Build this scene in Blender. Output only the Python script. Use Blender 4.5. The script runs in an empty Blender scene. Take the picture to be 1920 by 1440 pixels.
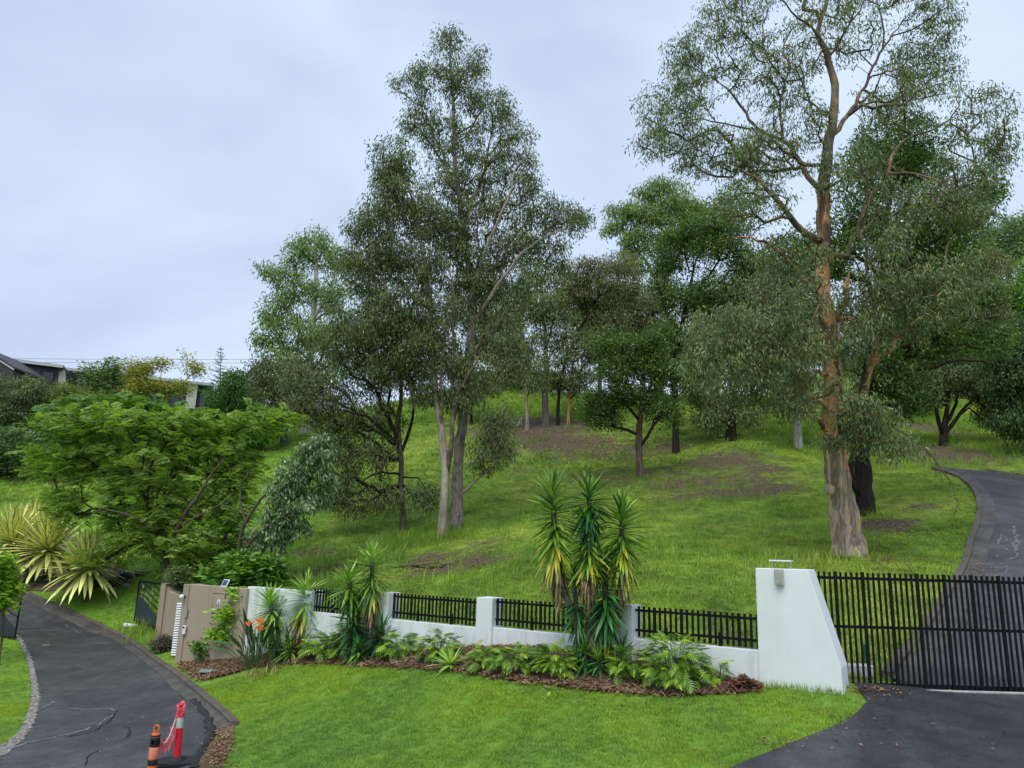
import bpy, bmesh, math, random
import numpy as np
from mathutils import Vector, Matrix, Euler
random.seed(7)
RNG = np.random.default_rng(11)
SC = bpy.context.scene
COL = SC.collection
R = math.radians

# ------------------------------------------------------------------ camera
FPX, PITCH, ROLL, EYE = 1400.0, R(12.6), R(1.6), 4.0
_F = np.array([0, math.cos(PITCH), math.sin(PITCH)])
_R0 = np.array([1.0, 0, 0]); _U0 = np.array([0, -math.sin(PITCH), math.cos(PITCH)])
_R = math.cos(ROLL) * _R0 + math.sin(ROLL) * _U0
_U = -math.sin(ROLL) * _R0 + math.cos(ROLL) * _U0
cam_d = bpy.data.cameras.new('camera'); cam = bpy.data.objects.new('camera', cam_d); COL.objects.link(cam)
cam_d.sensor_fit = 'HORIZONTAL'; cam_d.sensor_width = 36.0; cam_d.lens = 36.0 * FPX / 1920.0
cam_d.clip_start = 0.1; cam_d.clip_end = 4000
cam.matrix_world = Matrix(((_R[0], _U[0], -_F[0], 0), (_R[1], _U[1], -_F[1], 0), (_R[2], _U[2], -_F[2], EYE), (0, 0, 0, 1)))
SC.camera = cam

# ------------------------------------------------------------------ sky, sun, exposure
SUN_EL, SUN_AZ = R(58), R(200)          # azimuth clockwise from +Y
world = bpy.data.worlds.new('World'); SC.world = world; world.use_nodes = True
wn = world.node_tree; wn.nodes.clear()
def wnode(t, **k):
    n = wn.nodes.new(t)
    for a, b in k.items(): setattr(n, a, b)
    return n
w_out = wnode('ShaderNodeOutputWorld'); w_bg = wnode('ShaderNodeBackground'); w_bg.inputs['Strength'].default_value = 0.1
w_sky = wnode('ShaderNodeTexSky', sky_type='NISHITA'); w_sky.sun_disc = False; w_sky.sun_elevation = SUN_EL; w_sky.sun_rotation = SUN_AZ
w_tc = wnode('ShaderNodeTexCoord'); w_map = wnode('ShaderNodeMapping'); w_map.inputs['Scale'].default_value = (1.0, 1.0, 1.9)
w_no = wnode('ShaderNodeTexNoise'); w_no.inputs['Scale'].default_value = 1.5; w_no.inputs['Detail'].default_value = 5; w_no.inputs['Roughness'].default_value = 0.5
w_no.inputs['Distortion'].default_value = 0.35
w_rp = wnode('ShaderNodeValToRGB')
w_rp.color_ramp.elements[0].position = 0.36; w_rp.color_ramp.elements[0].color = (3.3, 3.9, 5.3, 1)
w_rp.color_ramp.elements[1].position = 0.66; w_rp.color_ramp.elements[1].color = (4.7, 5.6, 6.95, 1)
w_mx = wnode('ShaderNodeMixRGB'); w_mx.inputs['Fac'].default_value = 0.93
L = wn.links.new
L(w_tc.outputs['Generated'], w_map.inputs['Vector']); L(w_map.outputs['Vector'], w_no.inputs['Vector']); L(w_no.outputs['Fac'], w_rp.inputs['Fac'])
L(w_sky.outputs['Color'], w_mx.inputs['Color1']); L(w_rp.outputs['Color'], w_mx.inputs['Color2'])
L(w_mx.outputs['Color'], w_bg.inputs['Color']); L(w_bg.outputs['Background'], w_out.inputs['Surface'])
sun_d = bpy.data.lights.new('sun', 'SUN'); sun_d.energy = 1.5; sun_d.angle = R(40); sun_d.color = (1.0, 0.965, 0.9)
sun = bpy.data.objects.new('sun', sun_d); COL.objects.link(sun)
_sd = Vector((math.sin(SUN_AZ) * math.cos(SUN_EL), math.cos(SUN_AZ) * math.cos(SUN_EL), math.sin(SUN_EL)))
sun.rotation_euler = _sd.to_track_quat('Z', 'Y').to_euler(); sun.location = _sd * 60
SC.view_settings.view_transform = 'Standard'; SC.view_settings.look = 'None'
SC.view_settings.exposure = 0.68; SC.view_settings.gamma = 1.0; SC.view_settings.use_curve_mapping = False
SC.render.engine = 'CYCLES'
SC.cycles.max_bounces = 6; SC.cycles.transparent_max_bounces = 8; SC.cycles.diffuse_bounces = 3; SC.cycles.glossy_bounces = 2

# ------------------------------------------------------------------ pixel <-> world for measuring the photograph
def ray(px, py):
    return _F + _R * ((px - 960) / FPX) + _U * ((720 - py) / FPX)
def P(px, py, Y):
    d = ray(px, py); t = Y / d[1]
    return np.array([d[0] * t, Y, EYE + d[2] * t])

# terrain: thin plate spline through measured ground points
CT = [  # (px, py, depth)
 (1424,1293,13.4),(1582,1297,12.7),(1500,1296,13.0),(1750,1297,13.4),(1920,1300,13.4),(1590,1046,24),(1700,1075,20.5),(1810,1075,21),(1843,950,28),(1780,884,37),(1920,893,36),(1900,830,45),(1770,835,45),
 (830,1006,33),(857,992,34),(755,1002,35),(1200,896,42),(1268,852,48),(1370,822,48),(1497,850,46),(1024,803,55),(989,806,55),(1066,797,56),(1100,990,30),(1300,960,32),(1630,963,29),
 (900,728,78),(1150,745,78),(1400,745,80),(700,765,75),(1600,770,78),(1850,740,70),(560,795,68),(1050,745,78),(1000,1100,21),(700,1090,26),(600,960,40),(1250,1090,19),(1450,1080,19.5),
 (340,1236,23.2),(290,1199,27),(252,1173,30),(60,1115,36),(230,1165,31),(150,1088,33),(60,1085,35),(315,1087,31),(250,1100,31),(30,1195,27),(150,1200,27.5),
 (150,905,48),(20,900,48),(300,940,46),(450,900,50),(370,775,79),(130,785,74),(0,800,72),(450,790,75),
 (470,1228,21),(740,1232,17.9),(910,1243,15.6),(1060,1262,14.6),(1170,1270,14.2),(1330,1280,13.6),
]
CW = [ # world points, z relative to the eye
 (-5.6,12.8,-3.82),(-9.5,13,-3.95),(-14,13,-4.0),(-11,19,-3.85),(-8,20,-3.6),(0,11.3,-2.95),(3,11,-2.62),(5,10,-2.5),(9,10,-2.45),(0,5,-3.1),(6,4,-2.6),(-8,6,-4.1),(-16,6,-4.3),(14,8,-2.3),(0,-10,-3.1),(-25,-10,-4.2),(25,-10,-2.2),
 (-20,24,-3.8),(-26,30,-2.8),(-45,50,2.5),(-70,75,10),(-40,12,-4.2),(40,13,-1.0),(20,13.5,-2.2),(22,28,1.5),(34,40,7),(60,70,22),
 (75,115,38),(45,112,27),(0,110,13),(-30,110,12),(-70,115,13),(-60,200,8),(0,200,4),(70,200,40),(130,140,50),(120,20,8),(-120,20,-5),(-120,120,10),(0,300,0),(-300,300,0),(300,300,30),(300,0,5),(-300,0,-8),(0,-100,-4),(150,-80,-3),(-150,-80,-5),
]
_pts = [tuple(P(a, b, c) - np.array([0, 0, 0])) for a, b, c in CT] + [(a, b, c + EYE) for a, b, c in CW]
_pts = np.array(_pts, float)
def _phi(r2): return 0.5 * r2 * np.log(np.maximum(r2, 1e-12))
_S = 30.0
_X = _pts[:, :2] / _S
_d2 = ((_X[:, None, :] - _X[None, :, :]) ** 2).sum(-1)
_n = len(_X); _A = np.zeros((_n + 3, _n + 3)); _A[:_n, :_n] = _phi(_d2) + np.eye(_n) * 2e-3
_A[:_n, _n] = 1; _A[:_n, _n + 1:] = _X; _A[_n, :_n] = 1; _A[_n + 1:, :_n] = _X.T
_w = np.linalg.solve(_A, np.concatenate([_pts[:, 2], np.zeros(3)]))
def H(x, y):
    x = np.clip(np.asarray(x, float), -300, 300) / _S; y = np.clip(np.asarray(y, float), -100, 300) / _S
    sh = x.shape; x = x.ravel(); y = y.ravel(); out = np.empty(len(x))
    for i in range(0, len(x), 20000):
        xx = x[i:i + 20000]; yy = y[i:i + 20000]
        d2 = (xx[:, None] - _X[None, :, 0]) ** 2 + (yy[:, None] - _X[None, :, 1]) ** 2
        out[i:i + 20000] = _phi(d2) @ _w[:_n] + _w[_n] + xx * _w[_n + 1] + yy * _w[_n + 2]
    return out.reshape(sh)
def h1(x, y): return float(H(np.array([x]), np.array([y]))[0])
def G(px, py, ymin=6.0, ymax=150.0):
    """first point of the ground that the photograph shows at a pixel"""
    d = ray(px, py); Y = np.geomspace(ymin, ymax, 500); t = Y / d[1]
    x = d[0] * t; z = EYE + d[2] * t; g = H(x, Y); k = np.nonzero(z <= g)[0]
    if len(k) == 0: i = int(np.argmin(z - g)); return Vector((x[i], Y[i], g[i]))
    i = max(k[0], 1); a, b = Y[i - 1], Y[i]
    for _ in range(18):
        m = (a + b) / 2; tm = m / d[1]
        if EYE + d[2] * tm <= h1(d[0] * tm, m): b = m
        else: a = m
    t = b / d[1]; return Vector((d[0] * t, b, h1(d[0] * t, b)))

# ------------------------------------------------------------------ node helpers, materials
MATS = {}
def nodes_of(name):
    m = bpy.data.materials.new(name); m.use_nodes = True; nt = m.node_tree; b = nt.nodes['Principled BSDF']
    MATS[name] = m
    return m, nt, b
def nn(nt, t, **k):
    n = nt.nodes.new(t)
    for a, b in k.items():
        if a in ('Scale', 'Detail', 'Roughness', 'Fac', 'Distortion', 'Strength', 'Distance', 'Randomness'): n.inputs[a].default_value = b
        else: setattr(n, a, b)
    return n
def ramp(nt, src, stops):
    r = nt.nodes.new('ShaderNodeValToRGB'); e = r.color_ramp.elements
    while len(e) < len(stops): e.new(0.5)
    for i, (p, c) in enumerate(stops): e[i].position = p; e[i].color = (*c, 1)
    nt.links.new(src, r.inputs['Fac']); return r.outputs['Color']
def noise(nt, scale, detail=4, rough=0.55, vec=None, coord='Object', dist=0.0, stretch=None):
    n = nn(nt, 'ShaderNodeTexNoise', Scale=scale, Detail=detail, Roughness=rough, Distortion=dist)
    if vec is None:
        if coord == 'World': vec = nt.nodes.new('ShaderNodeNewGeometry').outputs['Position']
        else: vec = nt.nodes.new('ShaderNodeTexCoord').outputs[coord]
    if stretch:
        mp = nt.nodes.new('ShaderNodeMapping'); mp.inputs['Scale'].default_value = stretch; nt.links.new(vec, mp.inputs['Vector']); vec = mp.outputs['Vector']
    nt.links.new(vec, n.inputs['Vector']); return n.outputs['Fac']
def mix(nt, fac, a, b, mode='MIX'):
    m = nt.nodes.new('ShaderNodeMixRGB'); m.blend_type = mode
    for s, v in (('Fac', fac), ('Color1', a), ('Color2', b)):
        if isinstance(v, (int, float)): m.inputs[s].default_value = v
        elif isinstance(v, tuple): m.inputs[s].default_value = (*v, 1)
        else: nt.links.new(v, m.inputs[s])
    return m.outputs['Color']
def mth(nt, op, a, b=0.0, c=None):
    m = nt.nodes.new('ShaderNodeMath'); m.operation = op
    for i, v in enumerate((a, b) if c is None else (a, b, c)):
        if isinstance(v, (int, float)): m.inputs[i].default_value = v
        else: nt.links.new(v, m.inputs[i])
    return m.outputs[0]
def bump(nt, b, src, strength=0.3, dist=0.02):
    n = nn(nt, 'ShaderNodeBump', Strength=strength, Distance=dist); nt.links.new(src, n.inputs['Height']); nt.links.new(n.outputs['Normal'], b.inputs['Normal'])
def simple(name, col, rough=0.6, var=0.25, scale=6.0, metal=0.0, bmp=0.0, col2=None, bscale=None, coord='Object', stretch=None, spec=None):
    m, nt, b = nodes_of(name)
    c2 = col2 or tuple(c * (1 - var) for c in col)
    f = noise(nt, scale, 5, 0.6, coord=coord, stretch=stretch)
    nt.links.new(ramp(nt, f, [(0.35, c2), (0.65, col)]), b.inputs['Base Color'])
    b.inputs['Roughness'].default_value = rough; b.inputs['Metallic'].default_value = metal
    if spec is not None: b.inputs['Specular IOR Level'].default_value = spec
    if bmp: bump(nt, b, noise(nt, bscale or scale * 6, 6, 0.65, coord=coord, stretch=stretch), bmp, 0.02)
    return m
LEAF_GAIN = 1.5
def leaf_mat(name, cols, rough=0.5, transl=0.25, coord='Object', nscale=0.8, island=True, spec=0.35, two=None):
    """cols: dark, mid, light"""
    cols = [tuple(min(0.6, x * LEAF_GAIN * g) for x, g in zip(c, (1.0, 1.0, 0.84))) for c in cols]
    m, nt, b = nodes_of(name)
    f = noise(nt, nscale, 3, 0.6, coord=coord)
    if island:
        rnd = nt.nodes.new('ShaderNodeNewGeometry').outputs['Random Per Island']
    else:
        rnd = nt.nodes.new('ShaderNodeObjectInfo').outputs['Random']
    v = mth(nt, 'ADD', mth(nt, 'MULTIPLY', f, 0.9), mth(nt, 'MULTIPLY', rnd, 0.5))
    c = ramp(nt, v, [(0.42, cols[0]), (0.68, cols[1]), (0.95, cols[2])])
    if two is not None:      # an odd leaf of another colour
        c = mix(nt, mth(nt, 'GREATER_THAN', rnd, two[0]), c, two[1])
    nt.links.new(c, b.inputs['Base Color']); b.inputs['Roughness'].default_value = rough; b.inputs['Specular IOR Level'].default_value = spec
    tr = nt.nodes.new('ShaderNodeBsdfTranslucent'); nt.links.new(mix(nt, 1.0, c, (1.25, 1.3, 0.6), 'MULTIPLY'), tr.inputs['Color'])
    ms = nt.nodes.new('ShaderNodeMixShader'); ms.inputs[0].default_value = transl
    nt.links.new(b.outputs[0], ms.inputs[1]); nt.links.new(tr.outputs[0], ms.inputs[2]); nt.links.new(ms.outputs[0], nt.nodes['Material Output'].inputs['Surface'])
    return m
def M(n): return MATS[n]

# ------------------------------------------------------------------ objects
def tag(o, label=None, cat=None, group=None, kind=None):
    if label: o['label'] = label
    if cat: o['category'] = cat
    if group: o['group'] = group
    if kind: o['kind'] = kind
    return o
def link(o, parent=None):
    COL.objects.link(o)
    if parent is not None: o.parent = parent
    return o
def thing(name, loc, label, cat, group=None, rz=0.0):
    o = bpy.data.objects.new(name, None); o.empty_display_size = 0.2; o.location = loc; o.rotation_euler = (0, 0, rz); COL.objects.link(o)
    return tag(o, label, cat, group)
def npmesh(name, V, F, mats, smooth=False, uv=None, mi=None):
    """V (n,3), F: list of arrays of equal-length faces (k,m)"""
    me = bpy.data.meshes.new(name); V = np.asarray(V, np.float32)
    Fs = [np.asarray(f, np.int32) for f in (F if isinstance(F, list) else [F]) if len(f)]
    me.vertices.add(len(V)); me.vertices.foreach_set('co', V.ravel())
    lv = np.concatenate([f.ravel() for f in Fs]); tot = np.concatenate([np.full(len(f), f.shape[1], np.int32) for f in Fs])
    st = np.concatenate([[0], np.cumsum(tot)[:-1]]).astype(np.int32)
    me.loops.add(len(lv)); me.loops.foreach_set('vertex_index', lv)
    me.polygons.add(len(tot)); me.polygons.foreach_set('loop_start', st); me.polygons.foreach_set('loop_total', tot)
    if mi is not None: me.polygons.foreach_set('material_index', np.asarray(mi, np.int32))
    if smooth: me.polygons.foreach_set('use_smooth', np.ones(len(tot), bool))
    me.update(calc_edges=True)
    if uv is not None:
        l = me.uv_layers.new(name='UVMap'); l.data.foreach_set('uv', np.asarray(uv, np.float32)[lv].ravel())
    for m in (mats if isinstance(mats, (list, tuple)) else [mats]): me.materials.append(m)
    return me
def addobj(name, me, parent=None, loc=None):
    """mesh given in world coordinates; parent at its own place"""
    o = bpy.data.objects.new(name, me); link(o, parent)
    if parent is not None: o.matrix_parent_inverse = Matrix.LocRotScale(parent.location, parent.rotation_euler, None).inverted()
    return o
class MB:
    """collects simple solids in world coordinates; build() links them as one mesh object"""
    def __init__(s): s.bm = bmesh.new()
    def box(s, c, size, rot=None, bevel=0.0):
        g = bmesh.ops.create_cube(s.bm, size=1.0); vs = g['verts']
        bmesh.ops.scale(s.bm, vec=size, verts=vs)
        if bevel:
            es = list({e for v in vs for e in v.link_edges}); r = bmesh.ops.bevel(s.bm, geom=es, offset=bevel, segments=1, affect='EDGES', profile=0.5)
            vs = list({v for f in r['faces'] for v in f.verts} | {v for v in vs if v.is_valid})
        if rot is not None: bmesh.ops.rotate(s.bm, cent=(0, 0, 0), matrix=rot if isinstance(rot, Matrix) else Euler(rot).to_matrix(), verts=vs)
        bmesh.ops.translate(s.bm, vec=c, verts=vs); return s
    def cyl(s, a, b, r1, r2=None, seg=8, cap=True):
        a = Vector(a); b = Vector(b); r2 = r1 if r2 is None else r2; d = b - a
        g = bmesh.ops.create_cone(s.bm, cap_ends=cap, segments=seg, radius1=r1, radius2=r2, depth=d.length)
        bmesh.ops.rotate(s.bm, cent=(0, 0, 0), matrix=d.to_track_quat('Z', 'Y').to_matrix(), verts=g['verts'])
        bmesh.ops.translate(s.bm, vec=(a + b) / 2, verts=g['verts']); return s
    def prism(s, pts, off, bevel=0.0):
        """closed solid: polygon pts pushed along off"""
        off = Vector(off); a = [s.bm.verts.new(p) for p in pts]; b = [s.bm.verts.new(Vector(p) + off) for p in pts]; n = len(a)
        fs = [s.bm.faces.new(a), s.bm.faces.new(b[::-1])] + [s.bm.faces.new((a[i], b[i], b[(i + 1) % n], a[(i + 1) % n])) for i in range(n)]
        bmesh.ops.recalc_face_normals(s.bm, faces=fs)
        if bevel: bmesh.ops.bevel(s.bm, geom=list({e for f in fs for e in f.edges}), offset=bevel, segments=2, affect='EDGES', profile=0.5)
        return s
    def ico(s, c, size, sub=2, jit=0.0, seed=0):
        g = bmesh.ops.create_icosphere(s.bm, subdivisions=sub, radius=1.0); r = random.Random(seed)
        for v in g['verts']:
            if jit: v.co *= 1 + r.uniform(-jit, jit)
            v.co = Vector((v.co.x * size[0], v.co.y * size[1], v.co.z * size[2])) + Vector(c)
        return s
    def mesh(s, name, mat, smooth=False):
        me = bpy.data.meshes.new(name); s.bm.normal_update(); s.bm.to_mesh(me); s.bm.free()
        for m in (mat if isinstance(mat, (list, tuple)) else [mat]): me.materials.append(m)
        if smooth: me.polygons.foreach_set('use_smooth', np.ones(len(me.polygons), bool))
        return me
    def build(s, name, mat, parent=None, smooth=False): return addobj(name, s.mesh(name, mat, smooth), parent)

def drape(name, poly, res, dz, mat, bumpy=0.0, parent=None):
    """a sheet that follows the ground inside a polygon [(x, y)...]"""
    bm = bmesh.new(); vs = [bm.verts.new((p[0], p[1], 0)) for p in poly]; es = [bm.edges.new((vs[i], vs[(i + 1) % len(vs)])) for i in range(len(vs))]
    bmesh.ops.triangle_fill(bm, use_beauty=True, edges=es)
    x0, x1 = min(p[0] for p in poly), max(p[0] for p in poly); y0, y1 = min(p[1] for p in poly), max(p[1] for p in poly)
    for k in range(1, int((x1 - x0) / res) + 1):
        bmesh.ops.bisect_plane(bm, geom=bm.verts[:] + bm.edges[:] + bm.faces[:], plane_co=(x0 + k * res, 0, 0), plane_no=(1, 0, 0), dist=1e-5)
    for k in range(1, int((y1 - y0) / res) + 1):
        bmesh.ops.bisect_plane(bm, geom=bm.verts[:] + bm.edges[:] + bm.faces[:], plane_co=(0, y0 + k * res, 0), plane_no=(0, 1, 0), dist=1e-5)
    co = np.array([v.co[:2] for v in bm.verts]); z = H(co[:, 0], co[:, 1]) + dz
    for v, zz in zip(bm.verts, z): v.co.z = zz + (random.uniform(-bumpy, bumpy) if bumpy and not v.is_boundary else 0)
    for f in bm.faces:
        f.normal_update()
        if f.normal.z < 0: f.normal_flip()
        f.smooth = True
    me = bpy.data.meshes.new(name); bm.to_mesh(me); bm.free(); me.materials.append(mat)
    return addobj(name, me, parent)
def inpoly(x, y, poly):
    r = np.zeros(len(x), bool); n = len(poly)
    for i in range(n):
        x1, y1 = poly[i]; x2, y2 = poly[(i + 1) % n]
        if y1 == y2: continue
        c = ((y1 > y) != (y2 > y)) & (x < (x2 - x1) * (y - y1) / (y2 - y1) + x1); r ^= c
    return r
def smooth_line(pts, step):
    """Catmull-Rom through 2D/3D points, resampled about every step"""
    p = [np.array(q, float) for q in pts]; p = [2 * p[0] - p[1]] + p + [2 * p[-1] - p[-2]]; out = []
    for i in range(1, len(p) - 2):
        n = max(1, int(np.linalg.norm(p[i + 1] - p[i]) / step))
        for k in range(n):
            t = k / n
            out.append(0.5 * (2 * p[i] + (p[i + 1] - p[i - 1]) * t + (2 * p[i - 1] - 5 * p[i] + 4 * p[i + 1] - p[i + 2]) * t * t + (3 * p[i] - p[i - 1] - 3 * p[i + 1] + p[i + 2]) * t ** 3))
    out.append(p[-2]); return out
def gpx(pts): return [tuple(G(a, b)[:2]) for a, b in pts]
# ------------------------------------------------------------------ materials
def ground_colour(nt, dark=1.0, soilnode=True):
    """lawn colour from the place on the ground; shared by the sheet and the blades"""
    big = noise(nt, 0.16, 3, 0.6, coord='World'); mid = noise(nt, 0.75, 4, 0.6, coord='World', dist=0.4); fine = noise(nt, 5.0, 3, 0.6, coord='World')
    g1 = ramp(nt, big, [(0.3, (0.12 * dark, 0.22 * dark, 0.038 * dark)), (0.5, (0.175 * dark, 0.28 * dark, 0.044 * dark)), (0.7, (0.25 * dark, 0.335 * dark, 0.062 * dark))])
    g2 = ramp(nt, mid, [(0.36, (0.72, 0.7, 0.7)), (0.5, (1.0, 0.98, 0.95)), (0.64, (1.3, 1.14, 1.1))])
    c = mix(nt, 1.0, g1, g2, 'MULTIPLY')
    c = mix(nt, 1.0, c, ramp(nt, fine, [(0.3, (0.8, 0.8, 0.8)), (0.7, (1.18, 1.15, 1.1))]), 'MULTIPLY')
    return c
m, nt, b = nodes_of('ground')
c = ground_colour(nt, 0.95)
at = nt.nodes.new('ShaderNodeAttribute'); at.attribute_name = 'soil'
sn = mth(nt, 'ADD', mth(nt, 'MULTIPLY', noise(nt, 1.3, 7, 0.78, coord='World', dist=0.6), 0.6), mth(nt, 'MULTIPLY', noise(nt, 6.0, 6, 0.8, coord='World'), 0.4)); sf = mth(nt, 'ADD', mth(nt, 'MULTIPLY', at.outputs['Fac'], 1.3), mth(nt, 'MULTIPLY', mth(nt, 'SUBTRACT', sn, 0.5), 3.2))
sf = ramp(nt, sf, [(0.36, (0, 0, 0)), (0.68, (1, 1, 1))])
soilc = ramp(nt, noise(nt, 14, 5, 0.7, coord='World'), [(0.34, (0.025, 0.019, 0.013)), (0.5, (0.095, 0.07, 0.045)), (0.66, (0.26, 0.2, 0.135))])
lw = nt.nodes.new('ShaderNodeAttribute'); lw.attribute_name = 'lawn'
c = mix(nt, mth(nt, 'MULTIPLY', lw.outputs['Fac'], 0.6), c, (0.15, 0.31, 0.035))
nt.links.new(mix(nt, sf, c, soilc), b.inputs['Base Color']); b.inputs['Roughness'].default_value = 0.9; b.inputs['Specular IOR Level'].default_value = 0.15
bump(nt, b, noise(nt, 9, 6, 0.7, coord='World'), 0.6, 0.08)

for nm, dk in (('grass_blade', 1.5), ('lawn_blade', 1.15)):
    m, nt, b = nodes_of(nm)
    c = ground_colour(nt, dk)
    if nm == 'lawn_blade':
        c = mix(nt, 0.6, c, ramp(nt, noise(nt, 0.35, 4, 0.6, coord='World'), [(0.38, (0.22, 0.43, 0.1)), (0.5, (0.3, 0.5, 0.07)), (0.62, (0.45, 0.6, 0.05))]))
    rnd = nt.nodes.new('ShaderNodeObjectInfo').outputs['Random']
    c = mix(nt, 1.0, c, ramp(nt, rnd, [(0.0, (0.7, 0.75, 0.7)), (0.6, (1.05, 1.05, 1.0)), (1.0, (1.3, 1.22, 1.2))]), 'MULTIPLY')
    c = mix(nt, mth(nt, 'MULTIPLY', mth(nt, 'GREATER_THAN', rnd, 0.94), 0.35), c, (0.3, 0.26, 0.1))
    nt.links.new(c, b.inputs['Base Color']); b.inputs['Roughness'].default_value = 0.6; b.inputs['Specular IOR Level'].default_value = 0.25
    tr = nt.nodes.new('ShaderNodeBsdfTranslucent'); nt.links.new(mix(nt, 1.0, c, (1.1, 1.2, 0.6), 'MULTIPLY'), tr.inputs['Color'])
    ms = nt.nodes.new('ShaderNodeMixShader'); ms.inputs[0].default_value = 0.3
    nt.links.new(b.outputs[0], ms.inputs[1]); nt.links.new(tr.outputs[0], ms.inputs[2]); nt.links.new(ms.outputs[0], nt.nodes['Material Output'].inputs['Surface'])

def asphalt(name, base, wet):
    m, nt, b = nodes_of(name)
    f = noise(nt, 0.6, 5, 0.65, coord='World', dist=0.5); g = noise(nt, 45, 4, 0.75, coord='World'); s = noise(nt, 3.0, 6, 0.7, coord='World')
    c = ramp(nt, f, [(0.32, tuple(x * 0.62 for x in base)), (0.5, base), (0.68, tuple(x * 1.6 for x in base))])
    c = mix(nt, 1.0, c, ramp(nt, g, [(0.35, (0.4, 0.4, 0.4)), (0.65, (1.7, 1.7, 1.7))]), 'MULTIPLY')
    c = mix(nt, 1.0, c, ramp(nt, s, [(0.35, (0.7, 0.7, 0.7)), (0.7, (1.3, 1.3, 1.3))]), 'MULTIPLY')
    nt.links.new(c, b.inputs['Base Color'])
    nt.links.new(mth(nt, 'ADD', mth(nt, 'MULTIPLY', f, -0.55 * wet), 0.5 + 0.28 * wet), b.inputs['Roughness'])
    bump(nt, b, mth(nt, 'ADD', g, mth(nt, 'MULTIPLY', s, 0.5)), 0.35, 0.006)
asphalt('asphalt_wet', (0.05, 0.051, 0.054), 1.0)
asphalt('asphalt_dark', (0.037, 0.038, 0.041), 0.5)
simple('asphalt_lump', (0.02, 0.021, 0.024), 0.45, 0.5, 20, bmp=0.8)
simple('stain', (0.2, 0.21, 0.22), 0.8, 0.6, 30, coord='World')
simple('crack_dark', (0.012, 0.012, 0.012), 0.8, 0.3, 30, coord='World')
simple('concrete', (0.13, 0.105, 0.08), 0.75, 0.62, 2.2, bmp=0.4, col2=(0.07, 0.06, 0.05), coord='World', bscale=40)
simple('gutter', (0.11, 0.1, 0.088), 0.6, 0.5, 1.6, bmp=0.3, col2=(0.045, 0.042, 0.04), coord='World', bscale=50)
simple('white_line', (0.5, 0.5, 0.48), 0.6, 0.4, 8)
# painted render, slightly streaked
def render_mat(name, base, dirt, amt, sc=1.4):
    m, nt, b = nodes_of(name)
    f = noise(nt, sc, 6, 0.65, coord='World', stretch=(2.2, 2.2, 0.45)); g = noise(nt, 0.9, 4, 0.6, coord='World'); h = noise(nt, 60, 4, 0.6, coord='World')
    k = mth(nt, 'MULTIPLY', ramp(nt, f, [(0.48, (0, 0, 0)), (0.8, (1, 1, 1))]), amt)
    c = mix(nt, k, base, dirt); c = mix(nt, 1.0, c, ramp(nt, g, [(0.3, (0.93, 0.94, 0.93)), (0.7, (1.03, 1.03, 1.03))]), 'MULTIPLY')
    nt.links.new(c, b.inputs['Base Color']); b.inputs['Roughness'].default_value = 0.75; b.inputs['Specular IOR Level'].default_value = 0.25
    bump(nt, b, h, 0.25, 0.004)
render_mat('white_render', (0.72, 0.76, 0.765), (0.36, 0.38, 0.3), 0.8)
render_mat('white_pillar', (0.76, 0.79, 0.8), (0.55, 0.57, 0.54), 0.4, 0.9)
render_mat('tan_render', (0.37, 0.30, 0.225), (0.2, 0.16, 0.12), 0.6)
render_mat('house_wall', (0.5, 0.52, 0.47), (0.3, 0.31, 0.28), 0.6)
simple('black_steel', (0.006, 0.007, 0.009), 0.6, 0.3, 20, metal=0.0, spec=0.2)
simple('gate_blue', (0.025, 0.04, 0.06), 0.38, 0.4, 3, spec=0.5, stretch=(6, 6, 0.6))
simple('silver', (0.55, 0.56, 0.56), 0.35, 0.15, 6, metal=0.6)
simple('white_metal', (0.78, 0.8, 0.8), 0.4, 0.08, 6)
simple('lamp_glass', (0.42, 0.4, 0.34), 0.25, 0.2, 8)
simple('solar_cell', (0.03, 0.07, 0.16), 0.15, 0.3, 30)
simple('grey_plastic', (0.3, 0.31, 0.32), 0.4, 0.1, 8)
simple('dark_hole', (0.015, 0.015, 0.015), 0.9, 0.1, 8)
simple('post_red', (0.75, 0.012, 0.03), 0.4, 0.12, 6)
simple('post_orange', (0.72, 0.14, 0.035), 0.5, 0.25, 10)
simple('post_salmon', (0.78, 0.24, 0.16), 0.5, 0.12, 10)
simple('reflective_grey', (0.5, 0.52, 0.5), 0.35, 0.1, 8)
simple('black_rubber', (0.012, 0.012, 0.014), 0.6, 0.3, 12, bmp=0.2)
simple('pink_flag', (0.78, 0.16, 0.2), 0.6, 0.3, 9)
simple('pale_rope', (0.72, 0.5, 0.46), 0.8, 0.3, 12)
simple('pale_stone', (0.55, 0.5, 0.4), 0.8, 0.4, 9, bmp=0.3)
simple('pvc_white', (0.75, 0.76, 0.75), 0.4, 0.15, 6)
simple('green_plastic', (0.01, 0.12, 0.08), 0.4, 0.2, 6)
m, nt, b = nodes_of('mulch')
c = ramp(nt, noise(nt, 22, 6, 0.75, coord='World'), [(0.3, (0.06, 0.038, 0.026)), (0.48, (0.22, 0.14, 0.09)), (0.68, (0.45, 0.32, 0.21))])
c2 = ramp(nt, noise(nt, 0.7, 4, 0.6, coord='World'), [(0.35, (0.5, 0.48, 0.5)), (0.65, (1.25, 1.15, 1.05))])
nt.links.new(mix(nt, 1.0, c, c2, 'MULTIPLY'), b.inputs['Base Color']); b.inputs['Roughness'].default_value = 0.95; bump(nt, b, noise(nt, 30, 6, 0.8, coord='World'), 1.0, 0.06)
simple('bark_chip', (0.2, 0.085, 0.045), 0.85, 0.6, 3, coord='World')
simple('dry_leaf', (0.36, 0.24, 0.12), 0.8, 0.65, 4, coord='World', col2=(0.13, 0.055, 0.03))
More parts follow.
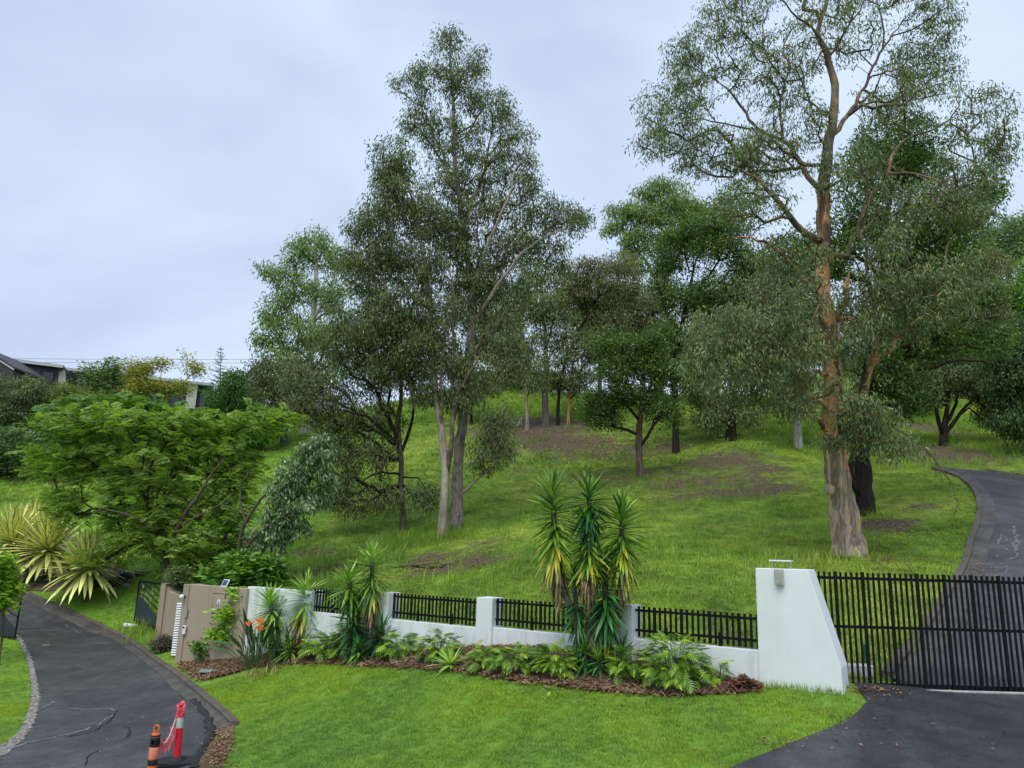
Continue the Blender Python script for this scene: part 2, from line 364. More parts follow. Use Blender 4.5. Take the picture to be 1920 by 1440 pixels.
simple('straw', (0.42, 0.3, 0.17), 0.85, 0.55, 5, coord='World')
simple('pebble', (0.36, 0.34, 0.31), 0.8, 0.6, 12, coord='World', col2=(0.1, 0.09, 0.08), bmp=0.4)
simple('rock_dark', (0.06, 0.052, 0.045), 0.85, 0.6, 3, bmp=0.8, col2=(0.02, 0.018, 0.016), bscale=9)
# bark
def bark(name, stops, sc, st=(5, 5, 0.9), bm_=0.7, dist=0.8):
    m, nt, b = nodes_of(name)
    f = noise(nt, sc, 6, 0.6, coord='World', stretch=st, dist=dist)
    c = ramp(nt, f, stops); g = noise(nt, 7, 5, 0.7, coord='World', stretch=(3, 3, 0.5))
    c = mix(nt, 1.0, c, ramp(nt, g, [(0.3, (0.6, 0.6, 0.6)), (0.7, (1.2, 1.2, 1.2))]), 'MULTIPLY')
    nt.links.new(c, b.inputs['Base Color']); b.inputs['Roughness'].default_value = 0.85; b.inputs['Specular IOR Level'].default_value = 0.2
    bump(nt, b, mth(nt, 'ADD', f, mth(nt, 'MULTIPLY', g, 0.7)), bm_, 0.05)
bark('bark_base', [(0.3, (0.08, 0.055, 0.045)), (0.4, (0.42, 0.33, 0.255)), (0.47, (0.2, 0.145, 0.11)), (0.55, (0.46, 0.37, 0.29)), (0.61, (0.72, 0.47, 0.25))], 0.62)
bark('bark_salmon', [(0.3, (0.07, 0.045, 0.032)), (0.44, (0.15, 0.1, 0.07)), (0.5, (0.5, 0.25, 0.12)), (0.66, (0.76, 0.44, 0.25))], 0.6, st=(4, 4, 0.8))
bark('bark_branch', [(0.35, (0.05, 0.037, 0.03)), (0.52, (0.14, 0.1, 0.078)), (0.68, (0.36, 0.22, 0.15))], 0.7, st=(2, 2, 1))
bark('bark_pale', [(0.3, (0.16, 0.12, 0.1)), (0.5, (0.4, 0.33, 0.28)), (0.7, (0.5, 0.43, 0.37))], 0.6)
bark('bark_mottle', [(0.35, (0.1, 0.075, 0.065)), (0.5, (0.27, 0.215, 0.19)), (0.65, (0.34, 0.28, 0.25))], 1.6, st=(3, 3, 1.4))
bark('bark_brown', [(0.3, (0.055, 0.04, 0.032)), (0.5, (0.12, 0.09, 0.07)), (0.7, (0.21, 0.16, 0.13))], 1.0)
bark('bark_dark', [(0.3, (0.012, 0.01, 0.009)), (0.5, (0.03, 0.022, 0.018)), (0.7, (0.06, 0.04, 0.03))], 1.2)
bark('bark_grey', [(0.3, (0.07, 0.06, 0.052)), (0.5, (0.15, 0.13, 0.115)), (0.7, (0.25, 0.22, 0.2))], 1.0)
bark('bark_white', [(0.3, (0.3, 0.28, 0.26)), (0.5, (0.5, 0.48, 0.45)), (0.7, (0.62, 0.6, 0.57))], 0.8)
# foliage
leaf_mat('leaf_gum', [(0.042, 0.07, 0.032), (0.088, 0.13, 0.056), (0.18, 0.225, 0.105)], two=(0.965, (0.22, 0.14, 0.07)))
leaf_mat('leaf_gum_dark', [(0.034, 0.056, 0.025), (0.076, 0.11, 0.046), (0.15, 0.185, 0.08)], two=(0.96, (0.17, 0.11, 0.06)))
leaf_mat('leaf_gum_grey', [(0.05, 0.082, 0.036), (0.11, 0.155, 0.066), (0.21, 0.26, 0.12)])
leaf_mat('leaf_gum_light', [(0.06, 0.1, 0.035), (0.12, 0.185, 0.06), (0.21, 0.28, 0.1)])
leaf_mat('leaf_gum_brown', [(0.045, 0.06, 0.024), (0.095, 0.11, 0.044), (0.17, 0.165, 0.075)])
leaf_mat('leaf_brush', [(0.03, 0.06, 0.02), (0.072, 0.128, 0.04), (0.155, 0.235, 0.072)])
leaf_mat('leaf_black', [(0.015, 0.032, 0.014), (0.035, 0.07, 0.025), (0.07, 0.12, 0.04)])
leaf_mat('leaf_feather', [(0.06, 0.115, 0.03), (0.14, 0.225, 0.055), (0.27, 0.36, 0.09)], transl=0.4, nscale=0.6)
leaf_mat('leaf_feather_dark', [(0.03, 0.075, 0.018), (0.07, 0.15, 0.028), (0.14, 0.25, 0.045)], transl=0.35, nscale=0.6)
leaf_mat('leaf_olive', [(0.06, 0.09, 0.025), (0.12, 0.16, 0.04), (0.2, 0.24, 0.07)], transl=0.3)
leaf_mat('leaf_gold', [(0.1, 0.13, 0.03), (0.21, 0.22, 0.055), (0.34, 0.31, 0.09)], transl=0.35)
leaf_mat('leaf_silver', [(0.045, 0.085, 0.038), (0.1, 0.16, 0.075), (0.25, 0.32, 0.2)], rough=0.4)
leaf_mat('leaf_sage', [(0.035, 0.065, 0.03), (0.08, 0.12, 0.055), (0.15, 0.19, 0.09)])
leaf_mat('leaf_mid', [(0.035, 0.09, 0.018), (0.08, 0.18, 0.03), (0.17, 0.32, 0.05)], rough=0.4)
leaf_mat('leaf_lime', [(0.09, 0.19, 0.022), (0.18, 0.34, 0.035), (0.33, 0.5, 0.07)], rough=0.4)
leaf_mat('leaf_hedge_tree', [(0.022, 0.056, 0.018), (0.05, 0.11, 0.03), (0.095, 0.18, 0.045)])
leaf_mat('leaf_twiggy', [(0.04, 0.04, 0.03), (0.1, 0.095, 0.075), (0.2, 0.19, 0.16)])
for nm, cs in (('yucca_green', [(0.035, 0.09, 0.018), (0.09, 0.19, 0.03), (0.22, 0.35, 0.055)]), ('yucca_light', [(0.09, 0.2, 0.03), (0.18, 0.34, 0.05), (0.32, 0.5, 0.11)]),
               ('yucca_dark', [(0.014, 0.055, 0.02), (0.03, 0.105, 0.03), (0.06, 0.17, 0.045)]), ('yucca_yellow', [(0.2, 0.2, 0.02), (0.38, 0.34, 0.03), (0.5, 0.42, 0.05)]),
               ('yucca_dead', [(0.1, 0.06, 0.035), (0.2, 0.13, 0.075), (0.32, 0.22, 0.13)]), ('xanadu', [(0.035, 0.085, 0.012), (0.09, 0.18, 0.02), (0.24, 0.36, 0.035)]),
               ('strelitzia', [(0.014, 0.04, 0.022), (0.03, 0.07, 0.035), (0.06, 0.11, 0.05)])):
    leaf_mat(nm, cs, rough=0.38, transl=0.15, coord='World', nscale=2.2, island=False, spec=0.5)
simple('flower_orange', (0.85, 0.17, 0.02), 0.5, 0.15, 20)
m, nt, b = nodes_of('furcraea_leaf')
uvn = nt.nodes.new('ShaderNodeUVMap'); sx = nt.nodes.new('ShaderNodeSeparateXYZ'); nt.links.new(uvn.outputs[0], sx.inputs[0])
e = mth(nt, 'ABSOLUTE', mth(nt, 'SUBTRACT', sx.outputs[0], 0.5)); e = mth(nt, 'ADD', e, mth(nt, 'MULTIPLY', mth(nt, 'SUBTRACT', noise(nt, 9, 3, 0.5, vec=uvn.outputs[0], stretch=(3, 0.3, 1)), 0.5), 0.3))
c = ramp(nt, e, [(0.33, (0.9, 0.86, 0.28)), (0.39, (0.5, 0.52, 0.14)), (0.42, (0.09, 0.16, 0.05))])
ra = nt.nodes.new('ShaderNodeObjectInfo').outputs['Random']; c = mix(nt, 1.0, c, ramp(nt, ra, [(0, (0.7, 0.75, 0.7)), (1, (1.1, 1.1, 1.1))]), 'MULTIPLY')
nt.links.new(c, b.inputs['Base Color']); b.inputs['Roughness'].default_value = 0.4
simple('roof_metal', (0.42, 0.45, 0.47), 0.45, 0.15, 1, spec=0.4)
simple('fascia', (0.5, 0.52, 0.5), 0.5, 0.15, 2)
simple('house_dark', (0.045, 0.045, 0.045), 0.6, 0.4, 1.5)
simple('window_glass', (0.02, 0.024, 0.03), 0.08, 0.3, 1, spec=0.8)
simple('timber_brown', (0.12, 0.06, 0.04), 0.7, 0.3, 3)
simple('cable', (0.03, 0.03, 0.035), 0.6, 0.1, 3)

bark('bark_limb', [(0.32, (0.06, 0.042, 0.034)), (0.46, (0.15, 0.11, 0.085)), (0.56, (0.25, 0.17, 0.12)), (0.7, (0.52, 0.29, 0.17))], 0.6, st=(2.2, 2.2, 1.2))
# ------------------------------------------------------------------ vegetation builders
def unit(v): return v / np.maximum(np.linalg.norm(v, axis=-1, keepdims=True), 1e-9)
def tube_arrays(chains, sides_of):
    VV, FQ, n0 = [], [], 0
    for pts, rad in chains:
        pts = np.asarray(pts); rad = np.asarray(rad); k = len(pts)
        if k < 2: continue
        s = sides_of(rad[0]); t = np.gradient(pts, axis=0); t = unit(t)
        ref = np.array([0.31, 0.83, 0.12]); a = unit(np.cross(t, ref)); b = np.cross(t, a)
        an = np.arange(s) * 2 * np.pi / s
        ring = pts[:, None, :] + rad[:, None, None] * (np.cos(an)[None, :, None] * a[:, None, :] + np.sin(an)[None, :, None] * b[:, None, :])
        VV.append(ring.reshape(-1, 3)); i = np.arange(k - 1)[:, None] * s + np.arange(s)[None, :]; j = np.arange(k - 1)[:, None] * s + (np.arange(s)[None, :] + 1) % s
        FQ.append((np.stack([i, j, j + s, i + s], -1).reshape(-1, 4)) + n0); n0 += k * s
    if not VV: return np.zeros((0, 3)), np.zeros((0, 4), int)
    return np.concatenate(VV), np.concatenate(FQ)
def leaf_quads(p, d, L, w, rng, nrm=None, sag=0.0):
    """diamond blades; p base, d direction, L length, w half width"""
    d = unit(d); n = rng.normal(size=d.shape) if nrm is None else nrm; s = unit(np.cross(d, n))
    L = L[:, None]; w = w[:, None]; mid = p + d * L * 0.45; tip = p + d * L
    if sag: tip = tip - np.array([0, 0, 1.0]) * L * sag
    V = np.stack([p, mid + s * w, tip, mid - s * w], 1).reshape(-1, 3)
    return V, np.arange(len(p) * 4).reshape(-1, 4)
def foliage(A, rng, mode, k, spread, L, w, centre):
    """leaves round the twig ends A (n,3)"""
    n = len(A)
    if mode == 'frond':
        base = np.repeat(A, k, 0) + rng.normal(size=(n * k, 3)) * spread * np.array([1, 1, 0.5]); az = rng.uniform(0, 2 * np.pi, n * k)
        out = unit(base - centre); h = np.stack([np.cos(az), np.sin(az), rng.uniform(-0.3, 0.75, n * k)], 1) + out * np.array([0.7, 0.7, 0.2]); h = unit(h)
        Lf = rng.uniform(0.7, 1.2, n * k) * L; segs = 9; P_, D_, LL, WW, NN = [], [], [], [], []
        side = unit(np.cross(h, np.array([0, 0, 1.0]) + rng.normal(size=h.shape) * 0.45)); up = np.cross(side, h)
        for i in range(segs):
            t = (i + 1) / segs; q = base + h * (Lf * t)[:, None] - np.array([0, 0, 1.0]) * (Lf * 0.32 * t * t)[:, None]
            ln = Lf * 0.36 * (1.05 - 0.75 * abs(t - 0.45)) * (1.0 if i < segs - 1 else 0.7)
            for s in (-1, 1):
                P_.append(q); D_.append(side * s + h * 0.45 - np.array([0, 0, 0.18])); LL.append(ln); WW.append(ln * 0 + w); NN.append(up)
        return leaf_quads(np.concatenate(P_), np.concatenate(D_), np.concatenate(LL), np.concatenate(WW), rng, np.concatenate(NN))
    p = np.repeat(A, k, 0) + np.clip(rng.normal(size=(n * k, 3)), -1.7, 1.7) * spread * np.array([1, 1, 0.72]); g = rng.normal(size=(n * k, 3)); out = unit(p - np.repeat(A, k, 0))
    if mode == 'hang': d = g * 0.42 + out * 0.25 + np.array([0, 0, -0.95])
    elif mode == 'up': d = g * 0.5 + out * 0.5 + np.array([0, 0, 0.6])
    elif mode == 'flat': d = (g * np.array([1, 1, 0.25]) + out * 0.4)
    else: d = g * 0.8 + out * 0.6
    LL = rng.uniform(0.65, 1.25, n * k) * L; WW = rng.uniform(0.7, 1.2, n * k) * w
    nrm = None
    if mode in ('flat', 'up', 'tuft'): nrm = rng.normal(size=(n * k, 3)) * 0.55 + np.array([0, 0, 1.0])
    return leaf_quads(p, d, LL, WW, rng, nrm)
def sides_near(r): return 14 if r > 0.2 else 8 if r > 0.07 else 5 if r > 0.025 else 3
def sides_far(r): return 8 if r > 0.12 else 5 if r > 0.05 else 3
def tree(name, label, cat, base, Y, lines, clumps, n_att, leaf, k, L, w, spread, barks=('bark_brown', 'bark_brown'), mode='hang', bf=0.35, seed=1, group=None,
         tip=0.012, free=0.22, depth=1.0, limb_r=None, near=False, crown='crown', crook=0.12, shell=0.38, grow=1.1, part='trunk', hgt=0.0):
    """lines: [[(px,py,dY,r)...]...] first is the trunk; clumps: [(px,py,rx,ry[,dY[,weight]])]; all turned into metres at depth Y"""
    rng = np.random.default_rng(seed); mpp = Y / FPX
    if mode != 'frond' and n_att > 55: k = int(k * 1.5); L *= 1.15; w *= 1.3
    if mode in ('hang', 'tuft') and n_att > 55: n_att = int(n_att * 1.6); k = int(k * 0.56); spread *= 0.64
    b0 = P(base[0], base[1], Y); gz = h1(b0[0], Y)
    pos, par, rad, plen, isline = [], [], [], [], []
    for li, ln in enumerate(lines):
        q = []
        for (x, y, dy, r) in ln: q.append(np.append(P(x, y, Y + dy), r))
        if li == 0: q[0][2] = min(q[0][2], gz) - 0.12
        q = smooth_line(q, max(0.25, 0.28 * Y / 24))
        start = -1
        if li:
            pp = np.array(pos); dd = np.linalg.norm(pp - q[0][:3], axis=1) + 2.0 * np.maximum(0, pp[:, 2] - q[0][2]); start = int(np.argmin(dd))
        prev = start; wander = np.zeros(3)
        for j, s in enumerate(q):
            if li and j == 0 and np.linalg.norm(np.array(pos[start]) - s[:3]) < 0.12: continue
            wander = wander * 0.8 + rng.normal(size=3) * (0.045 if li else 0.012) * min(1.0, Y / 30) if j else np.zeros(3)
            p_ = s[:3] + (rng.normal(size=3) * min(s[3] * 0.12, 0.014) if j else 0) + wander
            pos.append(p_); par.append(prev); rad.append(s[3]); isline.append(li)
            plen.append(0.0 if prev < 0 else plen[prev] + float(np.linalg.norm(p_ - pos[prev]))); prev = len(pos) - 1
    nl = len(pos); C = []
    wts = np.array([c[2] * c[3] * (c[5] if len(c) > 5 else 1.0) for c in clumps], float); wts /= wts.sum()
    for c, wt in zip(clumps, wts):
        m_ = max(2, int(round(n_att * wt))); dy = (c[4] if len(c) > 4 else 0.0) + rng.uniform(-1, 1) * 0.25 * depth
        cen = P(c[0], c[1], Y + dy); u = unit(rng.normal(size=(m_, 3))) * (rng.uniform(0, 1, m_) ** shell)[:, None]
        rx, ry = c[2] * mpp * grow, c[3] * mpp * grow; C.append(cen + u * np.array([rx, max(rx, ry) * 0.9 * depth, ry]))
    A = np.concatenate(C); nb = int(len(A) * 0.14) if len(clumps) > 6 else 0
    if nb:   # a few twigs bridging neighbouring clumps
        ia = rng.integers(0, len(A), nb); br = []
        for i_ in ia:
            dd = np.linalg.norm(A - A[i_], axis=1); near_ = np.nonzero((dd > 0.8) & (dd < 2.6))[0]
            if len(near_): br.append(A[i_] + (A[rng.choice(near_)] - A[i_]) * rng.uniform(0.3, 0.7))
        if br: A = np.concatenate([A, np.array(br)])
    zfloor = H(A[:, 0], A[:, 1]) + 0.12; A[:, 2] = np.maximum(A[:, 2], zfloor)
    # grow twigs to every attractor: nearest node, with a price on the way down to the root
    NP = np.zeros((nl + len(A) * 8, 3)); NP[:nl] = pos; ok = np.array([1.0 if plen[i] > free * max(plen[:]) or isline[i] else 0.0 for i in range(nl)])
    cost = np.full(len(A), 1e9); who = np.zeros(len(A), int)
    def offer(i0, i1):
        for i in range(i0, i1):
            dv = A - NP[i]; c = np.sqrt((dv ** 2).sum(1)) + bf * plen[i] + 0.6 * np.maximum(0, -dv[:, 2] - 0.2)
            if i < nl and not ok[i]: c += 1e3
            b_ = c < cost; cost[b_] = c[b_]; who[b_] = i
    offer(0, nl); left = np.ones(len(A), bool); tips = []
    for _ in range(len(A)):
        cc = np.where(left, cost, 1e12); a = int(np.argmin(cc)); left[a] = False; i = int(who[a]); s = NP[i]; e = A[a]; dist = float(np.linalg.norm(e - s))
        m_ = min(7, max(1, int(dist / (0.35 if near else 0.7)))); pd = s - NP[par[i]] if par[i] >= 0 else np.array([0, 0, 1.0]); pd = unit(pd)
        ctrl = s + (pd * 0.35 + unit(e - s) * 0.3 + np.array([0, 0, 0.12])) * dist + rng.normal(size=3) * crook * dist * 0.5; i0 = len(pos); last = i
        for t in range(1, m_ + 1):
            f = t / m_; q = (1 - f) ** 2 * s + 2 * f * (1 - f) * ctrl + f * f * e + (rng.normal(size=3) * crook * dist / m_ * 0.5 if t < m_ else 0)
            pos.append(q); NP[len(pos) - 1] = q; par.append(last); rad.append(0.0); isline.append(-1); plen.append(plen[last] + float(np.linalg.norm(q - NP[last]))); last = len(pos) - 1
        tips.append(last); offer(i0, len(pos))
    N = len(pos); pos = NP[:N]; par = np.array(par); cnt = np.zeros(N); cnt[tips] = 1
    for i in range(N - 1, -1, -1):
        if par[i] >= 0: cnt[par[i]] += cnt[i]
    rr = np.array(rad)
    for i in range(N):
        if rr[i] == 0.0:
            rr[i] = tip * cnt[i] ** (0.44 if near else 0.38)
            if par[i] >= 0: rr[i] = min(rr[i], 0.75 * rr[par[i]] if isline[par[i]] >= 0 else rr[par[i]])
            rr[i] = max(rr[i], tip * 0.6)
    kids = [[] for _ in range(N)]
    for i in range(N):
        if par[i] >= 0: kids[par[i]].append(i)
    for c in kids: c.sort(key=lambda j: (-(isline[j] >= 0), -rr[j]))
    chains = {'trunk': [], 'limb': [], 'fine': []}; st = [(0, None)]
    while st:
        i, fr = st.pop(); pts = [] if fr is None else [pos[fr]]; rs = [] if fr is None else [min(rr[i] * 1.15, rr[fr])]; i_first = i
        while True:
            pts.append(pos[i]); rs.append(rr[i]); ks = kids[i]
            if not ks: break
            nx = ks[0]
            for j in ks[1:]: st.append((j, i))
            if isline[i] >= 0 and isline[nx] >= 0 and isline[nx] != isline[i]: st.append((nx, i)); break
            i = nx
        rs[-1] *= 0.6
        if isline[i_first] > 0 and len(rs) > 5: q_ = len(rs) * 2 // 5; rs = list(np.array(rs) * np.concatenate([np.ones(len(rs) - q_), np.linspace(1, 0.35, q_)]))
        key = 'trunk' if fr is None else ('limb' if isline[i_first] > 0 or (limb_r and rr[i_first] > limb_r) else 'fine')
        chains[key].append((np.array(pts), np.array(rs)))
    # flare at the foot, slight bulges
    if chains['trunk']:
        p_, r_ = chains['trunk'][0]; r_ = r_ * (1 + 0.05 * np.sin(np.arange(len(r_)) * 1.7)); r_[0] *= 1.25; chains['trunk'][0] = (p_, r_)
    sd = sides_near if near else sides_far
    root = thing(name, tuple(pos[0]), label, cat, group)
    V, F = tube_arrays(chains['trunk'], (lambda r: 26) if near and rr[0] > 0.3 else sd)
    if near and rr[0] > 0.3:     # rough bark: push the surface in and out
        V = V + unit(V - np.array([np.interp(V[:, 2], pos[:40, 2], pos[:40, 0]), np.interp(V[:, 2], pos[:40, 2], pos[:40, 1]), V[:, 2]]).T) * (rng.uniform(-0.03, 0.035, len(V)) * (V[:, 2] < pos[0][2] + 6))[:, None]
    if len(F): addobj(part, npmesh(part, V, F, M(barks[0]), smooth=True), root)
    for ch in chains['limb']:
        V, F = tube_arrays([ch], sd)
        if len(F): addobj('limb', npmesh('limb', V, F, M(barks[1]), smooth=True), root)
    if chains['fine']:
        V, F = tube_arrays(chains['fine'], sd); o = addobj('branches', npmesh('branches', V, F, M(barks[-1]), smooth=True), root); o['kind'] = 'stuff'
    V, F = foliage(A, rng, mode, k, spread, L, w, A.mean(0)); o = addobj(crown, npmesh(crown, V, F, M(leaf)), root); o['kind'] = 'stuff'
    return root, pos, rr

# blades shared by the sword-leaved plants
def blade_mesh(name, mat, bend, width=0.05, segs=4, fold=0.22, base_w=0.6, wide_at=0.4):
    V, F, uv = [], [], []; ang = 0.0; y = z = 0.0
    for i in range(segs + 1):
        t = i / segs; w = width * (base_w + (1 - base_w) * t / wide_at if t < wide_at else (1 - ((t - wide_at) / (1 - wide_at)) ** 1.6)); w = max(w, 0.0006)
        V += [(-w, y, z + w * fold), (0, y, z), (w, y, z + w * fold)]; uv += [(0, t), (0.5, t), (1, t)]
        ang -= bend / segs; y += math.cos(ang) / segs; z += math.sin(ang) / segs
    for i in range(segs):
        a = i * 3; F += [(a, a + 1, a + 4, a + 3), (a + 1, a + 2, a + 5, a + 4)]
    return npmesh(name, V, np.array(F), mat, smooth=True, uv=np.array(uv))
def orient(p, az, el, roll, s, sw=1.0):
    """leaf along +Y, normal +Z, to a compass bearing and a rise"""
    d = Vector((math.cos(az) * math.cos(el), math.sin(az) * math.cos(el), math.sin(el))); x = Vector((math.sin(az), -math.cos(az), 0)); n = x.cross(d)
    m = Matrix((x, d, n)).transposed() @ Matrix.Rotation(roll, 3, 'Y')
    return Matrix.LocRotScale(Vector(p), m.to_quaternion(), Vector((s * sw, s, s)))
def put(name, me, parent, mw):
    o = bpy.data.objects.new(name, me); link(o, parent); o.matrix_parent_inverse = Matrix.LocRotScale(parent.location, parent.rotation_euler, None).inverted(); o.matrix_basis = mw; return o
YB = {}
for c_ in ('yucca_green', 'yucca_light', 'yucca_dark', 'yucca_yellow', 'yucca_dead', 'strelitzia'):
    YB[c_] = [blade_mesh('leaf', M(c_), bd, width=0.052 if c_ != 'yucca_dead' else 0.04) for bd in (0.1, 0.35, 0.7)]
def yucca(label, base, path, rtrunk, head, leaf, n, cols, seed, yellow=0.62, dead=0.82, width=1.0, group='yuccas in the bed along the white wall', spike=False, bark_='bark_grey'):
    """path: points from the foot to the top of the stem; head: how far down the stem the leaves sit"""
    r = random.Random(seed); root = thing('yucca', tuple(base), label, 'yucca', group)
    pts = smooth_line([tuple(p) for p in path], 0.12); pts = np.array(pts); rad = np.linspace(rtrunk * 1.15, rtrunk * 0.7, len(pts)); rad[-1] *= 0.4
    V, F = tube_arrays([(pts, rad)], lambda x: 9); addobj('stem', npmesh('stem', V, F, M(bark_), smooth=True), root)
    dl = np.concatenate([[0], np.cumsum(np.linalg.norm(np.diff(pts, axis=0), axis=1))]); tot = dl[-1]; head = min(head, tot * 0.97)
    for i in range(n):
        t = (i + 0.5) / n; s = tot - head * t ** 1.0; p = [np.interp(s, dl, pts[:, k]) for k in range(3)]
        az = i * 2.39996 + r.uniform(-0.25, 0.25)
        el = R(float(np.interp(t, (0, .07, .25, .45, .7, 1), (80, 44, 14, -14, -46, -76))))
        el += R(r.uniform(-8, 8)); q = t + r.uniform(-0.07, 0.07)
        c = cols[0] if q < 0.2 else cols[1] if q < yellow else 'yucca_yellow' if q < dead else 'yucca_dead'
        if yellow < q < dead and r.random() < 0.45: c = cols[1]
        sz = leaf * r.uniform(0.82, 1.1) * (0.75 + 0.25 * min(1, t * 4)) * (1.05 if c == 'yucca_dead' else 1)
        k = 0 if t < 0.3 else 1 if t < 0.65 else r.choice((1, 2))
        put('leaf', r.choice(YB[c][max(0, k - 0):k + 1] or YB[c][:1]), root, orient(p, az, el, r.uniform(-0.25, 0.25), sz, width))
    if spike:
        top = Vector(pts[-1]); mb = MB(); mb.cyl(top, top + Vector((0.02, 0, 0.34)), 0.018, 0.006, 5)
        for k in range(9): 
            a = k * 2.4; q = top + Vector((0, 0, 0.1 + 0.025 * k)); mb.cyl(q, q + Vector((math.cos(a) * 0.07, math.sin(a) * 0.07, 0.03)), 0.007, 0.003, 4)
        mb.build('flower_spike', M('yucca_dead'), root)
    return root
def lobed_leaf(name, mat):
    V = [(0, -0.75, -0.12), (0.012, -0.75, -0.12), (0.012, 0, 0), (0, 0, 0)]; F = [(0, 1, 2, 3)]
    for s in (-1, 1):
        for i in range(6):
            y = 0.03 + 0.125 * i; ln = 0.5 * math.sin(0.8 + i * 0.36); a = 0.1 + i * 0.2; c, d = math.cos(a), math.sin(a); w = 0.044
            b = len(V); V += [(0, y - w, 0), (s * ln * c * 0.6, y + ln * d * 0.6 - w * 1.1, -0.02), (s * ln * c, y + ln * d, -0.07), (s * ln * c * 0.6, y + ln * d * 0.6 + w * 1.1, -0.02), (0, y + w * 1.3, 0)]
            F.append((b, b + 1, b + 2, b + 3)); F.append((b, b + 3, b + 4, b + 4))
    b = len(V); V += [(-0.05, 0.6, 0), (0.05, 0.6, 0), (0.07, 0.82, -0.03), (0, 1.05, -0.1), (-0.07, 0.82, -0.03)]; Q = [f for f in F if len(set(f)) == 4]; T = [f[:3] for f in F if len(set(f)) == 3]
    Q += [(b, b + 1, b + 2, b + 4)]; T += [(b + 4, b + 2, b + 3)]
    return npmesh(name, V, [np.array(Q), np.array(T)], mat)
XL = lobed_leaf('leaf', M('xanadu'))
def xanadu(label, c, size, n, seed, ls=0.3, group='split-leaf philodendrons along the foot of the wall', mats=None, cat='plant', name='philodendron'):
    """c: foot on the ground, size: (rx, ry, height)"""
    r = random.Random(seed); root = thing(name, tuple(c), label, cat, group); mb = MB()
    for i in range(n):
        u = r.uniform(0.0, 1.0); az = i * 2.39996 + r.uniform(-0.3, 0.3); el = math.asin(min(0.999, 0.06 + 0.92 * u)); q = r.uniform(0.72, 1.0)
        d = Vector((math.cos(az) * math.cos(el) * size[0] * q, math.sin(az) * math.cos(el) * size[1] * q, math.sin(el) * size[2] * q + 0.05)); s = ls * r.uniform(0.75, 1.2)
        p = Vector(c) + d; le = el - R(r.uniform(25, 75)); put('leaf', XL, root, orient(p, az + r.uniform(-0.4, 0.4), le, r.uniform(-0.5, 0.5), s))
        if i % 2 == 0: mb.cyl(Vector(c) + Vector((d.x * 0.08, d.y * 0.08, 0)), p, 0.008, 0.005, 3, cap=False)
    mb.build('stalks', M('leaf_mid'), root)['kind'] = 'stuff'
    return root
def strap_clump(name, label, cat, c, rad, n, L, w, mat, seed, group=None, lean=0.6, parent=None, pname='leaves'):
    rng = np.random.default_rng(seed); az = rng.uniform(0, 2 * np.pi, n); el = np.clip(rng.normal(1.05, 0.35, n), 0.15, 1.5); V, F = [], []
    root = thing(name, tuple(c), label, cat, group); b = np.array(c) + np.stack([rng.normal(size=n) * rad, rng.normal(size=n) * rad, np.zeros(n)], 1); b[:, 2] = H(b[:, 0], b[:, 1]) - 0.02
    dh = np.stack([np.cos(az), np.sin(az), np.zeros(n)], 1); s = np.stack([-np.sin(az), np.cos(az), np.zeros(n)], 1); LL = L * rng.uniform(0.6, 1.15, n); ws = w * rng.uniform(0.7, 1.2, n); seg = 4; p = b.copy(); e = el.copy(); off = 0; rows = []
    for i in range(seg + 1):
        ww = (ws * (1 - (i / seg) ** 2 * 0.92))[:, None]; rows.append(np.stack([p - s * ww, p + s * ww], 1)); p = p + (dh * np.cos(e)[:, None] + np.array([0, 0, 1.0]) * np.sin(e)[:, None]) * (LL / seg)[:, None]; e = e - lean / seg * 2 * rng.uniform(0.5, 1.3, n)
    V = np.stack(rows, 1).reshape(-1, 3); idx = np.arange(n)[:, None] * (seg + 1) * 2 + np.arange(seg)[None] * 2; F = np.stack([idx, idx + 1, idx + 3, idx + 2], -1).reshape(-1, 4)
    o = addobj(pname, npmesh(pname, V, F, M(mat), smooth=True), root); o['kind'] = 'stuff'; return root

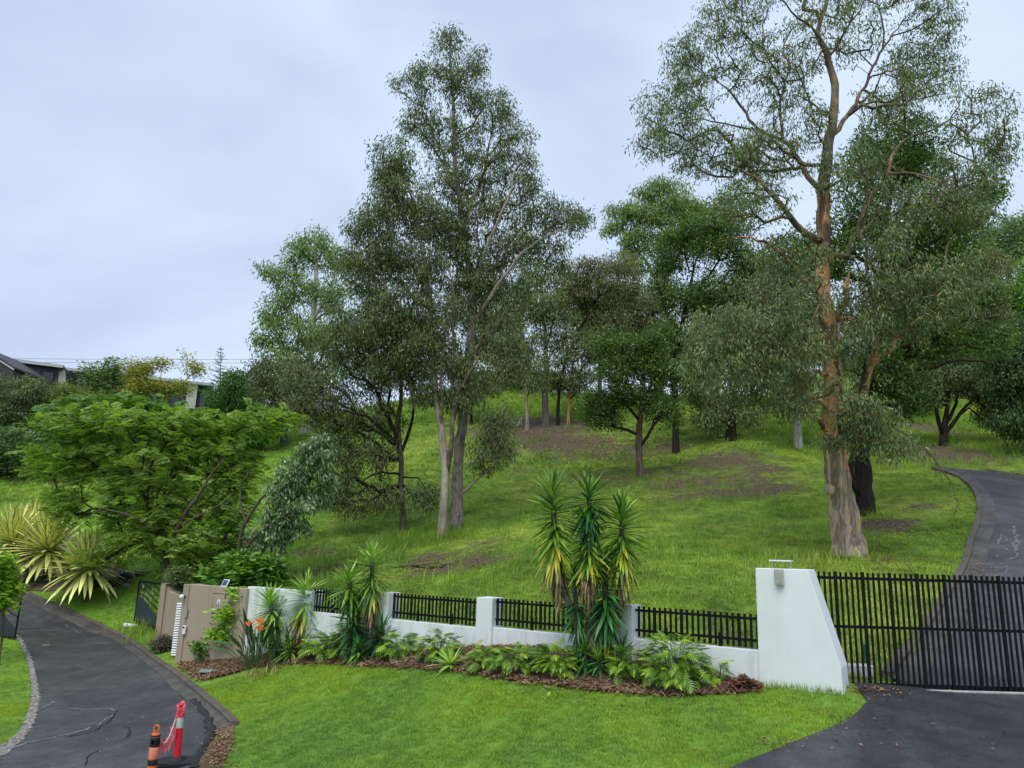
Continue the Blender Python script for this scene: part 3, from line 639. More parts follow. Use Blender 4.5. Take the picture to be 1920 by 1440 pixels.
# ------------------------------------------------------------------ scattering (grass, litter): one object each
def scatter(name, pts, protos, scl, rotz, mat=None, tilt=None, label=None, kind='stuff'):
    n = len(pts); me = bpy.data.meshes.new(name); me.vertices.add(n); me.vertices.foreach_set('co', np.asarray(pts, np.float32).ravel())
    a = me.attributes.new('rot', 'FLOAT_VECTOR', 'POINT'); rv = np.zeros((n, 3), np.float32); rv[:, 2] = rotz
    if tilt is not None: rv[:, 0] = tilt[:, 0]; rv[:, 1] = tilt[:, 1]
    a.data.foreach_set('vector', rv.ravel()); a = me.attributes.new('scl', 'FLOAT', 'POINT'); a.data.foreach_set('value', np.asarray(scl, np.float32))
    a = me.attributes.new('idx', 'INT', 'POINT'); a.data.foreach_set('value', RNG.integers(0, len(protos), n).astype(np.int32))
    o = bpy.data.objects.new(name, me); link(o); o['kind'] = kind
    if label: o['label'] = label
    col = bpy.data.collections.new(name + '_pieces')
    for i, pm in enumerate(protos): q = bpy.data.objects.new('%s_piece_%d' % (name, i), pm); col.objects.link(q)
    ng = bpy.data.node_groups.new(name, 'GeometryNodeTree'); ng.interface.new_socket('Geometry', in_out='INPUT', socket_type='NodeSocketGeometry'); ng.interface.new_socket('Geometry', in_out='OUTPUT', socket_type='NodeSocketGeometry')
    gi = ng.nodes.new('NodeGroupInput'); go = ng.nodes.new('NodeGroupOutput'); ci = ng.nodes.new('GeometryNodeCollectionInfo'); ci.inputs['Collection'].default_value = col
    ci.inputs['Separate Children'].default_value = True; ci.inputs['Reset Children'].default_value = True; ip = ng.nodes.new('GeometryNodeInstanceOnPoints'); ip.inputs['Pick Instance'].default_value = True
    mp = ng.nodes.new('GeometryNodeMeshToPoints')
    def na(nm, ty): q = ng.nodes.new('GeometryNodeInputNamedAttribute'); q.data_type = ty; q.inputs['Name'].default_value = nm; return q.outputs['Attribute']
    l = ng.links.new; l(gi.outputs[0], mp.inputs['Mesh']); l(mp.outputs['Points'], ip.inputs['Points']); l(ci.outputs[0], ip.inputs['Instance']); l(na('rot', 'FLOAT_VECTOR'), ip.inputs['Rotation']); l(na('scl', 'FLOAT'), ip.inputs['Scale']); l(na('idx', 'INT'), ip.inputs['Instance Index'])
    l(ip.outputs['Instances'], go.inputs[0]); md = o.modifiers.new(name, 'NODES'); md.node_group = ng
    return o
def tuft(name, mat, n, rad, h, w, seed, lean=0.5):
    rng = np.random.default_rng(seed); az = rng.uniform(0, 2 * np.pi, n); b = rng.normal(size=(n, 3)) * np.array([rad, rad, 0]); b[:, 2] = -0.01
    dh = np.stack([np.cos(az), np.sin(az), np.zeros(n)], 1); s = np.stack([-np.sin(az), np.cos(az), np.zeros(n)], 1); hh = h * rng.uniform(0.55, 1.15, n)[:, None]; ww = w * rng.uniform(0.7, 1.3, n)[:, None]; ln = (rng.uniform(0.1, 1.0, n) * lean)[:, None]
    m1 = b + dh * hh * ln * 0.35 + np.array([0, 0, 1.0]) * hh * 0.55; t = b + dh * hh * ln * 1.1 + np.array([0, 0, 1.0]) * hh * (1 - 0.35 * ln)
    V = np.stack([b - s * ww, b + s * ww, m1 + s * ww * 0.7, m1 - s * ww * 0.7, t], 1).reshape(-1, 3); k = np.arange(n)[:, None] * 5
    return npmesh(name, V, [k + np.array([[0, 1, 2, 3]]), k + np.array([[3, 2, 4]])], mat)
# ------------------------------------------------------------------ ground sheet
def axis(segs):
    out = [segs[0][0]]
    for a, b, st in segs: n = max(1, int(round((b - a) / st))); out += list(np.linspace(a, b, n + 1)[1:])
    return np.array(out)
gx = axis([(-900, -150, 50), (-150, -45, 5), (-45, -18, 0.9), (-18, 14, 0.26), (14, 45, 0.9), (45, 150, 5), (150, 900, 50)])
gy = axis([(-300, -20, 30), (-20, 8, 2.0), (8, 34, 0.26), (34, 85, 0.6), (85, 150, 5), (150, 1200, 70)])
GX, GY = np.meshgrid(gx, gy); gz = H(GX, GY)
V = np.stack([GX.ravel(), GY.ravel(), gz.ravel()], 1); nx = len(gx); ii = (np.arange(len(gy) - 1)[:, None] * nx + np.arange(nx - 1)[None]).ravel()
V[:, 2] += RNG.normal(size=len(V)) * 0.012
gm = npmesh('ground', V, np.stack([ii, ii + 1, ii + 1 + nx, ii + nx], 1), M('ground'), smooth=True)
SOIL = [(860, 1060, 130, 14, .9), (800, 1050, 60, 18, .8), (620, 1068, 90, 14, .7), (700, 1075, 80, 10, .5), (600, 1035, 80, 12, .6), (900, 1020, 60, 12, .5), (1000, 800, 130, 22, 1.1), (1060, 830, 160, 22, .8), (1180, 845, 200, 30, .6), (1350, 865, 130, 30, .7),
        (1290, 905, 120, 18, .75), (1420, 920, 130, 16, .8), (1160, 862, 60, 12, .6), (1320, 925, 160, 16, .6), (1440, 880, 60, 14, .8), (1665, 985, 60, 20, 1.0), (1640, 1052, 60, 10, .7), (1730, 950, 60, 12, .6), (1480, 990, 60, 8, .35), (1770, 850, 90, 26, .9), (1720, 800, 60, 26, .8), (1800, 862, 120, 14, .8),
        (1250, 960, 80, 8, .35), (1080, 952, 70, 6, .4), (1030, 1040, 80, 8, .2), (1560, 1000, 40, 8, .3), (230, 908, 80, 8, .3), (90, 903, 100, 6, .9),
        (1200, 895, 260, 34, .5), (1100, 850, 200, 26, .55), (1400, 900, 150, 34, .55), (860, 1048, 150, 22, .5), (1060, 950, 200, 16, .34), (1500, 1012, 90, 12, .34), (1660, 1056, 110, 16, .42), (1340, 985, 160, 14, .33), (760, 1078, 200, 14, .45), (640, 1110, 120, 8, .3), (980, 880, 120, 20, .35), (1640, 1000, 90, 24, .42), (1560, 890, 90, 14, .4)]
def soil_at(x, y):
    s = np.zeros(len(x))
    for (a, b, ra, rb, k) in SOIL_W: s = np.maximum(s, k * np.exp(-1.2 * (((x - a[0]) / ra) ** 2 + ((y - a[1]) / rb) ** 2)))
    return s
SOIL_W = []
for (a, b, ra, rb, k) in SOIL:
    c = G(a, b); f = G(a, b - rb); SOIL_W.append((c, None, ra * c.y / FPX, max(0.4, abs(f.y - c.y)), k))
at = gm.attributes.new('soil', 'FLOAT', 'POINT'); at.data.foreach_set('value', soil_at(V[:, 0], V[:, 1]).astype(np.float32))
WALL_K, WALL_C = 0.68, 16.43
front = (V[:, 1] < WALL_C - WALL_K * V[:, 0]) | (V[:, 0] < -9)
at = gm.attributes.new('lawn', 'FLOAT', 'POINT'); at.data.foreach_set('value', front.astype(np.float32))
addobj('ground', gm)['kind'] = 'structure'

# ------------------------------------------------------------------ drives
LR_px = [(33, 1119), (90, 1148), (150, 1176), (214, 1201), (262, 1236), (305, 1272), (350, 1315), (382, 1352), (393, 1380), (380, 1412), (362, 1445), (345, 1500)]
LL_px = [(-60, 1500), (-8, 1424), (46, 1386), (68, 1340), (70, 1300), (60, 1245), (38, 1198), (12, 1172), (-60, 1140), (-90, 1095), (-20, 1098)]
LD = [tuple(p) for p in smooth_line(gpx(LR_px), 0.4)] + [tuple(p) for p in smooth_line(gpx(LL_px), 0.4)]
drive_l = drape('driveway', LD, 0.35, 0.035, M('asphalt_wet')); drive_l['kind'] = 'structure'; drive_l['label'] = 'dark wet asphalt driveway curving up to the open steel gates at the left'
RK_px = [(1672, 1277), (1692, 1250), (1722, 1212), (1768, 1145), (1806, 1082), (1826, 1020), (1838, 985), (1842, 950), (1832, 922), (1808, 900), (1780, 888), (1752, 881)]
RF_px = [(1760, 878), (1800, 880), (1850, 885), (1920, 894), (2010, 915)]
rk = gpx(RK_px); gate_y = 13.42
RD = [(rk[0][0], gate_y)] + [tuple(p) for p in smooth_line(rk[1:], 0.5)] + [tuple(p) for p in smooth_line(gpx(RF_px), 0.8)] + [(25.5, 31.0), (21.0, 24.0), (16.5, 17.5), (13.8, gate_y)]
drive_r = drape('driveway', RD, 0.4, 0.035, M('asphalt_wet')); drive_r['kind'] = 'structure'; drive_r['label'] = 'asphalt driveway climbing the hill behind the black gate'
AP_px = [(1629, 1301), (1626, 1318), (1600, 1345), (1560, 1366), (1500, 1390), (1440, 1414), (1374, 1441), (1250, 1500)]
ap = [tuple(p) for p in smooth_line(gpx(AP_px), 0.3)]
AP = ap + [(ap[-1][0] - 1.5, 7.2), (13.5, 7.0), (13.8, gate_y - 0.07)]
AP[0] = (AP[0][0], gate_y - 0.07)
apron = drape('driveway', AP, 0.35, 0.03, M('asphalt_dark')); apron['kind'] = 'structure'; apron['label'] = 'smooth black asphalt apron in front of the closed gate'
# white threshold under the gate
def ribbon(name, line, w, dz, mat, parent=None, wob=0.0, step=0.12, seed=3):
    rng = np.random.default_rng(seed); q = np.array(smooth_line(line, step))[:, :2]; t = unit(np.gradient(q, axis=0)); n = np.stack([-t[:, 1], t[:, 0]], 1)
    w0 = w * (1 + rng.uniform(-wob, wob, len(q)))[:, None] / 2; w1 = w * (1 + rng.uniform(-wob, wob, len(q)))[:, None] / 2
    if wob: w0[0] = w1[0] = w0[-1] = w1[-1] = 0.002; q = q + rng.normal(size=q.shape) * w * wob * 0.5
    a, b = q + n * w0, q - n * w1; V = np.zeros((len(q) * 2, 3)); V[0::2, :2] = a; V[1::2, :2] = b; V[:, 2] = H(V[:, 0], V[:, 1]) + dz
    i = np.arange(len(q) - 1) * 2; return addobj(name, npmesh(name, V, np.stack([i, i + 1, i + 3, i + 2], 1), mat, smooth=True), parent)
def plane_pt(px, py, A, nrm):
    """where the photograph's ray meets a vertical plane through A"""
    d = Vector(ray(px, py)); o = Vector((0, 0, EYE)); n = Vector(nrm); return o + d * ((Vector(A) - o).dot(n) / d.dot(n))
x_gate0 = plane_pt(1560, 1172, (0, 13.35, 0), (0, 1, 0)).x
mb = MB(); zt = h1(6.5, 13.35)
mb.box((9.3, 13.27, h1(8.2, 13.3) + 0.015), (8.9, 0.06, 0.07), bevel=0.008); tag(mb.build('gate_track', M('white_line')), 'white concrete track strip on the ground under the black gate', 'gate track')
# stains, cracks on the asphalt
def marks(parent, lst, mat, dz, name):
    for k, (w, pts) in enumerate(lst): ribbon(name, [tuple(np.array(p) + RNG.normal(size=2) * 0.03) for p in smooth_line(gpx(pts), 0.25)], w * 0.8, dz, mat, parent, wob=0.85, seed=k + 5)
marks(drive_l, [(0.10, [(22, 1408), (60, 1395), (110, 1384), (150, 1374), (178, 1364)]), (0.06, [(178, 1366), (200, 1352), (215, 1342), (217, 1334), (200, 1332), (165, 1334), (110, 1331), (70, 1342)]),
                (0.05, [(72, 1301), (100, 1299), (142, 1295)]), (0.07, [(70, 1336), (90, 1326), (100, 1322), (92, 1317)]), (0.04, [(45, 1186), (90, 1184), (140, 1185), (200, 1187)]),
                (0.05, [(222, 1196), (262, 1226), (290, 1248), (306, 1262)]), (0.035, [(120, 1172), (150, 1189), (158, 1192)])], M('stain'), 0.042, 'stain')
marks(drive_l, [(0.05, [(120, 1386), (170, 1376), (205, 1352), (218, 1336)]), (0.04, [(226, 1368), (240, 1372), (244, 1382), (230, 1388)]), (0.04, [(28, 1184), (60, 1182), (80, 1184)]), (0.03, [(160, 1440), (175, 1420), (200, 1405)])], M('crack_dark'), 0.046, 'crack')
marks(drive_r, [(0.09, [(1909, 988), (1898, 1000), (1906, 1012), (1898, 1022), (1912, 1030)]), (0.07, [(1880, 1003), (1872, 1015), (1880, 1030), (1892, 1036)]), (0.07, [(1900, 1024), (1908, 1044), (1894, 1052), (1880, 1050)]), (0.05, [(1868, 1058), (1888, 1064), (1886, 1078)]),
                (0.05, [(1896, 1012), (1888, 1020)]), (0.05, [(1915, 1016), (1905, 1036)]), (0.04, [(1872, 1040), (1868, 1048)])], M('stain'), 0.042, 'stain')
# ------------------------------------------------------------------ kerbs and gutters
def kerb(label, px_or_xy, w=0.16, h=0.13, seg_len=2.2, side=1, name='kerb', xy=False):
    q = smooth_line(px_or_xy if xy else gpx(px_or_xy), 0.22); q = np.array(q)[:, :2]; root = thing(name, (q[0][0], q[0][1], h1(*q[0])), label, 'kerb'); root['kind'] = 'structure'; del root['category']
    t = unit(np.gradient(q, axis=0)); n = np.stack([-t[:, 1], t[:, 0]], 1) * side; n_seg = max(1, int(len(q) * 0.22 / seg_len)); cuts = np.linspace(0, len(q) - 1, n_seg + 1).astype(int)
    prof = [(0, -0.12), (0.0, h * 0.82), (0.03, h), (w - 0.02, h), (w, h - 0.03), (w, -0.12)]
    for a, b in zip(cuts[:-1], cuts[1:]):
        qq = q[a:b + 1].copy(); nn_ = n[a:b + 1]; qq[0] += t[a] * 0.008; qq[-1] -= t[b] * 0.008; z = H(qq[:, 0], qq[:, 1]); V = []
        for i in range(len(qq)):
            for (o, hh) in prof: V.append((qq[i][0] + nn_[i][0] * o, qq[i][1] + nn_[i][1] * o, z[i] + hh))
        m_ = len(prof); F = [(i * m_ + j, i * m_ + (j + 1) % m_, (i + 1) * m_ + (j + 1) % m_, (i + 1) * m_ + j) for i in range(len(qq) - 1) for j in range(m_)]
        me = bpy.data.meshes.new('kerb_segment'); me.from_pydata(V, [], F + [tuple(range(m_))[::-1], tuple(range((len(qq) - 1) * m_, len(qq) * m_))]); me.materials.append(M('concrete'))
        bm = bmesh.new(); bm.from_mesh(me); bmesh.ops.recalc_face_normals(bm, faces=bm.faces); bm.to_mesh(me); bm.free(); addobj('kerb_segment', me, root)
    return root
KL_px = [(34, 1111), (80, 1130), (130, 1151), (190, 1180), (236, 1203), (262, 1222), (295, 1248), (345, 1286), (385, 1320), (418, 1350), (432, 1366)]
kerb('concrete kerb curving along the left driveway beside the lawn', KL_px, side=1)
gut = [tuple(p) for p in smooth_line(gpx(KL_px), 0.4)]
gut2 = [tuple(p) for p in smooth_line(gpx([(33, 1121), (90, 1150), (150, 1178), (214, 1203), (262, 1238), (305, 1274), (350, 1317), (382, 1354), (400, 1372)]), 0.4)]
o = drape('gutter', gut + gut2[::-1], 0.4, 0.045, M('gutter')); o['kind'] = 'structure'; o['label'] = 'concrete gutter between the left driveway and its kerb'
kerb('dark concrete kerb along the left edge of the driveway behind the gate', RK_px, side=1, w=0.18, h=0.15)
rg = np.array(smooth_line(gpx(RK_px), 0.5))[:, :2]; t_ = unit(np.gradient(rg, axis=0)); n_ = np.stack([t_[:, 1], -t_[:, 0]], 1)
o = drape('gutter', [tuple(p) for p in rg] + [tuple(p) for p in (rg + n_ * 0.42)[::-1]], 0.5, 0.05, M('gutter')); o['kind'] = 'structure'; o['label'] = 'concrete gutter strip along the driveway behind the gate'
kerb('low kerb along the far side of the uphill driveway', [(1848, 883), (1880, 888), (1920, 893), (1990, 908)], side=1, w=0.16, h=0.12)
# black asphalt lump beside the kerb end
V, F = tube_arrays([(np.array([G(a, b) + Vector((0, 0, 0.03)) for a, b in smooth_line([(362., 1316.), (372., 1328.), (386., 1345.), (392., 1360.), (396., 1376.), (388., 1398.), (374., 1420.), (362., 1446.)], 5)]) + RNG.normal(size=(len(smooth_line([(362., 1316.), (372., 1328.), (386., 1345.), (392., 1360.), (396., 1376.), (388., 1398.), (374., 1420.), (362., 1446.)], 5)), 3)) * 0.012, RNG.uniform(.06, .1, len(smooth_line([(362., 1316.), (372., 1328.), (386., 1345.), (392., 1360.), (396., 1376.), (388., 1398.), (374., 1420.), (362., 1446.)], 5))))], lambda r: 9)
V[:, 2] -= 0; zb0_ = H(V[:, 0], V[:, 1]) + 0.03; V[:, 2] = zb0_ + (V[:, 2] - zb0_) * 0.6; V += RNG.normal(size=V.shape) * 0.012
tag(addobj('asphalt_berm', npmesh('asphalt_berm', V, F, M('asphalt_lump'), smooth=True), None), 'low black asphalt ridge along the driveway edge beside the kerb end', 'asphalt ridge')
# litter soil strip past the kerb end
o = drape('leaf_litter_strip', gpx([(398, 1374), (428, 1366), (440, 1362), (437, 1395), (425, 1420), (412, 1446), (362, 1446), (386, 1408)]), 0.3, 0.04, M('mulch')); o['kind'] = 'structure'
# pebble edging on the far left
pe = [tuple(p) for p in smooth_line(gpx([(28, 1192), (50, 1235), (60, 1285), (56, 1332), (34, 1376), (-14, 1416)]), 0.3)]; pi_ = [tuple(p) for p in smooth_line(gpx([(38, 1198), (60, 1245), (70, 1300), (68, 1340), (46, 1386), (-4, 1430)]), 0.3)]
pebs = []
for a, b in zip(np.array(smooth_line(pe, 0.05))[:, :2], np.array(smooth_line(pi_, 0.05))[np.linspace(0, len(smooth_line(pi_, 0.05)) - 1, len(smooth_line(pe, 0.05))).astype(int), :2]):
    for _ in range(5): pebs.append(a + (b - a) * RNG.uniform(0, 1) + RNG.normal(size=2) * 0.01)
pebs = np.array(pebs); pebs = np.column_stack([pebs, H(pebs[:, 0], pebs[:, 1]) + 0.04])
def pebble(seed, mat): m_ = MB(); m_.ico((0, 0, 0), (1, 0.8, 0.6), 1, 0.2, seed); return m_.mesh('pebble', mat)
scatter('pebble_edging', pebs, [pebble(i, M('pebble')) for i in range(4)], RNG.uniform(0.025, 0.06, len(pebs)), RNG.uniform(0, 6.28, len(pebs)), label='pale pebble edging between the driveway and the left lawn')

# ------------------------------------------------------------------ garden bed in front of the white wall
WD = Vector((1, -WALL_K, 0)).normalized(); WN = Vector((-WD.y, WD.x, 0)) * -1    # along the wall to the right; towards the camera
WN = Vector((WD.y, -WD.x, 0))
WA = Vector((0, WALL_C, 0))
def W(px, py, off=0.0): return plane_pt(px, py, WA + WN * off, WN)
BED_px = [(338, 1246), (352, 1262), (378, 1276), (420, 1268), (470, 1254), (520, 1247), (580, 1246), (640, 1247), (720, 1252), (800, 1257), (880, 1264), (940, 1275), (1000, 1283), (1080, 1293), (1160, 1301), (1230, 1306), (1300, 1306), (1370, 1302), (1424, 1298)]
bed_f = [tuple(p) for p in smooth_line(gpx(BED_px), 0.3)]
back = [W(1430, 1280), W(1170, 1250), W(910, 1235), W(740, 1225), W(560, 1215), W(470, 1215), W(340, 1232)]
bed = drape('garden_bed', bed_f + [(p.x, p.y) for p in back], 0.18, 0.035, M('mulch'), bumpy=0.022); bed['kind'] = 'structure'; BED = bed_f + [(p.x, p.y) for p in back]
# bed of the yuccas at the upper left
YBED = gpx([(-40, 1060), (100, 1050), (200, 1060), (236, 1078), (240, 1090), (220, 1100), (150, 1106), (80, 1110), (40, 1108), (-40, 1100)])
o = drape('garden_bed', YBED, 0.3, 0.04, M('mulch')); o['kind'] = 'structure'; o['label'] = 'dark soil bed under the variegated plants'

# ------------------------------------------------------------------ white boundary wall
wall = thing('boundary_wall', tuple(W(740, 1232)), 'low white rendered wall with square posts carrying the black slatted panels', 'wall')
def wall_piece(name, pa, pb, ztop, zbot, thick, mat, parent, off=0.0, bevel=0.012, proud=0.0):
    """box whose front face lies in the wall plane between two plan points"""
    a = Vector((pa.x, pa.y, 0)) + WN * proud; b = Vector((pb.x, pb.y, 0)) + WN * proud
    m_ = MB(); m_.prism([(a.x, a.y, zbot), (b.x, b.y, zbot), (b.x, b.y, ztop), (a.x, a.y, ztop)], -WN * thick, bevel); return m_.build(name, mat, parent)
zl = lambda p, q: (W(*p).z + W(*q).z) / 2
posts = [(563, 577), (702, 722), (889, 915), (1164, 1173)]
posts_px = [((566, 1106), (583, 1107)), ((706, 1110), (727, 1111)), ((891, 1119), (926, 1121)), ((1158, 1133), (1175, 1134))]
for (p, q) in posts_px:
    a, b = W(*p, 0.06), W(*q, 0.06); c = (a + b) / 2; wd = 0.42; a = c - WD * wd / 2; b = c + WD * wd / 2
    wall_piece('post', a, b, (W(*p).z + W(*q).z) / 2 + 0.0, h1(c.x, c.y) - 0.3, 0.42, M('white_render'), wall, proud=0.0)
secs = [((583, 1148), (706, 1157)), ((727, 1163), (891, 1174)), ((926, 1179), (1158, 1196)), ((1175, 1198), (1424, 1218))]
for i, (p, q) in enumerate(secs):
    a, b = W(*p), W(*q); z = (a.z + b.z) / 2; a = a - WD * 0.1; b = b + WD * (0.1 if i < 3 else 0.3)
    wall_piece('low_wall', a, b, z, min(h1(a.x, a.y), h1(b.x, b.y)) - 0.3, 0.2, M('white_render'), wall)
a, b = W(464, 1101), W(572, 1106); wall_piece('tall_panel', a + WD * 0.005, b, (a.z + b.z) / 2, h1(a.x, a.y) - 0.4, 0.2, M('white_render'), wall, proud=0.0)
# ------------------------------------------------------------------ black slatted panels
SLATM = {}
def slat_mesh(w, t, h, name='slat'):
    k = (round(w, 3), round(t, 3), round(h, 3), name)
    if k not in SLATM: m_ = MB(); m_.box((0, 0, h / 2), (w, t, h)); SLATM[k] = m_.mesh(name, M('black_steel'))
    return SLATM[k]
def panel(label, pa, pb, ptop0, ptop1, pbot0, pbot1, skip=()):
    a, b = W(*pa, -0.06), W(*pb, -0.06); zt0 = (W(*ptop0, -0.06).z + W(*ptop1, -0.06).z) / 2; zb0 = (W(*pbot0, -0.06).z + W(*pbot1, -0.06).z) / 2; h = zt0 - zb0
    L_ = (b - a); L_.z = 0; n = max(3, int(L_.length / 0.105)); ang = math.atan2(WD.y, WD.x); root = thing('slatted_fence_panel', (a.x, a.y, zb0), label, 'fence panel', 'black slatted panels on the low wall')
    for i in range(n + 1):
        c = Vector((a.x, a.y, 0)) + L_ * (i / n); wide = 0.042 if i % 5 else 0.06
        put('slat', slat_mesh(wide, 0.02, h), root, Matrix.LocRotScale(Vector((c.x, c.y, zb0)), Euler((0, 0, ang)), None))
    for zz in (zt0 - h * 0.18, zb0 + h * 0.17):
        c = Vector((a.x, a.y, 0)) + L_ * 0.5 - WN * 0.022; put('rail', slat_mesh(L_.length + 0.12, 0.022, 0.045, 'rail'), root, Matrix.LocRotScale(Vector((c.x, c.y, zz)), Euler((0, 0, ang)), None))
    for f in ((0.3, 0.72) if L_.length > 2 else (0.5,)):
        c = Vector((a.x, a.y, 0)) + L_ * f - WN * 0.05; put('bracket', slat_mesh(0.06, 0.03, 0.34, 'bracket'), root, Matrix.LocRotScale(Vector((c.x, c.y, zb0 - 0.14)), Euler((0, 0, ang)), None))
panel('black slatted panel farthest left, half hidden by the pair of yuccas', (589, 1128), (704, 1135), (589, 1105), (700, 1110), (589, 1148), (700, 1156))
panel('black slatted panel left of the middle white post, fully in the open', (739, 1137), (889, 1146), (739, 1113), (889, 1121), (739, 1160), (889, 1171))
panel('black slatted panel right of the middle white post, partly behind the tall yuccas', (933, 1149), (1156, 1163), (933, 1123), (1156, 1136), (933, 1174), (1156, 1192))
panel('black slatted panel touching the big sloping gate pillar', (1179, 1166), (1420, 1179), (1179, 1138), (1420, 1149), (1179, 1195), (1420, 1212))

# ------------------------------------------------------------------ sloping gate pillar
pl_px = [(1416, 1065), (1514, 1068), (1577, 1252), (1581, 1299), (1424, 1297)]
pl = [W(a, b, 0.05) for a, b in pl_px]; pl[3].z -= 0.25; pl[4].z -= 0.25; pl[4] += WD * 0; pl[0].x += 0
mb = MB(); mb.prism(pl, -WN * 0.52, 0.012); pillar = mb.build('gate_pillar', M('white_pillar')); tag(pillar, 'tall white rendered gate pillar with one sloping edge', 'gate pillar')
# light box on its face
p = W(1461, 1082, 0.05 + 0.05); mb = MB(); ang = math.atan2(WD.y, WD.x); mb.box(p, (0.14, 0.1, 0.27), (0, 0, ang), 0.012)
lt = thing('wall_light', tuple(W(1461, 1082, 0.06)), 'small grey box light fixed high on the sloping white pillar', 'wall light')
mb.build('housing', M('silver'), lt)
mb = MB(); mb.box(p + WN * 0.053 + Vector((0, 0, -0.01)), (0.105, 0.008, 0.19), (0, 0, ang), 0.003); mb.build('lens', M('lamp_glass'), lt)
p = W(1465, 1066, -0.18); sl = thing('solar_light', (p.x, p.y, pl[0].z), 'small white solar lamp on two thin legs on top of the sloping pillar', 'solar light')
mb = MB()
for s in (-0.16, 0.16): mb = MB(); mb.cyl((p.x + WD.x * s, p.y + WD.y * s, pl[0].z - 0.01), (p.x + WD.x * s, p.y + WD.y * s, pl[0].z + 0.12), 0.01, 0.01, 6); mb.build('leg', M('silver'), sl)
mb = MB(); mb.box((p.x, p.y, pl[0].z + 0.135), (0.36, 0.22, 0.025), (0, 0, ang), 0.006); mb.build('panel_frame', M('white_metal'), sl)
mb = MB(); mb.box((p.x, p.y, pl[0].z + 0.151), (0.32, 0.18, 0.006), (0, 0, ang)); mb.build('solar_cell', M('solar_cell'), sl)

# ------------------------------------------------------------------ black gate
GYP = 13.36
def Gp(px, py): return plane_pt(px, py, (0, GYP, 0), (0, 1, 0))
g0, g1 = Gp(1545, 1292), Gp(2110, 1292); zt = (Gp(1550, 1073).z + Gp(1918, 1081).z) / 2; zb = (Gp(1600, 1291).z + Gp(1918, 1296).z) / 2; zm = (Gp(1565, 1172).z + Gp(1918, 1187).z) / 2
gate = thing('driveway_gate', (g0.x, GYP, zb), 'wide black steel gate of vertical bars closed across the right driveway', 'gate')
xs = np.arange(g0.x - 0.35, g1.x, 0.0945)
for i, x in enumerate(xs):
    main = i % 5 == 2
    put('bar', slat_mesh(0.036 if not main else 0.05, 0.02 if not main else 0.04, (zt - zb) if not main else (zt - zb) + 0.01, 'bar'), gate, Matrix.Translation((x, GYP - (0.0 if not main else 0.004), zb)))
Lg = xs[-1] - xs[0] + 0.1; xc = (xs[-1] + xs[0]) / 2
for zz, hh in ((zt - 0.1, 0.05), (zm, 0.045), (zb + 0.02, 0.11)): put('rail', slat_mesh(Lg, 0.045, hh, 'rail'), gate, Matrix.Translation((xc, GYP + 0.035, zz - hh / 2)))
for fx in (0.25, 0.75):
    mb = MB(); x = xs[0] + Lg * fx; mb.cyl((x, GYP + 0.03, zb - 0.05), (x, GYP + 0.075, zb - 0.05), 0.05, 0.05, 14); mb.build('wheel', M('black_steel'), gate)
# things seen through the gate
p = G(1625, 1278); mb = MB(); mb.box((p.x - 0.05, 13.85, h1(p.x, 13.85) + 0.07), (0.62, 0.22, 0.22), (0, 0, -0.03), 0.02); tag(mb.build('concrete_block', M('pvc_white')), 'low white concrete block on the grass just behind the gate bars', 'block')
p = G(1640, 1272, 14.0); mb = MB(); mb.box((p.x, 14.3, h1(p.x, 14.3) + 0.24), (0.09, 0.07, 0.3), bevel=0.015); mb.cyl((p.x, 14.3, h1(p.x, 14.3) - 0.05), (p.x, 14.3, h1(p.x, 14.3) + 0.12), 0.02, 0.02, 8); tag(mb.build('garden_marker', M('green_plastic')), 'small green plastic garden light behind the gate above the white block', 'garden light')

# ------------------------------------------------------------------ tan entrance wall
tan = thing('entrance_wall', tuple(W(400, 1225)), 'tan rendered entrance wall between the white wall and the left driveway', 'wall')
a, b = W(348, 1098, 0.1), W(463, 1101, 0.1); ztan = (a.z + b.z) / 2; TG = h1(a.x, a.y)
a = Vector((a.x, a.y, 0)); b = Vector((b.x, b.y, 0))
wall_piece('wall_face', a + WD * 0.22, b, ztan, TG - 0.4, 0.3, M('tan_render'), tan)
wall_piece('end_pier', a - WD * 0.05, a + WD * 0.215, ztan, TG - 0.4, 0.5, M('tan_render'), tan, proud=0.03)
d0, d1 = W(401, 1113, 0.1), W(428, 1153, 0.1); mb = MB(); mb.prism([(d0.x, d0.y, d0.z), (d1.x, d1.y, d0.z), (d1.x, d1.y, d1.z), (d0.x, d0.y, d1.z)], WN * 0.012, 0.003); door = mb.build('meter_door', M('tan_render'), tan)
mb = MB(); e_ = 0.018; mb.prism([(d0 - WD * e_ + Vector((0, 0, e_))), Vector((d1.x, d1.y, d0.z)) + WD * e_ + Vector((0, 0, e_)), Vector((d1.x, d1.y, d1.z)) + WD * e_ - Vector((0, 0, e_)), Vector((d0.x, d0.y, d1.z)) - WD * e_ - Vector((0, 0, e_))], WN * 0.005); mb.build('door_rim', M('dark_hole'), door)
p = W(424, 1117, 0.1) + WN * 0.015; mb = MB(); mb.box(p, (0.045, 0.012, 0.16), (0, 0, ang)); mb.build('slot', M('dark_hole'), door)
p = W(411, 1129, 0.1) + WN * 0.014; mb = MB(); mb.cyl(p, p + WN * 0.006, 0.075, 0.075, 20); mb.build('round_plate', M('white_metal'), door)
mb = MB(); mb.cyl(p + WN * 0.006, p + WN * 0.011, 0.04, 0.04, 16); mb.box(p + WN * 0.009 + Vector((0, 0, -0.055)), (0.05, 0.008, 0.03), (0, 0, ang)); mb.build('lock', M('grey_plastic'), door)
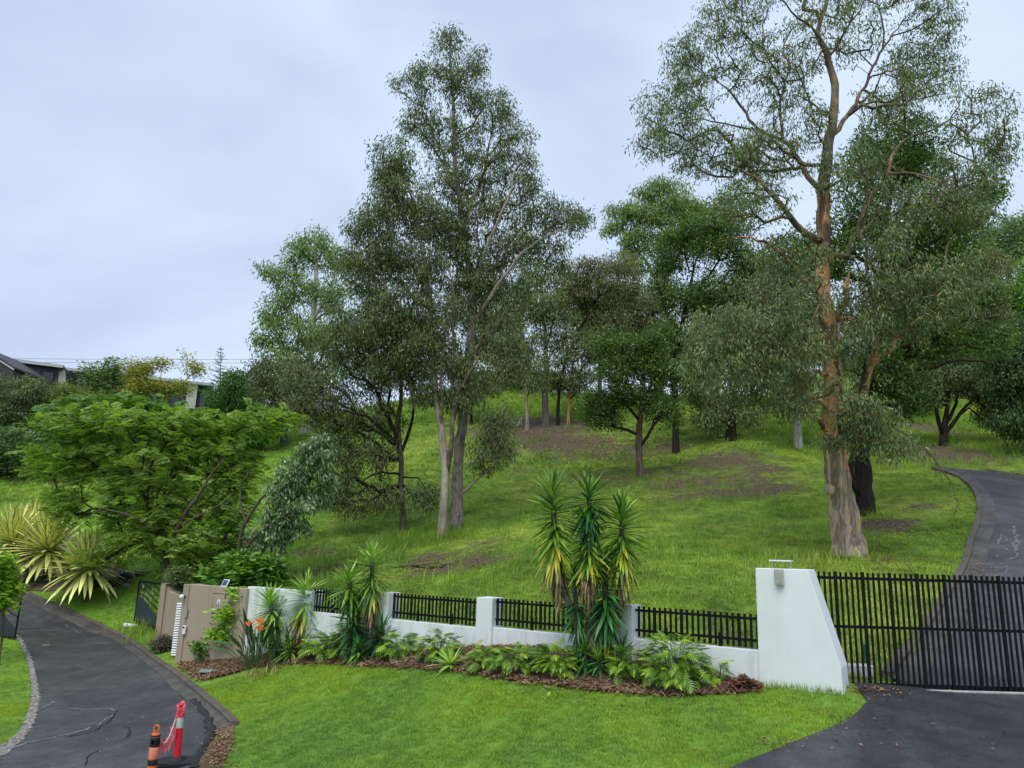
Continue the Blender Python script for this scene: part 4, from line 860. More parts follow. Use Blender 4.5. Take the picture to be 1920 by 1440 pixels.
# solar panel on top
p = W(422, 1098, -0.02); s_ = thing('wall_top_solar_unit', (p.x, p.y, ztan), 'small framed solar panel standing on top of the tan wall', 'solar panel')
mb = MB(); Rt = Euler((R(62), 0, ang)).to_matrix(); c0 = Vector((p.x, p.y, ztan + 0.1)); mb.box(c0, (0.26, 0.22, 0.02), Rt, 0.004); mb.build('frame', M('white_metal'), s_)
for i in range(4): mb = MB(); mb.box(c0 + Rt @ Vector((-0.08 + 0.053 * i, 0, 0.0125)), (0.045, 0.17, 0.005), Rt); mb.build('solar_cell', M('solar_cell'), s_)
# recess: low tan wall, louvre, pillar
q0, q1 = plane_pt(318, 1109, (0, 25.4, 0), (0, 1, 0)), plane_pt(352, 1109, (0, 24.3, 0), (0.5, 1, 0))
p0 = plane_pt(318, 1110, (0, 26.2, 0), (0, 1, 0)); p1 = Vector((a.x, a.y, 0)) - WN * 0.45
mb = MB(); mb.prism([(p0.x, p0.y, -2), (p1.x, p1.y, -2), (p1.x, p1.y, p0.z), (p0.x, p0.y, p0.z)], Vector((-0.1, 0.25, 0)), 0.01); mb.build('recessed_wall', M('tan_render'), tan)
pp = [plane_pt(x, y, (0, 26.6, 0), (0, 1, 0)) for x, y in ((302, 1094), (312, 1094))]; zp = pp[0].z; gz_ = h1(pp[0].x, 26.6)
mb = MB(); mb.prism([(pp[0].x, 26.6, gz_ - 0.4), (pp[1].x, 26.6, gz_ - 0.4), (pp[1].x, 26.6, zp), (pp[0].x, 26.6, zp)], Vector((0.35, 1.1, 0)), 0.012); mb.build('pillar', M('tan_render'), tan)
mb = MB(); c0 = Vector((pp[1].x, 26.6, 0)); c1 = Vector((p0.x + 0.02, p0.y, 0)); mb.prism([(c0.x + 0.01, c0.y + 0.05, gz_ - 0.4), (c1.x, c1.y, gz_ - 0.4), (c1.x, c1.y, p0.z - 0.03), (c0.x + 0.01, c0.y + 0.05, zp - 0.1)], Vector((0.3, 0.6, 0)), 0.01); mb.build('side_wall', M('tan_render'), tan)
# white louvred pedestrian gate seen edge on, beside the end pier
lp0 = Vector((a.x, a.y, 0)) - WD * 0.12 + WN * 0.02; ld = Vector((-0.42, 0.9, 0)).normalized(); lz1 = W(340, 1134, 0.1).z; lz0 = TG + 0.08
lv = thing('louvred_gate', (lp0.x, lp0.y, lz0), 'narrow white louvred gate standing beside the end of the tan wall', 'gate')
lw0 = plane_pt(335, 1180, (lp0.x - 0.0, 23.6, 0), (0, 1, 0)); lx1 = plane_pt(345, 1133, (0, 23.55, 0), (0, 1, 0)); lx0 = plane_pt(334, 1133, (0, 23.55, 0), (0, 1, 0)); wl = (lx1 - lx0).length
cx_ = (lx0.x + lx1.x) / 2 - 0.03; n = 22
for i in range(n): mb = MB(); mb.box((cx_, 23.55, lz0 + (lz1 - lz0) * (i + 0.5) / n), (wl, 0.03, (lz1 - lz0) / n * 0.66), (R(-25), 0, 0)); mb.build('louvre', M('white_metal'), lv)
mb = MB()
for s in (-1, 1): mb.box((cx_ + s * wl / 2, 23.58, (lz0 + lz1) / 2), (0.025, 0.03, lz1 - lz0))
mb.box((cx_, 23.62, (lz0 + lz1) / 2), (wl, 0.012, lz1 - lz0)); mb.build('frame', M('grey_plastic'), lv)
# lamp, keypad and letter slot on the pier
p = W(349, 1119, 0.14) - WD * 0.06; la = thing('entrance_lamp', tuple(p), 'small round white lamp on a bracket at the end of the tan wall', 'lamp'); mb = MB(); mb.ico(p + WN * 0.1, (0.07, 0.07, 0.07), 2); mb.build('globe', M('white_metal'), la, smooth=True); mb = MB(); mb.cyl(p - WN * 0.05, p + WN * 0.07, 0.03, 0.045, 8); mb.build('bracket', M('black_steel'), la)
p = W(350, 1149, 0.13); mb = MB(); mb.box(p + WN * 0.012, (0.09, 0.02, 0.24), (0, 0, ang)); tag(mb.build('letter_slot', M('grey_plastic')), 'narrow grey intercom plate on the tan pier', 'intercom')
p = W(347, 1181, 0.13); kp = thing('keypad', tuple(p), 'white keypad box low on the end of the tan wall', 'keypad'); mb = MB(); mb.box(p + WN * 0.03, (0.13, 0.05, 0.24), (0, 0, ang), 0.01); mb.build('box', M('white_metal'), kp); mb = MB(); mb.box(p + WN * 0.058 + Vector((0, 0, 0.07)), (0.08, 0.008, 0.05), (0, 0, ang)); mb.build('screen', M('dark_hole'), kp)

# ------------------------------------------------------------------ open steel gate leaves
def gate_leaf(label, A, B, h, flip=False, sheet=0.56):
    A = Vector(A); B = Vector(B); D = (B - A); D.z = 0; Lw = D.length; D.normalize(); N = Vector((D.y, -D.x, 0)); zb_ = min(A.z, B.z) + 0.06; root = thing('steel_gate_leaf', (A.x, A.y, zb_), label, 'gate leaf', 'open steel gate leaves at the left driveway')
    def q(s, z): s = 1 - s if flip else s; return Vector((A.x, A.y, zb_)) + D * (s * Lw) + Vector((0, 0, z * h))
    mb = MB()
    for u, v in (((0, 0), (1, 0)), ((0, 1), (1, 1)), ((0, 0), (0, 1)), ((1, 0), (1, 1))): mb.cyl(q(*u), q(*v), 0.035, 0.035, 4)
    mb.build('frame', M('black_steel'), root)
    pts = [q(0, 0)] + [q(1, 0)] + [q(s, sheet * (0.62 + 0.45 * math.cos(s * 2.6)) + 0.02) for s in np.linspace(1, 0, 14)]; mb = MB(); mb.prism(pts, N * 0.015); mb.build('sheet', M('gate_blue'), root)
    for k in range(4):
        c = [q(s, min(0.985, max(0.02, 0.52 + k * 0.15 + 0.17 * math.cos(s * 2.9)))) for s in np.linspace(0, 1, 14)]; V, F = tube_arrays([(np.array(c), np.full(14, 0.022))], lambda r: 5); addobj('curved_bar', npmesh('curved_bar', V, F, M('black_steel'), smooth=True), root)
    for k, (s, z) in enumerate(((0.12, 0.5), (0.3, 0.56), (0.14, 0.68), (0.34, 0.74), (0.17, 0.86), (0.5, 0.6), (0.55, 0.8))): mb = MB(); mb.box(q(s, z), (0.1, 0.012, h * 0.12), (0, 0, math.atan2(D.y, D.x)), 0.0); mb.build('plate', M('silver') if k > 4 else M('tan_render'), root)
A_ = plane_pt(251, 1172, (0, 29.5, 0), (0, 1, 0)); B_ = plane_pt(300, 1188, (0, 27.4, 0), (0, 1, 0)); ztop = (plane_pt(262, 1092, (0, 29.5, 0), (0, 1, 0)).z)
A_ = Vector((A_.x, 29.5, h1(A_.x, 29.5) + 0.05)); B_ = Vector((B_.x, 27.4, A_.z))
gate_leaf('open steel gate leaf with blue wavy sheet beside the tan pillar', A_, B_, ztop - A_.z)
C_ = plane_pt(27, 1200, (0, 26.8, 0), (0, 1, 0)); C_ = Vector((C_.x, 26.8, h1(C_.x, 26.8) + 0.03)); zt_ = plane_pt(38, 1090, (0, 26.8, 0), (0, 1, 0)).z
gate_leaf('open dark gate leaf behind the leafy shrub at the left edge', C_ + Vector((-1.5, 0.5, 0)), C_, zt_ - C_.z)
p = G(247, 1176); mb = MB(); mb.cyl(p + Vector((-0.28, 0, 0.06)), p + Vector((0.26, -0.1, 0.06)), 0.09, 0.06, 10); tag(mb.build('gate_motor_arm', M('pvc_white')), 'short white tube lying at the foot of the open gate leaf', 'tube')

# ------------------------------------------------------------------ bollards and bunting
def lathe(name, c, prof, mat, parent, seg=18, tilt=(0, 0)):
    V = []; F = []
    for r_, z in prof:
        for k in range(seg): t = 2 * math.pi * k / seg; V.append((c[0] + r_ * math.cos(t) + tilt[0] * z, c[1] + r_ * math.sin(t) + tilt[1] * z, c[2] + z))
    n = len(prof); F = [(i * seg + k, i * seg + (k + 1) % seg, (i + 1) * seg + (k + 1) % seg, (i + 1) * seg + k) for i in range(n - 1) for k in range(seg)]; me = npmesh(name, V, np.array(F), mat, smooth=True); return addobj(name, me, parent)
b1 = G(330, 1436); b1.z = h1(b1.x, b1.y) + 0.03; r1 = thing('bollard', tuple(b1), 'red plastic bollard with grey reflective band and pink tape knotted on top', 'bollard')
mb = MB(); pts = [(b1.x + 0.36 * math.cos(t) * (1.0), b1.y + 0.27 * math.sin(t), b1.z) for t in np.linspace(0.26, 0.26 + 2 * math.pi, 9)[:-1]]; mb.prism(pts, (0, 0, 0.07), 0.012); mb.cyl(b1 + Vector((0, 0, 0.06)), b1 + Vector((0, 0, 0.12)), 0.15, 0.09, 14)
mb.build('base', M('black_rubber'), r1)
tl = (-0.03, 0.0); s1 = 0.84
lathe('post', b1, [(0.062, 0.08), (0.058, 0.12), (0.056, 0.68 * s1)], M('post_red'), r1, tilt=tl); lathe('reflective_band', b1, [(0.058, 0.68 * s1), (0.058, 0.88 * s1)], M('reflective_grey'), r1, tilt=tl)
lathe('top', b1, [(0.056, 0.88 * s1), (0.054, 1.0 * s1), (0.05, 1.06 * s1), (0.03, 1.09 * s1), (0.06, 1.11 * s1), (0.062, 1.13 * s1), (0.0, 1.15 * s1)], M('post_red'), r1, tilt=tl)
mb = MB(); rr_ = random.Random(5)
for k in range(13): a_ = rr_.uniform(0, 6.28); z_ = rr_.uniform(0.86, 1.12) * s1; mb.ico(b1 + Vector((tl[0] * z_ + 0.055 * math.cos(a_), 0.055 * math.sin(a_), z_)), (0.03, 0.025, rr_.uniform(0.03, 0.08)), 1, 0.35, k)
mb.build('knotted_tape', M('pink_flag'), r1)
b2 = G(281, 1470); b2.z = h1(b2.x, b2.y) + 0.03; topz = P(281, 1370, b2.y)[2]; hb = topz - b2.z; r2 = thing('bollard', tuple(b2), 'orange bollard wrapped with black tape bands and a loop handle', 'bollard')
lathe('post', b2, [(0.07, 0.0), (0.068, hb * 0.93), (0.055, hb * 0.96), (0.02, hb * 0.97)], M('post_orange'), r2)
px2z = lambda y: P(281, y, b2.y)[2] - b2.z
for y0, y1, mt, nm in ((1394, 1381, 'black_rubber', 'tape_band'), (1399, 1385, 'black_rubber', 'tape_band'), (1434, 1423, 'black_rubber', 'tape_band'), (1422, 1400, 'post_salmon', 'reflective_band'), (1377, 1380, 'black_rubber', 'tape_band'), (1458, 1448, 'black_rubber', 'tape_band')):
    z0, z1 = sorted((px2z(y0), px2z(y1))); lathe(nm, b2, [(0.0725, z0), (0.0735, z0 + 0.004), (0.0735, z1 - 0.004), (0.0715, z1)], M(mt), r2)
lp = [b2 + Vector((0.045 * math.cos(t), 0, hb + 0.03 + 0.055 * math.sin(t))) for t in np.linspace(-1.2, 4.3, 12)]; V, F = tube_arrays([(np.array(lp), np.full(12, 0.016))], lambda r: 6); addobj('handle', npmesh('handle', V, F, M('post_orange'), smooth=True), r2)
ta = b1 + Vector((tl[0] - 0.06, 0, 0.9 * s1)); tb = b2 + Vector((0.06, 0, px2z(1383))); rp = [];
for t in np.linspace(0, 1, 20): q = ta.lerp(tb, t); q.z -= 0.42 * (4 * t * (1 - t)) * 0.55; rp.append(q)
bt = thing('flag_bunting', tuple(ta), 'sagging pale pink string with small flags tied between the two bollards', 'bunting'); V, F = tube_arrays([(np.array(rp), np.full(20, 0.012))], lambda r: 5); addobj('string', npmesh('string', V, F, M('pale_rope'), smooth=True), bt)
for t, s in ((0.2, 1.3), (0.38, 1.2), (0.56, 1.0), (0.7, 0.8), (0.84, 1.0), (0.99, 1.1)):
    q = rp[int(t * 19)]; mb = MB(); w_ = 0.045 * s; hh = 0.19 * s; d_ = random.uniform(-0.02, 0.03); mb.prism([q + Vector((-w_, 0, 0)), q + Vector((w_, 0, 0)), q + Vector((w_ * 0.5 + d_, 0.02, -hh * 0.6)), q + Vector((d_, 0.0, -hh)), q + Vector((-w_ * 0.5, 0.015, -hh * 0.5))], (0, 0.006, 0)); mb.build('flag', M('pink_flag'), bt)

# ------------------------------------------------------------------ house on the crest (left)
house = thing('house', tuple(P(200, 780, 76)), 'low modern house with flat metal roof and pale column on the left crest', 'house')
def hp(px, py, Y): return Vector(P(px, py, Y))
def slab(name, pts, off, mat, parent, bevel=0.0): m_ = MB(); m_.prism(pts, off, bevel); return m_.build(name, mat, parent)
z1 = hp(250, 708, 77).z
e0, e1 = hp(122, 690, 75), hp(402, 724, 81); e0.z = e1.z = (e0.z + e1.z) / 2; dv = (e1 - e0).normalized(); bk = Vector((-dv.y, dv.x, 0))
if bk.y < 0: bk = -bk
slab('roof', [e0, e1, e1 + bk * 7 + Vector((0, 0, 0.45)), e0 + bk * 7 + Vector((0, 0, 0.45))], (0, 0, 0.18), M('roof_metal'), house)
slab('fascia', [e0 - bk * 0.03, e1 - bk * 0.03, e1 - bk * 0.03 - Vector((0, 0, 0.12)), e0 - bk * 0.03 - Vector((0, 0, 0.12))], -bk * 0.05, M('fascia'), house)
wb = 0.9; fl = z1 - 3.3
slab('wall', [e0 + bk * wb + Vector((0, 0, -0.15)), e1 + bk * wb + Vector((0, 0, -0.15)), Vector((e1.x, e1.y, fl - 1.5)) + bk * wb, Vector((e0.x, e0.y, fl - 1.5)) + bk * wb], bk * 5.5, M('house_dark'), house)
def onf(px, d=0.0):
    """point of the house front at a column of the photograph"""
    return plane_pt(px, 730, e0 + bk * (wb - d), bk)
for x0, x1 in ((140, 162), (182, 214), (222, 246), (262, 286), (292, 318), (323, 346), (376, 400)):
    u, v = onf(x0, 0.03), onf(x1, 0.03); f = slab('window', [Vector((u.x, u.y, e0.z - 0.5)), Vector((v.x, v.y, e0.z - 0.5)), Vector((v.x, v.y, fl + 0.2)), Vector((u.x, u.y, fl + 0.2))], -bk * 0.05, M('timber_brown'), house)
    u, v = u.lerp(v, 0.06), v.lerp(u, 0.06); slab('pane', [Vector((u.x, u.y, e0.z - 0.58)) - bk * 0.055, Vector((v.x, v.y, e0.z - 0.58)) - bk * 0.055, Vector((v.x, v.y, fl + 0.3)) - bk * 0.055, Vector((u.x, u.y, fl + 0.3)) - bk * 0.055], -bk * 0.02, M('window_glass'), f)
for x0, x1, mt in ((351, 370, 'house_wall'), (118, 124, 'house_wall')):
    u, v = onf(x0, 0.75), onf(x1, 0.75); slab('column', [Vector((u.x, u.y, e0.z - 0.02)), Vector((v.x, v.y, e0.z - 0.02)), Vector((v.x, v.y, fl - 1.2)), Vector((u.x, u.y, fl - 1.2))], bk * 0.5, M(mt), house)
# left wing with the upturned roof
f0, f1 = hp(12, 674, 71), hp(119, 687, 72); t0, t1 = hp(62, 672, 77), hp(80, 674, 79)
slab('roof', [f0, f1, f1 + Vector((-2.2, 5, 0.25)), f0 + Vector((1.5, 5, 0.25))], (0, 0, 0.16), M('roof_metal'), house)
slab('fascia', [f0 - Vector((0, .04, 0)), f1 - Vector((0, .04, 0)), f1 - Vector((0, .04, .16)), f0 - Vector((0, .04, .16))], (0, -0.05, 0), M('fascia'), house)
slab('wall', [f0 + Vector((0.3, 0.5, -0.05)), f1 + Vector((-0.8, 0.5, -0.05)), f1 + Vector((-0.4, 0.5, -4.2)), f0 + Vector((0.3, 0.5, -4.2))], (0, 3.5, 0), M('house_dark'), house)
slab('end_wall', [f1 + Vector((-1.6, 0.6, -1.2)), f1 + Vector((-0.3, 0.6, -0.2)), f1 + Vector((0.5, 0.6, -3.4)), f1 + Vector((-1.6, 0.6, -3.4))], (0, 0.25, 0), M('house_wall'), house)
for k in range(3): u = f0.lerp(f1, 0.12 + k * 0.25) + Vector((0, 0.48, -0.7)); v = f0.lerp(f1, 0.3 + k * 0.25) + Vector((0, 0.48, -0.7)); slab('window', [u, v, v - Vector((0, 0, 1.8)), u - Vector((0, 0, 1.8))], (0, -0.05, 0), M('window_glass'), house)
# far-left roof corner
s0, s1_ = hp(-40, 650, 66), hp(27, 692, 66)
house2 = thing('house_wing', tuple(s1_), 'steep pitched roof corner cut by the left edge of the photo', 'house')
slab('roof', [s0, s1_, s1_ + Vector((0.3, 6, -0.2)), s0 + Vector((0.3, 6, -0.2))], (0, 0, 0.2), M('house_dark'), house2)
slab('fascia', [s0 - Vector((0, .04, 0)), s1_ - Vector((0, .04, 0)), s1_ - Vector((0, .04, .12)), s0 - Vector((0, .04, .12))], (0, -0.05, 0), M('fascia'), house2)
slab('wall', [s0 + Vector((0, 0.1, -0.1)), s1_ + Vector((-0.1, 0.1, -0.1)), s1_ + Vector((-0.1, 0.1, -3.5)), s0 + Vector((0, 0.1, -4.5))], (0, 4, 0), M('house_dark'), house2)
# slatted pergola
pg = thing('pergola', tuple(hp(35, 785, 62)), 'small slatted timber pergola roof among the bushes at the far left', 'pergola'); o0 = hp(14, 772, 62)
for k in range(7): mb = MB(); mb.box(o0 + Vector((0.95 + k * 0.05, 0.25 * k, 0.10 * k)), (1.7, 0.09, 0.05)); mb.build('slat', M('bark_grey'), pg)
mb = MB()
for s in (0.2, 1.7): mb.cyl(o0 + Vector((s, 0.05, -0.06)), o0 + Vector((s + 0.25, 1.65, 0.58)), 0.05, 0.05, 4); mb.cyl(o0 + Vector((s, 0.0, -2.4)), o0 + Vector((s, 0.0, 0.0)), 0.06, 0.06, 4)
mb.build('frame', M('timber_brown'), pg)
# overhead wires
for k, (ya, yb) in enumerate(((672, 668), (679, 674))):
    c = np.array([np.array(P(-300 + 1250 * t, (ya - 3) * (1 - t) + (yb + 4) * t + 14 * (t - t * t), 120)) for t in np.linspace(0, 1, 24)]); V, F = tube_arrays([(c, np.full(24, 0.026))], lambda r: 4)
    tag(addobj('power_line', npmesh('power_line', V, F, M('cable')), None), ('upper' if k == 0 else 'lower') + ' of the two thin dark wires across the sky above the house', 'power line', 'overhead wires')
# stones edging the yucca bed, rock wall pieces
rk_ = thing('rock_edging', tuple(G(150, 1100)), 'dark boulders retaining the variegated plant bed', 'rock edging'); rr_ = random.Random(9)
line = smooth_line(gpx([(60, 1092), (100, 1096), (140, 1098), (180, 1100), (215, 1098), (234, 1090)]), 0.52)
for i, q in enumerate(line): mb = MB(); s = rr_.uniform(0.24, 0.36); mb.ico((q[0], q[1], h1(q[0], q[1]) + 0.12), (s, s * 0.8, s * 0.75), 2, 0.13, i); mb.build('rock', M('rock_dark'), rk_)
ed = smooth_line(gpx([(214, 1107), (236, 1100), (243, 1090), (238, 1078), (222, 1070)]), 0.3); ce = thing('stone_edging', (ed[0][0], ed[0][1], h1(ed[0][0], ed[0][1])), 'pale concrete edge rounding the end of the variegated plant bed', 'edging')
for i, q in enumerate(ed): mb = MB(); mb.ico((q[0], q[1], h1(q[0], q[1]) + 0.04), (0.2, 0.16, 0.1), 1, 0.15, i + 50); mb.build('stone', M('pebble'), ce)
p = G(272, 1072); mb = MB(); mb.cyl(p + Vector((0, 0, -0.1)), p + Vector((0, 0, 0.05)), 0.42, 0.4, 20); tag(mb.build('manhole_cover', M('pebble')), 'round pit cover in the grass left of the feathery tree', 'pit cover')
p = G(393, 1262); mb = MB(); mb.box(p + Vector((0, 0, 0.05)), (0.5, 0.28, 0.05), (0, 0, 0.2), 0.01); tag(mb.build('drain_lid', M('grey_plastic')), 'small dark lid lying in the mulch by the end of the tan wall', 'drain lid')
# small pale statue on the mound
p = G(974, 800); p.z = h1(p.x, p.y); st = thing('animal_statue', tuple(p), 'small pale sitting animal figure on the dark mound between the trees', 'statue')
bm = bmesh.new(); vv = [bm.verts.new(p + Vector(q)) for q in ((0, 0, 0.05), (0.02, 0, 0.3), (0.08, 0, 0.55), (0.14, 0, 0.72), (0.24, -0.02, 0.74), (0.15, 0.02, 0.3), (0.2, 0.0, 0.02), (-0.16, 0, 0.03), (-0.3, 0.02, 0.02))]
for a_, b_ in ((0, 1), (1, 2), (2, 3), (3, 4), (2, 5), (5, 6), (0, 7), (7, 8)): bm.edges.new((vv[a_], vv[b_]))
me = bpy.data.meshes.new('body'); bm.to_mesh(me); bm.free(); me.materials.append(M('pale_stone')); me_sv = me; ob = addobj('body', me, st); md = ob.modifiers.new('Skin', 'SKIN'); ob.modifiers.new('Sub', 'SUBSURF').levels = 1
for i, r_ in enumerate((0.15, 0.16, 0.12, 0.09, 0.045, 0.05, 0.045, 0.06, 0.03)): me.skin_vertices[0].data[i].radius = (r_, r_)
me.skin_vertices[0].data[0].use_root = True
mb = MB(); mb.ico(p + Vector((-0.75, -0.1, 0.06)), (0.2, 0.14, 0.1), 2, 0.12, 4); tag(mb.build('white_stone', M('pale_stone')), 'white stone on the dark mound left of the pale animal figure', 'stone')
# ------------------------------------------------------------------ the big gum by the drive
HERO_L = [
 [(1592,1046,0,.55),(1584,980,0,.44),(1574,900,0,.38),(1562,800,0,.34),(1562,700,0,.30),(1552,600,0,.28),(1540,540,0,.27),(1546,430,0,.235),(1545,330,0,.2),(1560,230,0,.16),(1565,160,0,.13),(1546,92,0,.11),(1532,60,.2,.09),(1550,0,.4,.07),(1560,-70,.5,.045),(1575,-140,.5,.02)],
 [(1570,840,0,0.133),(1600,800,-.6,0.117),(1622,740,-1.1,0.101),(1630,690,-1.4,0.094),(1652,620,-1.6,0.070),(1668,580,-1.8,0.055),(1712,545,-2.2,0.039),(1745,500,-2.6,0.023)],
 [(1628,705,-1.3,0.070),(1668,655,-2,0.047),(1702,622,-2.6,0.031),(1740,590,-3,0.020)],
 [(1566,820,0,0.101),(1530,790,-1,0.078),(1505,775,-1.4,0.055),(1490,750,-1.7,0.039),(1470,742,-2,0.023)],
 [(1562,760,0,0.094),(1520,740,-1,0.078),(1495,715,-1.4,0.062),(1468,676,-1.9,0.047),(1436,664,-2.4,0.027),(1400,640,-2.8,0.016)],
 [(1562,700,0,0.078),(1500,690,-1.2,0.047),(1462,660,-2,0.035),(1440,640,-2.6,0.023)],
 [(1545,560,0,0.094),(1518,532,-.7,0.078),(1480,490,-1.3,0.066),(1440,462,-1.9,0.051),(1405,450,-2.4,0.035),(1375,448,-2.8,0.023),(1340,455,-3,0.014)],
 [(1545,450,0,0.133),(1520,440,-.4,0.125),(1480,402,-.8,0.101),(1450,370,-1.1,0.078),(1425,340,-1.3,0.062),(1400,320,-1.6,0.039),(1360,300,-1.9,0.023)],
 [(1546,360,0,0.101),(1518,335,.3,0.094),(1492,290,.6,0.086),(1466,265,.7,0.078),(1420,245,.9,0.062),(1394,215,1.0,0.051),(1365,175,1.1,0.039),(1330,150,1.3,0.027),(1285,130,1.6,0.016)],
 [(1470,262,.6,0.058),(1462,215,.3,0.051),(1466,150,0,0.043),(1440,105,-.2,0.035),(1425,60,-.3,0.027),(1438,10,-.3,0.020)],
 [(1420,245,.9,0.039),(1370,235,.4,0.031),(1320,228,0,0.023),(1270,232,-.4,0.016)],
 [(1590,480,0,0.101),(1606,425,-.3,0.090),(1628,370,-.7,0.078),(1660,325,-1.1,0.066),(1676,280,-1.2,0.055),(1712,258,-1.5,0.043),(1755,244,-1.8,0.031),(1800,215,-2.1,0.020)],
 [(1662,325,-1.1,0.047),(1710,330,-1.8,0.035),(1760,345,-2.4,0.027),(1815,330,-3,0.016)],
 [(1565,250,0,0.086),(1592,215,.5,0.078),(1612,180,.8,0.058),(1640,110,1.0,0.047),(1680,60,1.2,0.035),(1720,25,1.3,0.023),(1780,0,1.4,0.014)],
 [(1625,145,.9,0.039),(1680,130,1.4,0.031),(1735,120,1.8,0.023),(1790,115,2.2,0.014)],
 [(1552,110,0,0.047),(1580,60,-.6,0.039),(1610,20,-1,0.027),(1640,-50,-1.2,0.016)],
 [(1540,80,0,0.047),(1505,45,-.5,0.039),(1470,10,-.9,0.027),(1430,-60,-1.2,0.016)],
 [(1566,600,0,0.117),(1584,560,-.3,0.109),(1590,500,-.2,0.101)],
]
HERO_C = [(1265,195,85,55,0,1),(1300,112,70,55,0,1),(1222,275,36,24,-.5,1.2),(1370,45,75,55,0,1),(1410,-40,85,60,0,.8),(1500,-70,100,60,0,.8),(1640,-50,110,60,0,.8),(1755,20,55,45,1,1),(1740,115,85,75,1.5,1),(1835,225,55,75,-1.5,1),
 (1872,285,34,42,-1.5,1.2),(1805,335,70,50,-2,1),(1690,185,85,80,0,.85),(1565,60,110,75,0,.7),(1450,130,85,75,0,.9),(1345,290,110,48,0,1.1),(1270,255,60,30,0,1),(1430,300,80,55,0,1.1),(1500,225,70,55,0,.8),(1600,320,80,60,-1,.9),
 (1700,385,90,40,-2,1),(1820,400,60,36,-2,.9),(1400,385,80,36,-1.5,1.1),(1680,535,80,56,-2,1.2),(1720,570,90,60,-2.2,1.1),(1800,530,80,50,-2.5,1),(1480,550,66,50,-1.4,1.2),(1430,620,90,55,-2.2,1.3),(1350,620,70,50,-2.5,1.3),
 (1350,690,75,50,-2.6,1.4),(1460,650,70,50,-2.6,1.2),(1400,720,50,34,-2.6,1.1),(1510,700,26,40,-1.6,1.1),(1640,630,40,36,-2.2,1),(1600,600,60,50,2,1),(1566,648,34,26,-1.4,1.1),(1528,480,36,28,-1.2,1),(1575,560,26,22,-1.2,.9),(1575,720,28,20,-1.5,1),(1612,775,46,36,-2.2,1.3),(1575,828,42,20,-1.6,1.5),(1655,800,55,34,-2.4,1.3),(1680,842,40,24,-2.6,1.2),(1492,765,40,24,-2,1.1),(1450,745,34,24,-2.2,1),(1660,450,55,40,-2,1),(1470,470,55,34,-2,1)]
hero, hp_, hr_ = tree('gum_tree', 'huge spreading gum tree with thick peeling salmon-and-grey trunk beside the right driveway', 'gum tree', (1592,1046), 24, HERO_L, HERO_C, 1750, 'leaf_gum', 34, 0.15, 0.016, 0.26,
     barks=('bark_salmon', 'bark_limb', 'bark_branch'), near=True, seed=3, tip=0.012, bf=0.22, limb_r=0.06, crook=0.24, shell=0.38, free=0.45)
# the weathered lower bole is greyer: its own part
bole = [c for c in hero.children if c.name.startswith('trunk')][0]; me = bole.data; me.materials.append(M('bark_base')); me.materials.append(M('bark_limb')); co = np.empty(len(me.vertices) * 3); me.vertices.foreach_get('co', co); co = co.reshape(-1, 3)
zc = P(1570, 880, 24)[2]; zc2 = P(1545, 400, 24)[2]
for p_ in me.polygons:
    if co[p_.vertices[0], 2] > zc2 + 0.5 * math.sin(co[p_.vertices[0], 0] * 8 + co[p_.vertices[0], 1] * 6): p_.material_index = 2
    if co[p_.vertices[0], 2] < zc + 0.35 * math.sin(co[p_.vertices[0], 0] * 9 + co[p_.vertices[0], 1] * 7): p_.material_index = 1
zl_ = P(1545, 560, 24)[2]
for o in hero.children:
    if o.name.startswith('limb') and o.data.vertices[0].co.z < zl_: o.data.materials[0] = M('bark_salmon')
kp_ = P(1556, 918, 23.55); mb = MB(); mb.ico(kp_, (0.16, 0.12, 0.18), 2, 0.12, 3); mb.build('burl', M('bark_base'), hero, smooth=True)

tree('brush_tree', 'dense dark green tree with near-black forked trunk just behind the huge gum', 'tree', (1622,963), 29, [
 [(1622,963,0,.36),(1620,900,0,.3),(1618,830,0,.27),(1622,760,0,.25),(1630,690,0,.22),(1645,620,0,.19),(1655,540,0,.16),(1660,450,0,.13),(1670,360,0,.09),(1680,290,0,.05)],
 [(1618,930,0,.16),(1598,905,-.3,.13),(1596,870,-.5,.11),(1606,830,-.6,.1),(1590,780,-.6,.07)],
 [(1640,650,0,.11),(1700,655,-.5,.09),(1755,640,-.8,.07),(1810,600,-1,.05),(1870,590,-1,.035),(1895,570,-1,.02)],
 [(1625,740,0,.1),(1690,700,-.5,.08),(1760,690,-1,.06),(1800,676,-1.2,.05),(1880,690,-1.4,.035),(1915,680,-1.4,.02)],
 [(1652,560,0,.1),(1700,500,0,.08),(1760,440,0,.06),(1810,410,0,.04)], [(1655,520,0,.09),(1600,470,.5,.07),(1540,455,.8,.05),(1480,470,1,.03)]],
 [(1685,262,80,45),(1650,320,70,60),(1725,320,60,50),(1805,395,60,36),(1850,360,36,30),(1790,450,60,40),(1700,440,110,55),(1600,430,60,50),(1725,520,110,50),(1820,560,60,36),(1850,640,60,30),(1740,640,80,36),(1680,590,70,50),(1490,470,60,34),(1555,500,60,40),(1780,640,50,24),(1660,690,50,40),(1700,740,60,40)],
 620, 'leaf_brush', 70, 0.16, 0.026, 0.36, barks=('bark_dark', 'bark_dark', 'bark_dark'), mode='tuft', seed=5, tip=0.016, crook=0.16, near=True)

